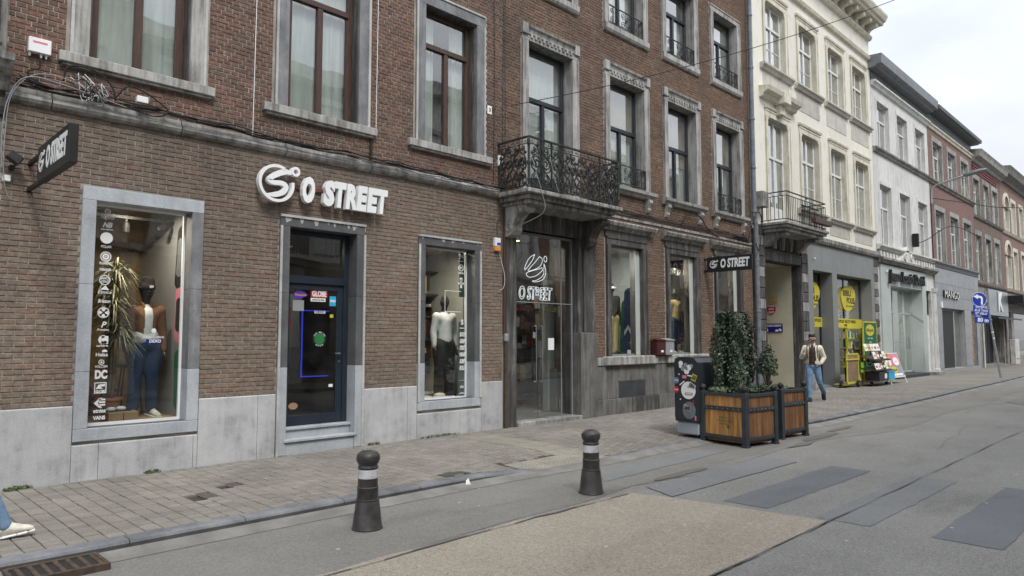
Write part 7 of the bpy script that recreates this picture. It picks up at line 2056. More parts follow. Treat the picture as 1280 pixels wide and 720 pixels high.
lit_panel('lamp added inside the bookshop to brighten it behind its yellow signs', 27.6, 1.6, 3.85, .2, .2, 40)  # added so that the bookshop interior does not stay black
for k_, x_ in enumerate((26.0, 28.2)): shelf_wall(x_, x_ + 2.0, 2.6, .1, 2.6, 5, ('left', 'right')[k_] + ' bookcase glimpsed at the back of the bookshop', 50 + k_, .12)
q = random.Random(31)
for k, (cx, cz, lb) in enumerate(((24.30, 3.14, 'yellow blob shaped BIBLIOPOLIS sign, partly hidden by the pillar'), (27.76, 3.18, 'yellow blob shaped BIBLIOPOLIS sign in the bookshop window'))):
    t = thing('blob_sign', lb, 'sign', (cx, .33, cz))
    pts = []
    for i in range(22):
        a = 2 * PI * i / 22; r_ = .72 * (1 + .10 * math.sin(2 * a + .5) + .05 * math.sin(3 * a)); pts.append((cx + r_ * .95 * math.cos(a), cz + .62 * r_ / .72 * .82 * math.sin(a)))
    mb = MB(); mb.prism(pts, .30, .34); mb.build('board', 'yellow_p', t)
    mb = MB(); put_text(mb, 'BIBLI', cx - .15, .295, cz + .17, .30, .002, width=.80, bold=.02); put_text(mb, 'POLIS', cx + .20, .295, cz - .10, .30, .002, width=.80, bold=.02); put_text(mb, 'livres cd dvd bd', cx + .1, .295, cz - .30, .10, .002, width=.75); mb.build('lettering', 'black', t)
# shelves of books glimpsed inside, yellow rack
t = thing('book_rack', 'yellow wire rack of books standing in the bookshop doorway', 'book rack', (27.6, .2, .06))
mb = MB()
for x in (26.95, 28.35): mb.box(x, x + .05, .12, .17, .06, 2.05)
for z in (.6, .95, 1.3, 1.65, 2.02): mb.box(26.95, 28.4, .12, .30, z, z + .03)
mb.build('rack_frame', 'yellow_p', t)
for z in (.63, .98, 1.33, 1.68):
    x = 27.02
    while x < 28.3: w = q.uniform(.06, .16); MB().box(x, x + w * .85, .15, .28, z, z + q.uniform(.16, .26)).build('book', q.choice(['green_p', 'lime_p', 'white_p', 'yellow_p', 'denim_dark', 'card', 'grey_p']), t); x += w
t = thing('yellow_post', 'tall narrow yellow panel in the bookshop doorway', 'sign', (28.7, .1, .05)); MB().box(28.55, 28.75, .08, .12, .05, 2.12).build('panel', 'yellow_p', t)
t = thing('roll_banner', 'dark green and yellow banner standing at the right side of the bookshop', 'banner', (28.3, .0, .0))
x0, x1 = 27.75, 29.15
MB().box(x0, x1, -.20, -.18, .30, 2.25).build('sheet', 'green_p', t)
mb = MB(); mb.box(x0 - .03, x1 + .03, -.175, -.16, .25, .30); mb.box(x0 - .03, x1 + .03, -.21, -.165, 2.25, 2.30); mb.box(x0 - .06, x0, -.21, -.165, .0, 2.30); mb.box(x1, x1 + .03, -.21, -.165, 0, 2.30); mb.build('stand', 'yellow_p', t)
mb = MB(); disc(mb, 28.42, -.205, 1.97, .22, 16, .003, 2.1); mb.build('badge', 'yellow_p', t)
mb = MB(); put_text(mb, 'Bibliopolis', 28.42, -.21, 1.97, .16, .002, width=.75, bold=.02); mb.build('lettering', 'green_p', t)
mb = MB()
for s, z in (('ACHAT - VENTE', 1.66), ('LIVRES', 1.52), ('BD CD DVD', 1.43), ('JEUX', 1.30), ('OUVERT 7/7', 1.12), ('10h - 18h', 1.03), ('bibliopolis.be', .80)): put_text(mb, s, 28.44, -.205, z, .075, .002, bold=.01)
mb.build('lettering', 'white_p', t)

# book trolley with books, crates and the yellow cart
t = thing('book_trolley', 'two tier trolley of second hand books outside the bookshop', 'book rack', (26.9, -.75, 0))
fx0, fx1, fy = 25.95, 27.60, -1.05
mb = MB()
for z, y in ((.92, -.95), (.62, -.98)): pass
mb.prism([(-1.15, .92), (-1.12, .88), (-.60, 1.02), (-.60, 1.06)], fx0, fx1, 'X'); mb.prism([(-1.20, .56), (-1.17, .52), (-.60, .62), (-.60, .66)], fx0, fx1, 'X'); mb.box(fx0, fx1, -1.05, -.45, .16, .20)
mb.prism([(-.62, .16), (-.56, .16), (-.40, 1.45), (-.46, 1.45)], fx0, fx0 + .04, 'X'); mb.prism([(-.62, .16), (-.56, .16), (-.40, 1.45), (-.46, 1.45)], fx1 - .04, fx1, 'X')
mb.build('trolley_frame', 'wood_brown', t)
for x in (fx0 + .12, fx1 - .12):
    for y in (-1.0, -.5): MB().lathe([(.055, -.02), (.055, .02)], x, y, .07, 10, 'X').build('caster', 'rubber', t)
bookc = [('white_p', 'pink_p'), ('white_p', 'orange_p'), ('white_p', 'lime_p'), ('card', 'white_p'), ('white_p', 'wood_brown'), ('yellow_cloth', 'red_p'), ('knit_brown', 'white_p')]
books = []
for row, (z, yb, n_) in enumerate(((.95, -1.10, 5), (1.22, -.82, 5), (.59, -1.15, 6), (.72, -.9, 5))):
    for i in range(n_):
        x = fx0 + .05 + (fx1 - fx0 - .1) * i / n_; w = (fx1 - fx0 - .12) / n_ * .90
        books.append((x, yb, z, w, .26 if row < 2 else .22, bookc[(i * 3 + row * 2) % 7], row, i))
for (x, yb, z, w, h_, (m1, m2), row, i) in books:
    o = MB(); o.T = Matrix.Translation((x + w / 2, yb, z)) @ Matrix.Rotation(R(-18), 4, 'X'); o.box(-w / 2, w / 2, -.012, .012, 0, h_, .002)
    b_ = o.build('book', m1, loc=(x + w / 2, yb, z)); tag(b_, '%s book, %s from the left in the %s row of the trolley' % ({'white_p': 'white', 'card': 'brown', 'yellow_cloth': 'yellow', 'knit_brown': 'dark'}[m1], ['first', 'second', 'third', 'fourth', 'fifth', 'sixth'][i], ['second', 'top', 'lowest', 'third'][row]), 'book', 'second hand books on the trolley')
    o = MB(); o.T = Matrix.Translation((x + w / 2, yb, z)) @ Matrix.Rotation(R(-18), 4, 'X'); o.box(-w * .3, w * .3, -.0145, -.0125, h_ * .25, h_ * .6); o.build('cover_picture', m2, b_)
for x0, x1, m_, lb in ((26.2, 27.15, 'frame_black', 'dark crate with a white card on the foot of the book trolley'), (27.2, 27.85, 'cyan_p', 'bright blue crate on the foot of the book trolley')):
    t = thing('crate', lb, 'crate', ((x0 + x1) / 2, -.9, .2), group='crates on the book trolley')
    mb = MB(); y0_, y1_ = -1.18, -.7
    for a in ((x0, x1, y0_, y0_ + .02, .205, .50), (x0, x1, y1_ - .02, y1_, .205, .50), (x0, x0 + .02, y0_ + .02, y1_ - .02, .205, .50), (x1 - .02, x1, y0_ + .02, y1_ - .02, .205, .50), (x0, x1, y0_, y1_, .20, .204)): mb.box(*a)
    mb.build('crate_wall', m_, t)
    MB().box(x0 - .01, x1 + .01, y0_ - .012, y0_ - .001, .46, .50).build('rim', m_, t)
    if m_ == 'frame_black': MB().box(26.75, 26.98, y0_ - .006, y0_ - .002, .26, .43).build('price_card', 'white_p', t)
t = thing('yellow_cart', 'yellow hand cart with a brown slatted back and black wheels', 'cart', (25.4, -.65, 0))
mb = MB(); cx0, cx1, yy = 24.74, 25.86, -.62
mb.box(cx0, cx0 + .06, yy - .02, yy + .02, .12, 1.12, .01); mb.box(cx1 - .06, cx1, yy - .02, yy + .02, .05, 1.12, .01); mb.box(cx0, cx1, yy - .018, yy + .018, .12, .19); mb.box(cx0 - .15, cx1, yy - .04, yy - .02, .92, .97); mb.box(cx0, cx1, yy - .018, yy + .018, 1.10, 1.15)
mb.prism([(cx1, .05), (cx1 + .30, .05), (cx1, .45)], yy - .02, yy + .02); mb.prism([(cx1 - .02, 1.1), (cx1 + .04, 1.1), (cx1 + .30, .75), (cx1 + .24, .72)], yy - .015, yy + .015); mb.box(cx0, cx1 + .1, yy + .02, yy + .42, .08, .12)
mb.build('frame', 'yellow_p', t)
mb = MB()
for i in range(11): z = .20 + i * .082; mb.box(cx0 + .06, cx1 - .06, yy - .01, yy + .01, z, z + .076)
mb.build('slatted_back', mat('cork_board', (.27, .19, .12), (.21, .15, .095), 6, .9, .3, 50), t)
for x, y in ((cx0 - .10, yy + .15), (cx1 - .35, yy - .10), (cx1 + .25, yy + .1)):
    mb = MB(); mb.lathe([(.05, -.035), (.12, -.03), (.12, .03), (.05, .035)], x, y, .12, 14, 'Y'); w_ = mb.build('wheel', 'rubber', t); mb = MB(); mb.lathe([(.04, -.038), (.045, .038)], x, y, .12, 8, 'Y'); mb.build('hub', 'steel', w_)
t = thing('shopping_bag', 'lime green bag hanging on the yellow cart', 'bag', (26.1, -.70, .65)); mb = MB(); mb.prism([(25.95, .48), (26.27, .55), (26.23, .88), (25.98, .82)], -.74, -.66); mb.build('bag_body', 'lime_p', t); MB().tube([(26.02, -.7, .82), (26.05, -.7, 1.0), (26.16, -.7, .85)], .008, 5).build('handle', 'black', t)
# A-frame board
t = thing('a_frame_board', 'white A frame board with two pink posters and a yellow oval', 'sign', (28.9, -.9, 0))
mb = MB(); X0_, X1_ = 27.60, 29.40
def fr(mb, x0, x1, yb, yt, z0, z1, w=.04):
    for x in (x0, x1 - w): mb.add([(x, yb, z0), (x + w, yb, z0), (x + w, yb + .02, z0), (x, yb + .02, z0), (x, yt, z1), (x + w, yt, z1), (x + w, yt + .02, z1), (x, yt + .02, z1)], [(0, 1, 5, 4), (1, 2, 6, 5), (2, 3, 7, 6), (3, 0, 4, 7), (4, 5, 6, 7), (0, 3, 2, 1)])
fr(mb, X0_, X1_, -1.15, -.80, 0, 1.12); mb.box(X0_, X1_, -.82, -.78, 1.08, 1.12); mb.box(X0_, X1_, -1.095, -1.075, .22, .27)
mb.build('front_frame', 'white_p', t)
mb = MB(); fr(mb, X0_, X1_, -.45, -.76, 0, 1.12); mb.build('rear_frame', 'grey_p', t)
def tilt(z): return -1.15 + .35 * z / 1.12 - .004
mb = MB(); mb.add([(X0_ + .04, tilt(.27), .27), (X1_ - .04, tilt(.27), .27), (X1_ - .04, tilt(1.08), 1.08), (X0_ + .04, tilt(1.08), 1.08), (X0_ + .04, tilt(.27) + .015, .27), (X1_ - .04, tilt(.27) + .015, .27), (X1_ - .04, tilt(1.08) + .015, 1.08), (X0_ + .04, tilt(1.08) + .015, 1.08)], [(0, 1, 2, 3), (7, 6, 5, 4), (0, 3, 7, 4), (1, 5, 6, 2), (3, 2, 6, 7), (0, 4, 5, 1)]); mb.build('board', 'grey_p', t)
al = math.atan2(.35, 1.12)
for k, cx in enumerate((28.07, 28.93)):
    mb = MB(); mb.T = Matrix.Translation((cx, tilt(.85) - .004, .85)) @ Matrix.Rotation(-al, 4, 'X'); mb.box(-.40, .40, -.003, 0, -.20, .22); pst = mb.build('poster', 'pink_p', t)
    mb = MB(); mb.T = Matrix.Translation((cx, tilt(.80) - .008, .80)) @ Matrix.Rotation(-al, 4, 'X'); disc(mb, 0, 0, -.0, .16, 18, .002, 1.9); mb.build('poster_disc', 'white_p', pst)
    mb = MB(); mb.T = Matrix.Translation((cx, tilt(.80) - .011, .80)) @ Matrix.Rotation(-al, 4, 'X'); put_text(mb, '50' if k == 0 else 'SOLDES', 0, 0, 0, .17 if k == 0 else .08, .001, bold=.02); mb.build('lettering', 'pink_p', pst)
mb = MB(); mb.T = Matrix.Translation((28.45, tilt(.5) - .004, .50)) @ Matrix.Rotation(-al, 4, 'X'); disc(mb, 0, 0, 0, .13, 18, .003, 2.9); ov = mb.build('oval', 'yellow_p', t)
mb = MB(); mb.T = Matrix.Translation((28.45, tilt(.5) - .009, .50)) @ Matrix.Rotation(-al, 4, 'X'); put_text(mb, 'Bibliopolis', 0, 0, 0, .11, .001, width=.55, bold=.02); mb.build('lettering', 'black', ov)
mb = MB(); mb.T = Matrix.Translation((28.45, tilt(.33) - .004, .33)) @ Matrix.Rotation(-al, 4, 'X'); mb.box(-.75, .75, -.003, 0, -.04, .04); mb.build('white_strip', 'white_p', t)

# ------------------------------------------------------------------ hairdresser
t = thing('hairdresser_sign', 'black raised Jean Louis David letters on the pale green front', 'shop sign', (33.5, -.1, 4.2))
for s, x0, x1 in (('Jean', 31.15, 32.55), ('Louis', 32.75, 34.30), ('David', 34.50, 35.95)):
    mb = MB(); put_text(mb, s, (x0 + x1) / 2, -.16, 4.24, .62, .10, width=x1 - x0, bold=.02); mb.build('word', 'black', t)
gd = MB()
for x in (31.50, 33.3, 34.9, 35.9): gd.box(x, x + .05, .42, .48, .15, 3.85)
gd.box(31.5, 35.95, .42, .48, .15, .22); gd.box(31.5, 35.95, .42, .48, 2.75, 2.80); gd.box(31.5, 35.95, .42, .48, 3.78, 3.85)
gdo = gd.build('shop_window', 'pale_green', Dd); MB().box(31.52, 35.93, .45, .46, .2, 3.8).build('pane', 'glass_shop', gdo)
lit_panel('lamp added inside the hairdresser to brighten it', 33.4, 1.8, 3.80, .3, .3, 90, (1, .97, .92))  # added to brighten the interior behind the glass
show_box(Dd, 31.4, 36.4, .14, 3.9, .52, 4.8, 'grey_p', 'pale_green', 'shopwall', 'shopwall', 'grey_p', 'shop_lining')
MB().box(31.5, 35.95, -.25, .42, 0, .13).build('door_step', 'frame_black', Dd)
sign_card(gdo, 'poster', 31.9, 32.75, 2.20, 2.45, 'orange_p', .40); sign_card(gdo, 'poster', 31.9, 32.75, 1.55, 2.20, 'white_p', .40, '|Jean Louis|David', 'black', h=.09)
sign_card(gdo, 'poster', 31.9, 32.75, 1.25, 1.53, 'black', .40, '20% OFF', h=.12)
mb = MB(); mb.prism([(32.32, 1.95), (32.42, 2.07), (32.32, 2.19), (32.22, 2.07)], .395, .398); mb.build('badge', 'black', gdo)
mb = MB()
for i, s in enumerate(('coupe', 'coloration', 'brushing', 'lundi', 'mardi', 'samedi')): put_text(mb, s, 34.4, .405, 2.3 - i * .16, .10, .002)
mb.build('window_lettering', 'grey_p', gdo)
MB().box(35.3, 35.36, .36, .41, 1.2, 1.7).build('handle', 'steel', gdo)
MB().box(30.95, 31.05, -.14, -.07, 4.35, 4.45, .01).build('small_camera', 'white_pl', Dd)
# ------------------------------------------------------------------ clothes shop
t = thing('clothes_shop_sign', 'black MANGO letters on the grey cladding', 'shop sign', (40.8, -.1, 3.8))
for i, c in enumerate('MANGO'):
    w_ = 2.85 / 5; mb = MB(); put_text(mb, c, 39.42 + w_ * (i + .5), -.12, 3.84, .52, .07, width=w_ * .85, bold=.015); l_ = mb.build('letter', 'black', t)
    mb = MB(); put_text(mb, c, 39.42 + w_ * (i + .5), -.158, 3.84, .52, .004, width=w_ * .80, bold=.0); mb.build('letter_face', 'white_p', l_)
mo = MB()
for x in (39.22, 40.08, 42.20, 43.56): mo.box(x, x + .06, .16, .22, .16, 3.16)
mo.box(39.22, 43.62, .16, .22, 3.08, 3.16)
moo = mo.build('shop_window', 'grey_p', E_); MB().box(39.28, 40.08, .18, .19, .2, 3.08).build('pane', 'glass', moo); MB().box(42.26, 43.56, .18, .19, .2, 3.08).build('pane', 'glass', moo)
lit_panel('lit lamp inside the clothes shop', 41.5, 1.5, 3.15, .3, .3, 60)
show_box(E_, 39.1, 43.8, .15, 3.2, .5, 3, 'shopwall', 'shopwall', 'shopwall', 'shopwall', 'grey_p', 'shop_lining')
MB().box(40.14, 42.20, .175, .20, .17, 3.08).build('doorway', 'black', moo)  # flat black panel, the dark of the open doorway put into its colour
q = random.Random(9)
for i in range(18):
    for j in range(4):
        block(E_, 'rough_plank', 45.10 + j * .27, 45.36 + j * .27 - .01, .08 + q.uniform(-.02, .02), .2, .2 + i * .163, .2 + i * .163 + .15, 'card', .01)
MB().box(39.0, 39.2, -.12, -.05, 3.15, 3.45, .01).build('alarm_casing', 'white_pl', E_)
# white utility cabinet by the last shops
t = thing('utility_cabinet', 'white painted utility cabinet against the front at the right edge', 'cabinet', (55.9, -.15, 0)); MB().box(55.2, 56.5, -.32, -.02, 0, 1.62, .02).build('cabinet', 'white_trim', t); MB().box(55.25, 56.45, -.335, -.32, .35, .37).build('door_gap', 'black', t)

# ------------------------------------------------------------------ street lamp arm, wires, road sign
t = thing('street_lamp', 'street lamp on a curved arm fixed to the pink brick house', 'street lamp', (38.15, 0, 8.2))
arm = cable([(38.2, -.06, 8.15), (38.2, -.08, 8.75), (38.2, -.22, 9.02), (38.2, -.50, 9.12), (38.2, -1.45, 9.33)], 0)
MB().tube(arm, .05, 8).build('arm', 'galv', t, smooth=True)
mb = MB(); mb.tube([(38.2, -1.42, 9.32), (38.2, -1.55, 9.36), (38.2, -2.15, 9.46), (38.2, -2.38, 9.49)], .1, 10, rad=[.05, .11, .10, .03]); mb.build('lamp_head', 'zinc', t, smooth=True)
MB().tube([(38.17, -.04, 8.2), (38.17, -.04, 5.4)], .018, 6).build('supply_cable', 'rubber', t)
t = thing('overhead_wire', 'thin overhead wire running from the brown house up to the iron balcony window', 'wire', (10, -.5, 6.4))
P0, P1 = Vector((9.3, -.1, 6.1)), Vector((18.2, -5.0, 9.9))
MB().tube([tuple(P0.lerp(P1, i / 20) - Vector((0, 0, .25 * 4 * (i / 20) * (1 - i / 20)))) for i in range(21)], .008, 5).build('wire', 'rubber', t)
t = thing('overhead_wire', 'thin horizontal wire between the pink brick house and the arched house', 'wire', (45, -.5, 8.5))
MB().tube([(38.2, -.1, 8.45), (46, -1.2, 8.9), (56, -3.0, 9.9), (64, -4.6, 11.0)], .02, 5).build('wire', 'rubber', t)
t = thing('overhead_wire', 'sagging wire in front of the white painted house', 'wire', (36, -.5, 5.5))
MB().tube(cable([(34.9, -.2, 5.9), (35.6, -.5, 6.15), (36.6, -.9, 6.7), (38.2, -1.0, 6.95), (41, -1.0, 7.0), (43, -1, 6.9)], 0), .018, 5).build('wire', 'rubber', t)
MB().box(34.80, 34.98, -.3, -.05, 5.75, 6.35, .02).build('insulator', 'black', t)

t = thing('road_sign', 'leaning pole with a round blue turn left arrow and two blue plates', 'road sign', (35.9, -2.93, 0), local=True)
lean = Matrix.Rotation(R(7.6), 4, Vector((-.35, .94, 0)).normalized()).to_4x4()
tip = Vector((-.36, .36, 3.72))
pole = MB(); pole.tube([(0, 0, -.02), tuple(tip)], .045, 10); po = pole.build('pole', 'galv', t)
for k, f in enumerate((.45, .48, .52, .30)): c = tip * f; MB().lathe([(.048, -.03), (.048, .03)], c.x, c.y, c.z, 10).build('sticker', ['white_p', 'grey_p', 'white_p', 'grey_p'][k], po)
def plate_T(f, dx=-.02): 
    c = tip * f; c = c + Vector((-.24, .22, 0))
    return Matrix.Translation(c) @ Matrix.Rotation(R(-47), 4, 'Z') @ Matrix.Rotation(R(4), 4, 'Y')
mb = MB(); mb.T = plate_T(.895); disc(mb, 0, .02, 0, .31, 28, .02); mb.build('rear_disc', 'grey_p', t)
mb = MB(); mb.T = plate_T(.895); disc(mb, 0, 0, 0, .305, 28, .012); rs = mb.build('round_plate', 'blue_p', t)
mb = MB(); mb.T = plate_T(.895); disc(mb, 0, -.010, 0, .305, 28, .006, 1, .29); mb.build('rim', 'white_p', rs)
mb = MB(); mb.T = plate_T(.895)
mb.prism([(-.02, .155), (.02, .155), (.10, .13), (.145, .07), (.15, -.02), (.15, -.22), (.07, -.22), (.07, -.04), (.065, .03), (.03, .06), (-.06, .065), (-.06, .0), (-.25, .11), (-.06, .22), (-.06, .155)], -.018, -.013); mb.build('arrow', 'white_p', rs)
mb = MB(); mb.T = plate_T(.765); mb.box(-.34, .34, -.01, 0, -.20, .22, .004); p2 = mb.build('text_plate', 'blue_p', t)
mb = MB(); mb.T = plate_T(.765)
for s, z in (('EXCEPTE', .14), ('BUS TAXI', .0), ('ET VELO', -.13)): put_text(mb, s, 0, -.013, z, .13, .002, width=.48 if 'B' not in s else .54, bold=.02)
mb.build('lettering', 'white_p', p2)
mb = MB(); mb.T = plate_T(.655); mb.box(-.34, .34, -.01, 0, -.13, .13, .004); p3 = mb.build('distance_plate', 'blue_p', t)
mb = MB(); mb.T = plate_T(.655); put_text(mb, '80 m', .0, -.013, 0, .24, .002, width=.46, bold=.03); mb.build('lettering', 'white_p', p3)
for f in (.92, .86, .78, .66): c = tip * f; MB().box(c.x - .06, c.x + .05, c.y - .06, c.y + .28, c.z - .03, c.z + .03).build('clamp', 'galv', t)

# ------------------------------------------------------------------ bollards
def bollard(label, x, y, first=None):
    if first: t = copy_tree(first)
    else:
        t = thing('bollard', label, 'bollard', (0, 0, 0), 0, local=True)
        MB().lathe([(.142, 0), (.142, .012), (.136, .02), (.108, .235), (.104, .245)], n=28).build('base', 'bollard', t)
        MB().lathe([(.103, .245), (.106, .25), (.106, .258), (.098, .262), (.095, .345), (.098, .35), (.098, .362), (.092, .368), (.090, .43), (.091, .438)], n=28).build('shaft', 'bollard', t)
        MB().lathe([(.089, .438), (.092, .442), (.092, .512), (.089, .516)], n=28).build('reflective_band', 'reflector', t)
        MB().lathe([(.086, .516), (.093, .524), (.095, .534), (.088, .548), (.086, .556), (.101, .580), (.109, .606), (.107, .632), (.093, .655), (.066, .672), (.03, .680), (.002, .682)], n=28).build('head', 'bollard', t)
        for c in t.children: smooth_by_angle(c, 35)
    t.location = (x, y, ROADZ + .004); t.scale = (1, 1, 1.045); t['label'] = label; t['group'] = 'bollards along the kerb'
    return t
b1 = bollard('nearest black bollard with a white band, standing left of the other', 3.74, -3.79)
b2 = bollard('second black bollard with a white band, near the tactile paving', 6.37, -4.32, b1); b2.rotation_euler[2] = 1.3

# ------------------------------------------------------------------ litter bin
t = thing('litter_bin', 'anthracite street bin covered in stickers, behind the wooden planter', 'litter bin', (11.2, -2.95, 0), R(-6), local=True)
# side profile (local y = along the road side, z): the tall narrow end looks to the camera side (-X)
mb = MB(); prof = [(-.235, .22), (-.255, .3), (-.255, 1.12), (-.235, 1.24), (-.17, 1.31), (-.05, 1.33), (.16, 1.33), (.235, 1.29), (.25, 1.2), (.25, .3), (.235, .22)]
mb.prism(prof, -.42, .55, 'X'); smooth_by_angle(mb.build('bin_body', 'bin_metal', t), 30)
MB().box(-.405, .53, -.225, .225, 0.004, .218, .02).build('base', 'bin_base', t)
MB().box(-.427, -.42, -.20, .19, .26, 1.2, .01).build('end_panel', 'bin_metal', t)
Tn = Matrix.Translation((-.429, 0, 0)) @ Matrix.Rotation(R(-90), 4, 'Z')      # local x -> -Y
q = random.Random(77)
def stk(x, z, r, m_, sx=1.0, rot=0, txt=None, tm='white_p', rect=None):
    mb = MB(); mb.T = Tn @ Matrix.Translation((x, 0, z)) @ Matrix.Rotation(R(rot), 4, 'Y')
    if rect: mb.box(-rect[0] / 2, rect[0] / 2, -.004, -.001, -rect[1] / 2, rect[1] / 2)
    else: disc(mb, 0, -.001, 0, r, 20, .003, sx)
    o = mb.build('sticker', m_, t)
    if txt:
        mb = MB(); mb.T = Tn @ Matrix.Translation((x, 0, z)) @ Matrix.Rotation(R(rot), 4, 'Y'); put_text(mb, txt, 0, -.0055, 0, (rect[1] * .8 if rect else r * .6), .001, width=(rect[0] if rect else 2 * r) * .75, bold=.03); mb.build('lettering', tm, o)
for k, (x, z, r_) in enumerate(((-.10, 1.22, .045), (.0, 1.19, .04), (.07, 1.15, .05), (-.06, 1.13, .04), (.02, 1.09, .055), (.12, 1.18, .035), (-.11, 1.17, .03))): stk(x, z, r_, 'white_p' if k % 2 == 0 else 'grey_p')
stk(.02, 1.13, .03, 'black'); stk(.05, .76, .15, 'white_p', 1.0); stk(.06, .70, 0, 'orange_p', rect=(.16, .05), txt='WHO'); stk(.08, .82, 0, 'navy_p', rect=(.10, .035)); stk(.13, .84, 0, 'reflector', rect=(.14, .09), rot=30, txt='DEUS', tm='black')
stk(.17, .98, 0, mat('mustard_print', (.55, .42, .08), None, 3, .5, 0), rect=(.10, .12), rot=20, txt='SK8', tm='black'); stk(-.03, .99, 0, 'pink_p', rect=(.085, .055)); stk(.10, 1.01, 0, 'white_p', rect=(.13, .02), rot=5)
stk(-.20, .92, .055, 'denim', txt='ROCK'); stk(-.205, .76, .055, 'red_p', txt='STOP'); stk(-.08, .88, 0, 'white_p', rect=(.12, .02), rot=-35); stk(.06, .42, .15, 'zinc', .9); stk(.02, .46, 0, 'white_p', rect=(.15, .10), rot=8, txt='SHS', tm='frame_navy')
stk(-.14, 1.03, 0, 'white_p', rect=(.03, .02)); stk(.19, .30, 0, 'pink_p', rect=(.03, .08)); stk(-.12, .60, .012, 'white_p'); stk(.15, .55, 0, 'red_p', rect=(.02, .10))

# ------------------------------------------------------------------ planters
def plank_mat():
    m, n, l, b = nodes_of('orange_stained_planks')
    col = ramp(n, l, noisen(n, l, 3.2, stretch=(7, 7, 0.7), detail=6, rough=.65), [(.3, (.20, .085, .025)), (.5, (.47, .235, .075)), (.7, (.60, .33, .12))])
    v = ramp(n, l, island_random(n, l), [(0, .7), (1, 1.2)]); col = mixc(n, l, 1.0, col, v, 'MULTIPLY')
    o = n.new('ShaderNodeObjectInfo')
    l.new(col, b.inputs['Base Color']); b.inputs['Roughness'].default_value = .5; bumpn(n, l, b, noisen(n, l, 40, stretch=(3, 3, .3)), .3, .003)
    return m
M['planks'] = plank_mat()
M['planks_dark'] = mat('darker_planks', (.27, .135, .06), (.14, .07, .033), 4, .55, .3, 40, stretch=(6, 6, .6), vary=.25)
def planter(label, loc, rz, w, d, h=.86):
    t = thing('planter', label, 'planter', loc, rz, local=True)
    hw, hd = w / 2, d / 2
    for sx in (-1, 1):
        for sy in (-1, 1):
            x, y = sx * (hw - .045), sy * (hd - .045)
            p = MB().box(x - .045, x + .045, y - .045, y + .045, .0, h, .006).build('post', 'planter_metal', t)
            mb = MB(); mb.lathe([(.030, h), (.034, h + .012), (.02, h + .022)], x, y, 0, 12); mb.ball((x, y, h + .065), .052, 14); mb.build('ball_finial', 'iron', p, smooth=True)
            MB().box(x - .055, x + .055, y - .055, y + .055, 0, .02, .003).build('foot_plate', 'planter_metal', p)
    def side(axis, s, L):
        T = Matrix.Rotation(0 if axis == 'Y' else R(90), 4, 'Z')
        off = (hd if axis == 'Y' else hw) - .035
        def B_(x0, x1, y0, y1, z0, z1, bev=.003):
            m_ = MB()
            if axis == 'Y': m_.box(x0, x1, s * off + y0 * s, s * off + y1 * s, z0, z1, bev)
            else: m_.box(s * off + y0 * s, s * off + y1 * s, x0, x1, z0, z1, bev)
            return m_
        a = L / 2 - .09
        for z0, z1 in ((.10, .155), (h - .065, h - .012), (h - .30, h - .235)): B_(-a, a, -.02, .025, z0, z1).build('rail', 'planter_metal', t)
        rl_ = MB()
        n_ = 7
        for i in range(n_):
            x = -a + .05 + (2 * a - .1) * i / (n_ - 1)
            m_ = B_(x - .008, x + .008, .025, .031, h - .275, h - .259, .002); m_.build('bolt', 'steel', t)
        npk = max(5, int(2 * a / .085)); q_ = random.Random(int(L * 100) + s)
        mm = 'planks' if (axis == 'X' and s < 0) else 'planks_dark'  # orange boards on the left side only, darker ones on the others
        for i in range(npk):
            x0 = -a + 2 * a * i / npk; x1 = -a + 2 * a * (i + 1) / npk
            for z0, z1 in ((.156, h - .301), (h - .234, h - .066)):
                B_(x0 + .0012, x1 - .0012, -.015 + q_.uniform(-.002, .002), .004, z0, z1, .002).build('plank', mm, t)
    side('Y', -1, w); side('Y', 1, w); side('X', -1, d); side('X', 1, d)
    mb = MB(); n_ = 10; q_ = random.Random(3)
    G_z = [[h - .10 + q_.uniform(-.02, .02) for _ in range(n_ + 1)] for _ in range(n_ + 1)]
    xs_ = [-hw + .05 + (w - .1) * i / n_ for i in range(n_ + 1)]; ys_ = [-hd + .05 + (d - .1) * i / n_ for i in range(n_ + 1)]
    for i in range(n_):
        for j in range(n_): mb.quad((xs_[i], ys_[j], G_z[i][j]), (xs_[i + 1], ys_[j], G_z[i + 1][j]), (xs_[i + 1], ys_[j + 1], G_z[i + 1][j + 1]), (xs_[i], ys_[j + 1], G_z[i][j + 1]))
    mb.build('soil', 'soil', t); MB().box(-hw + .06, hw - .06, -hd + .06, hd - .06, .05, .10).build('base_board', 'planks_dark', t)
    return t
pA = planter('nearer square wooden planter with an iron frame and ball finials, holding the ivy column', (11.16, -3.67, ROADZ + .008), R(-9), .88, .92)
pB = planter('farther wooden planter with darker boards, right behind the ivy planter', (12.50, -3.70, ROADZ + .008), R(-7), .86, .78)
# green scribble on the front boards
mb = MB()
for s, z in (('MERCI', .44), ('A TOUS LES SOIGNANTS', .39), ('ON T AIME', .34)): put_text(mb, s, .02, 0, z, .045, .001, width=.30 if len(s) > 12 else .18)
T = Matrix.Translation((-.425, 0, 0)) @ Matrix.Rotation(R(-90), 4, 'Z'); mb.v = [tuple(T @ Vector(v)) for v in mb.v]; mb.build('graffiti', mat('dark_green_marker', (.06, .13, .05), None, 4, .7, 0), pA)
mb = MB(); mb.prism([(.10, .27), (.13, .30), (.115, .32), (.10, .31), (.085, .32), (.07, .30)], -.001, 0); mb.v = [tuple(T @ Vector(v)) for v in mb.v]; mb.build('heart_mark', 'green_p', pA)

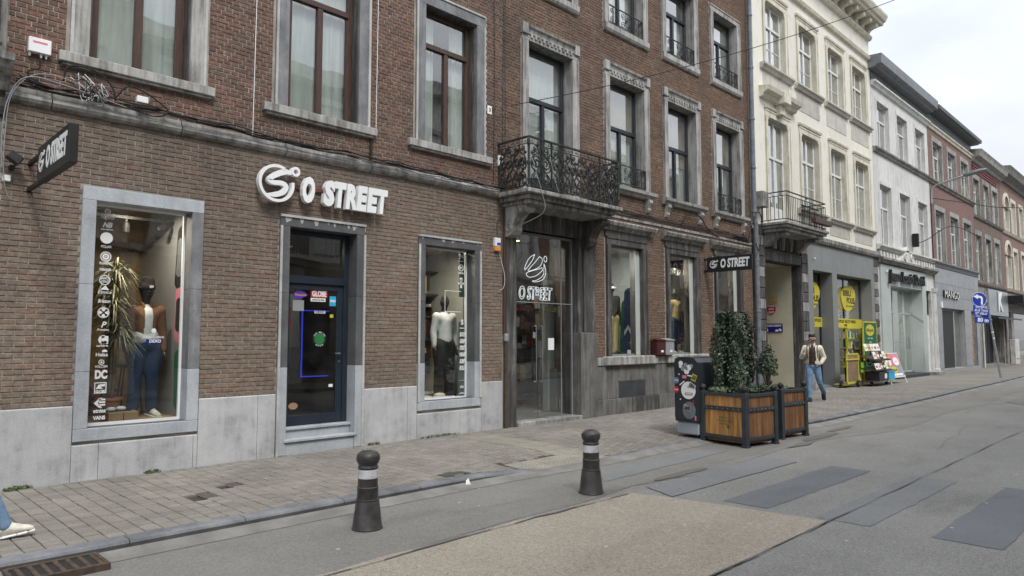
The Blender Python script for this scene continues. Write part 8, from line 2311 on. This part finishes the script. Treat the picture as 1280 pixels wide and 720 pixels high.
def leaf_cloud(name, label, cat, loc, shape, n, size, m_, seed, stems=(), group=None, parts='foliage', split=False):
    """shape(q) gives a point and an outward direction"""
    q = random.Random(seed); t = thing(name, label, cat, loc, local=True, group=group)
    for st, r_ in stems: MB().tube(st, r_, 6, rad=[r_ * (1 - .6 * i / (len(st) - 1)) for i in range(len(st))]).build('stem', 'bark', t)
    mb = MB()
    for i in range(n):
        p, d = shape(q); p, d = Vector(p), Vector(d).normalized()
        d = (d + Vector((q.uniform(-.7, .7), q.uniform(-.7, .7), q.uniform(-.5, .5)))).normalized()
        s = size * q.uniform(.6, 1.3); a = d.orthogonal().normalized(); a = (Matrix.Rotation(q.uniform(0, 6.28), 3, d) @ a); b = d.cross(a)
        # folded leaf: two halves with a raised edge
        k = s * .5; f = d * s * .18
        mb.add([tuple(p - a * s * .55), tuple(p - b * k + f), tuple(p + a * s * .65), tuple(p + b * k + f), tuple(p + a * s * .1)], [(0, 4, 1), (1, 4, 2), (2, 4, 3), (3, 4, 0)])
    mb.build(parts, m_, t, kind='stuff')
    return t
def col_shape(hx, hy, h):
    def f(q):
        z = h * q.random() ** .95
        if q.random() < .035:      # stray shoots
            k = int(q.random() * 11); a = k * 2.4; zz = h * ((k * .37) % 1); u = q.random()
            return (hx * math.cos(a) * (.95 + .55 * u), hy * math.sin(a) * (.95 + .5 * u), zz + .16 * u), (math.cos(a), math.sin(a), .6)
        a = q.uniform(0, 2 * PI); c, s = math.cos(a), math.sin(a); e = .38
        x = hx * (abs(c) ** e) * (1 if c > 0 else -1); y = hy * (abs(s) ** e) * (1 if s > 0 else -1)
        bulge = 1 + .14 * math.sin(z * 5 + a * 2) + .11 * math.sin(z * 11 + a * 5 + 1) + .12 * (1 - z / h) - .08 * (z / h > .9)
        r = q.uniform(.80, 1.04) if q.random() < .8 else q.uniform(.3, .8)
        if q.random() < .12: return (x * q.uniform(0, .95), y * q.uniform(0, .95), h * (1.0 + q.uniform(-.04, .03))), (0, 0, 1)
        return (x * r * bulge, y * r * bulge, z), (c, s, .35)
    return f
ivy = leaf_cloud('ivy_column', 'dense dark green ivy column growing in the nearer wooden planter', 'shrub', (11.10, -3.62, .72), col_shape(.20, .26, 1.34), 9500, .036, 'leaf_dark', 5, stems=[([(0, y, 0), (.02, y, .6), (0, y, 1.2)], .02) for y in (-.15, 0, .15)])
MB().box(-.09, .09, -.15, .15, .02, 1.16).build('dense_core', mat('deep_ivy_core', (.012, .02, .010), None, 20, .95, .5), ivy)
def bush(hx, hy, h, base=.0):
    def f(q):
        a, b = q.uniform(0, 2 * PI), q.uniform(-.3, 1); r = q.uniform(.3, 1.0) ** .5
        c = math.sqrt(max(0, 1 - b * b)); return (hx * r * c * math.cos(a), hy * r * c * math.sin(a), base + h * .5 * (1 + b * r)), (c * math.cos(a), c * math.sin(a), b)
    return f
def twigs(seed, n, hx, h):
    q = random.Random(seed); return [([(0, 0, 0), (q.uniform(-.5, .5) * hx, q.uniform(-.5, .5) * hx, h * .5), (q.uniform(-1, 1) * hx, q.uniform(-1, 1) * hx, h * q.uniform(.8, 1.05))], .009) for _ in range(n)]
leaf_cloud('holly_shrub', 'loose shrub with arching twigs between the ivy column and the second planter', 'shrub', (11.62, -3.98, .74), bush(.17, .17, .80), 520, .048, 'leaf_mid', 8, stems=twigs(2, 9, .2, .85))
leaf_cloud('ground_ivy', 'pale variegated ivy filling the front corner of the nearer planter', 'plant', (10.95, -3.45, .72), bush(.14, .22, .13), 420, .035, 'leaf_pale', 9)
leaf_cloud('heather_clump', 'olive clump at the front of the nearer planter, before the ivy column', 'plant', (11.02, -3.98, .72), bush(.15, .12, .16), 420, .026, 'leaf_mid', 10)
leaf_cloud('heather_clump', 'mossy clump at the right edge of the nearer planter', 'plant', (11.52, -3.92, .72), bush(.14, .13, .17), 380, .026, 'leaf_mid', 11)
leaf_cloud('ground_ivy', 'low pale plant in the farther planter', 'plant', (12.45, -3.75, .72), bush(.28, .22, .10), 360, .032, 'leaf_pale', 12)
# weeds along the wall
for k, (x, lb, n_, sx) in enumerate(((1.72, 'tuft of green weed at the foot of the wall, far left', 420, .15), (3.10, 'small weed at the wall below the left shop window', 220, .10), (6.32, 'tuft of weed at the right foot of the door frame', 200, .12), (7.65, 'line of weeds below the right shop window', 320, .45))):
    leaf_cloud('pavement_weed', lb, 'weed', (x, -.06, .0), bush(sx, .04, .055, -.015), n_ // 2, .020, 'moss', 20 + k, group='weeds along the foot of the wall')
# litter
t = thing('litter_scrap', 'white scrap of paper standing against the kerb between the bollards', 'litter', (5.62, -3.08, ROADZ + .01))
mb = MB(); mb.add([(5.58, -3.07, ROADZ + .01), (5.65, -3.09, ROADZ + .01), (5.63, -3.06, ROADZ + .10), (5.60, -3.05, ROADZ + .07)], [(0, 1, 2, 3)]); mb.add([(5.58, -3.08, ROADZ + .012), (5.65, -3.10, ROADZ + .012), (5.67, -3.14, ROADZ + .02)], [(0, 1, 2)]); mb.build('paper', 'white_p', t)
t = thing('dead_leaf', 'brown dead leaf in the gutter near the grate', 'leaf', (2.55, -3.08, ROADZ + .01)); mb = MB(); mb.add([(2.48, -3.06, ROADZ + .012), (2.55, -3.10, ROADZ + .02), (2.64, -3.07, ROADZ + .012), (2.56, -3.04, ROADZ + .03)], [(0, 1, 2), (0, 2, 3)]); mb.build('blade', 'card', t)

# ------------------------------------------------------------------ people
WALK = dict(pelvis=(0, 0, .94), chest=(.0, -.03, 1.33), neck=(0, -.04, 1.49), head=(.0, -.075, 1.665),
            l_sh=(.18, -.03, 1.41), l_el=(.275, .07, 1.15), l_wr=(.20, -.08, 1.0), l_hand=(.155, -.10, .97),
            r_sh=(-.18, -.03, 1.41), r_el=(-.27, -.10, 1.16), r_wr=(-.21, -.27, 1.28), r_hand=(-.19, -.30, 1.35),
            l_hip=(.09, 0, .90), l_kn=(.15, .02, .49), l_an=(.23, .34, .20), l_toe=(.25, .28, .04),
            r_hip=(-.09, 0, .90), r_kn=(-.09, -.14, .50), r_an=(-.08, -.18, .095), r_toe=(-.09, -.37, .095))
man, qf = figure('man in a cream open jacket, brown jumper and blue jeans walking and smoking', 'person', 'person', (19.0, -1.80, .0), R(-72), 1.79, WALK, 'cream_cloth', 'knit_brown', 'denim', 'rubber', skin='skin', baggy=.98, hair=True, jacket_open=True, hem=1.0)
k_ = 1.79 / 1.8; hd = (0, -.075 * k_, 1.665 * k_)
mb = MB(); mb.tube([(hd[0] + .075 * math.cos(a), hd[1] - .086 * math.sin(a) * 1.02, hd[2] - .062 + .012 * abs(math.cos(a))) for a in [PI * i / 10 for i in range(11)]], .020, 6, rad=[.010] + [.020] * 9 + [.010]); mb.build('beard', 'hair', man, smooth=True)
mb = MB()
for s in (-1, 1):
    for z_ in (.004, .030): mb.box(s * .034 - .024, s * .034 + .024, hd[1] - .104, hd[1] - .100, hd[2] + z_, hd[2] + z_ + .003)
for s in (-1, 1): mb.box(s * .058 - .002, s * .058 + .002, hd[1] - .104, hd[1] - .100, hd[2] + .004, hd[2] + .033); mb.tube([(s * .062, hd[1] - .10, hd[2] + .022), (s * .088, hd[1], hd[2] + .02)], .004, 5)
mb.box(-.01, .01, hd[1] - .103, hd[1] - .099, hd[2] + .020, hd[2] + .026); mb.build('glasses', 'wood_brown', man)
MB().tube([(-.02, -.165, 1.60), (-.05, -.225, 1.592)], .004, 6).build('cigarette', 'white_p', man)
for s in (-1, 1): mb = MB(); mb.tube([(s * .12, -.155, 1.13), (s * .13, -.185, 1.30), (s * .125, -.12, 1.46), (s * .12, .03, 1.47), (s * .12, .12, 1.35)], .010, 6); mb.build('backpack_strap', 'black_cloth', man, smooth=True)
mb = MB(); mb.box(-.15, .15, .12, .26, 1.02, 1.44, .05); mb.build('backpack', 'black_cloth', man, smooth=False)
MB().box(.06, .17, -.17, -.155, .98, 1.06, .004).build('jacket_pocket', 'cream_cloth', man)

STEP = dict(pelvis=(0, 0, .93), chest=(0, -.03, 1.32), neck=(0, -.04, 1.48), head=(0, -.06, 1.65),
            l_sh=(.18, -.03, 1.40), l_el=(.24, .0, 1.12), l_wr=(.25, .02, .88), l_hand=(.25, .02, .80), r_sh=(-.18, -.03, 1.40), r_el=(-.24, .0, 1.12), r_wr=(-.25, .02, .88), r_hand=(-.25, .02, .80),
            l_hip=(.09, 0, .89), l_kn=(.10, -.19, .53), l_an=(.10, -.36, .11), l_toe=(.10, -.545, .135), r_hip=(-.09, 0, .89), r_kn=(-.09, .05, .48), r_an=(-.09, .30, .16), r_toe=(-.09, .20, .02))
figure('walker cut off by the left edge, only a cream sneaker and jeans hem in view', 'person', 'person', (.88, -2.30, .0), R(81), 1.72, STEP, 'grey_cloth', None, 'denim', 'shoe_white', skin='skin', hair=True, baggy=.95)
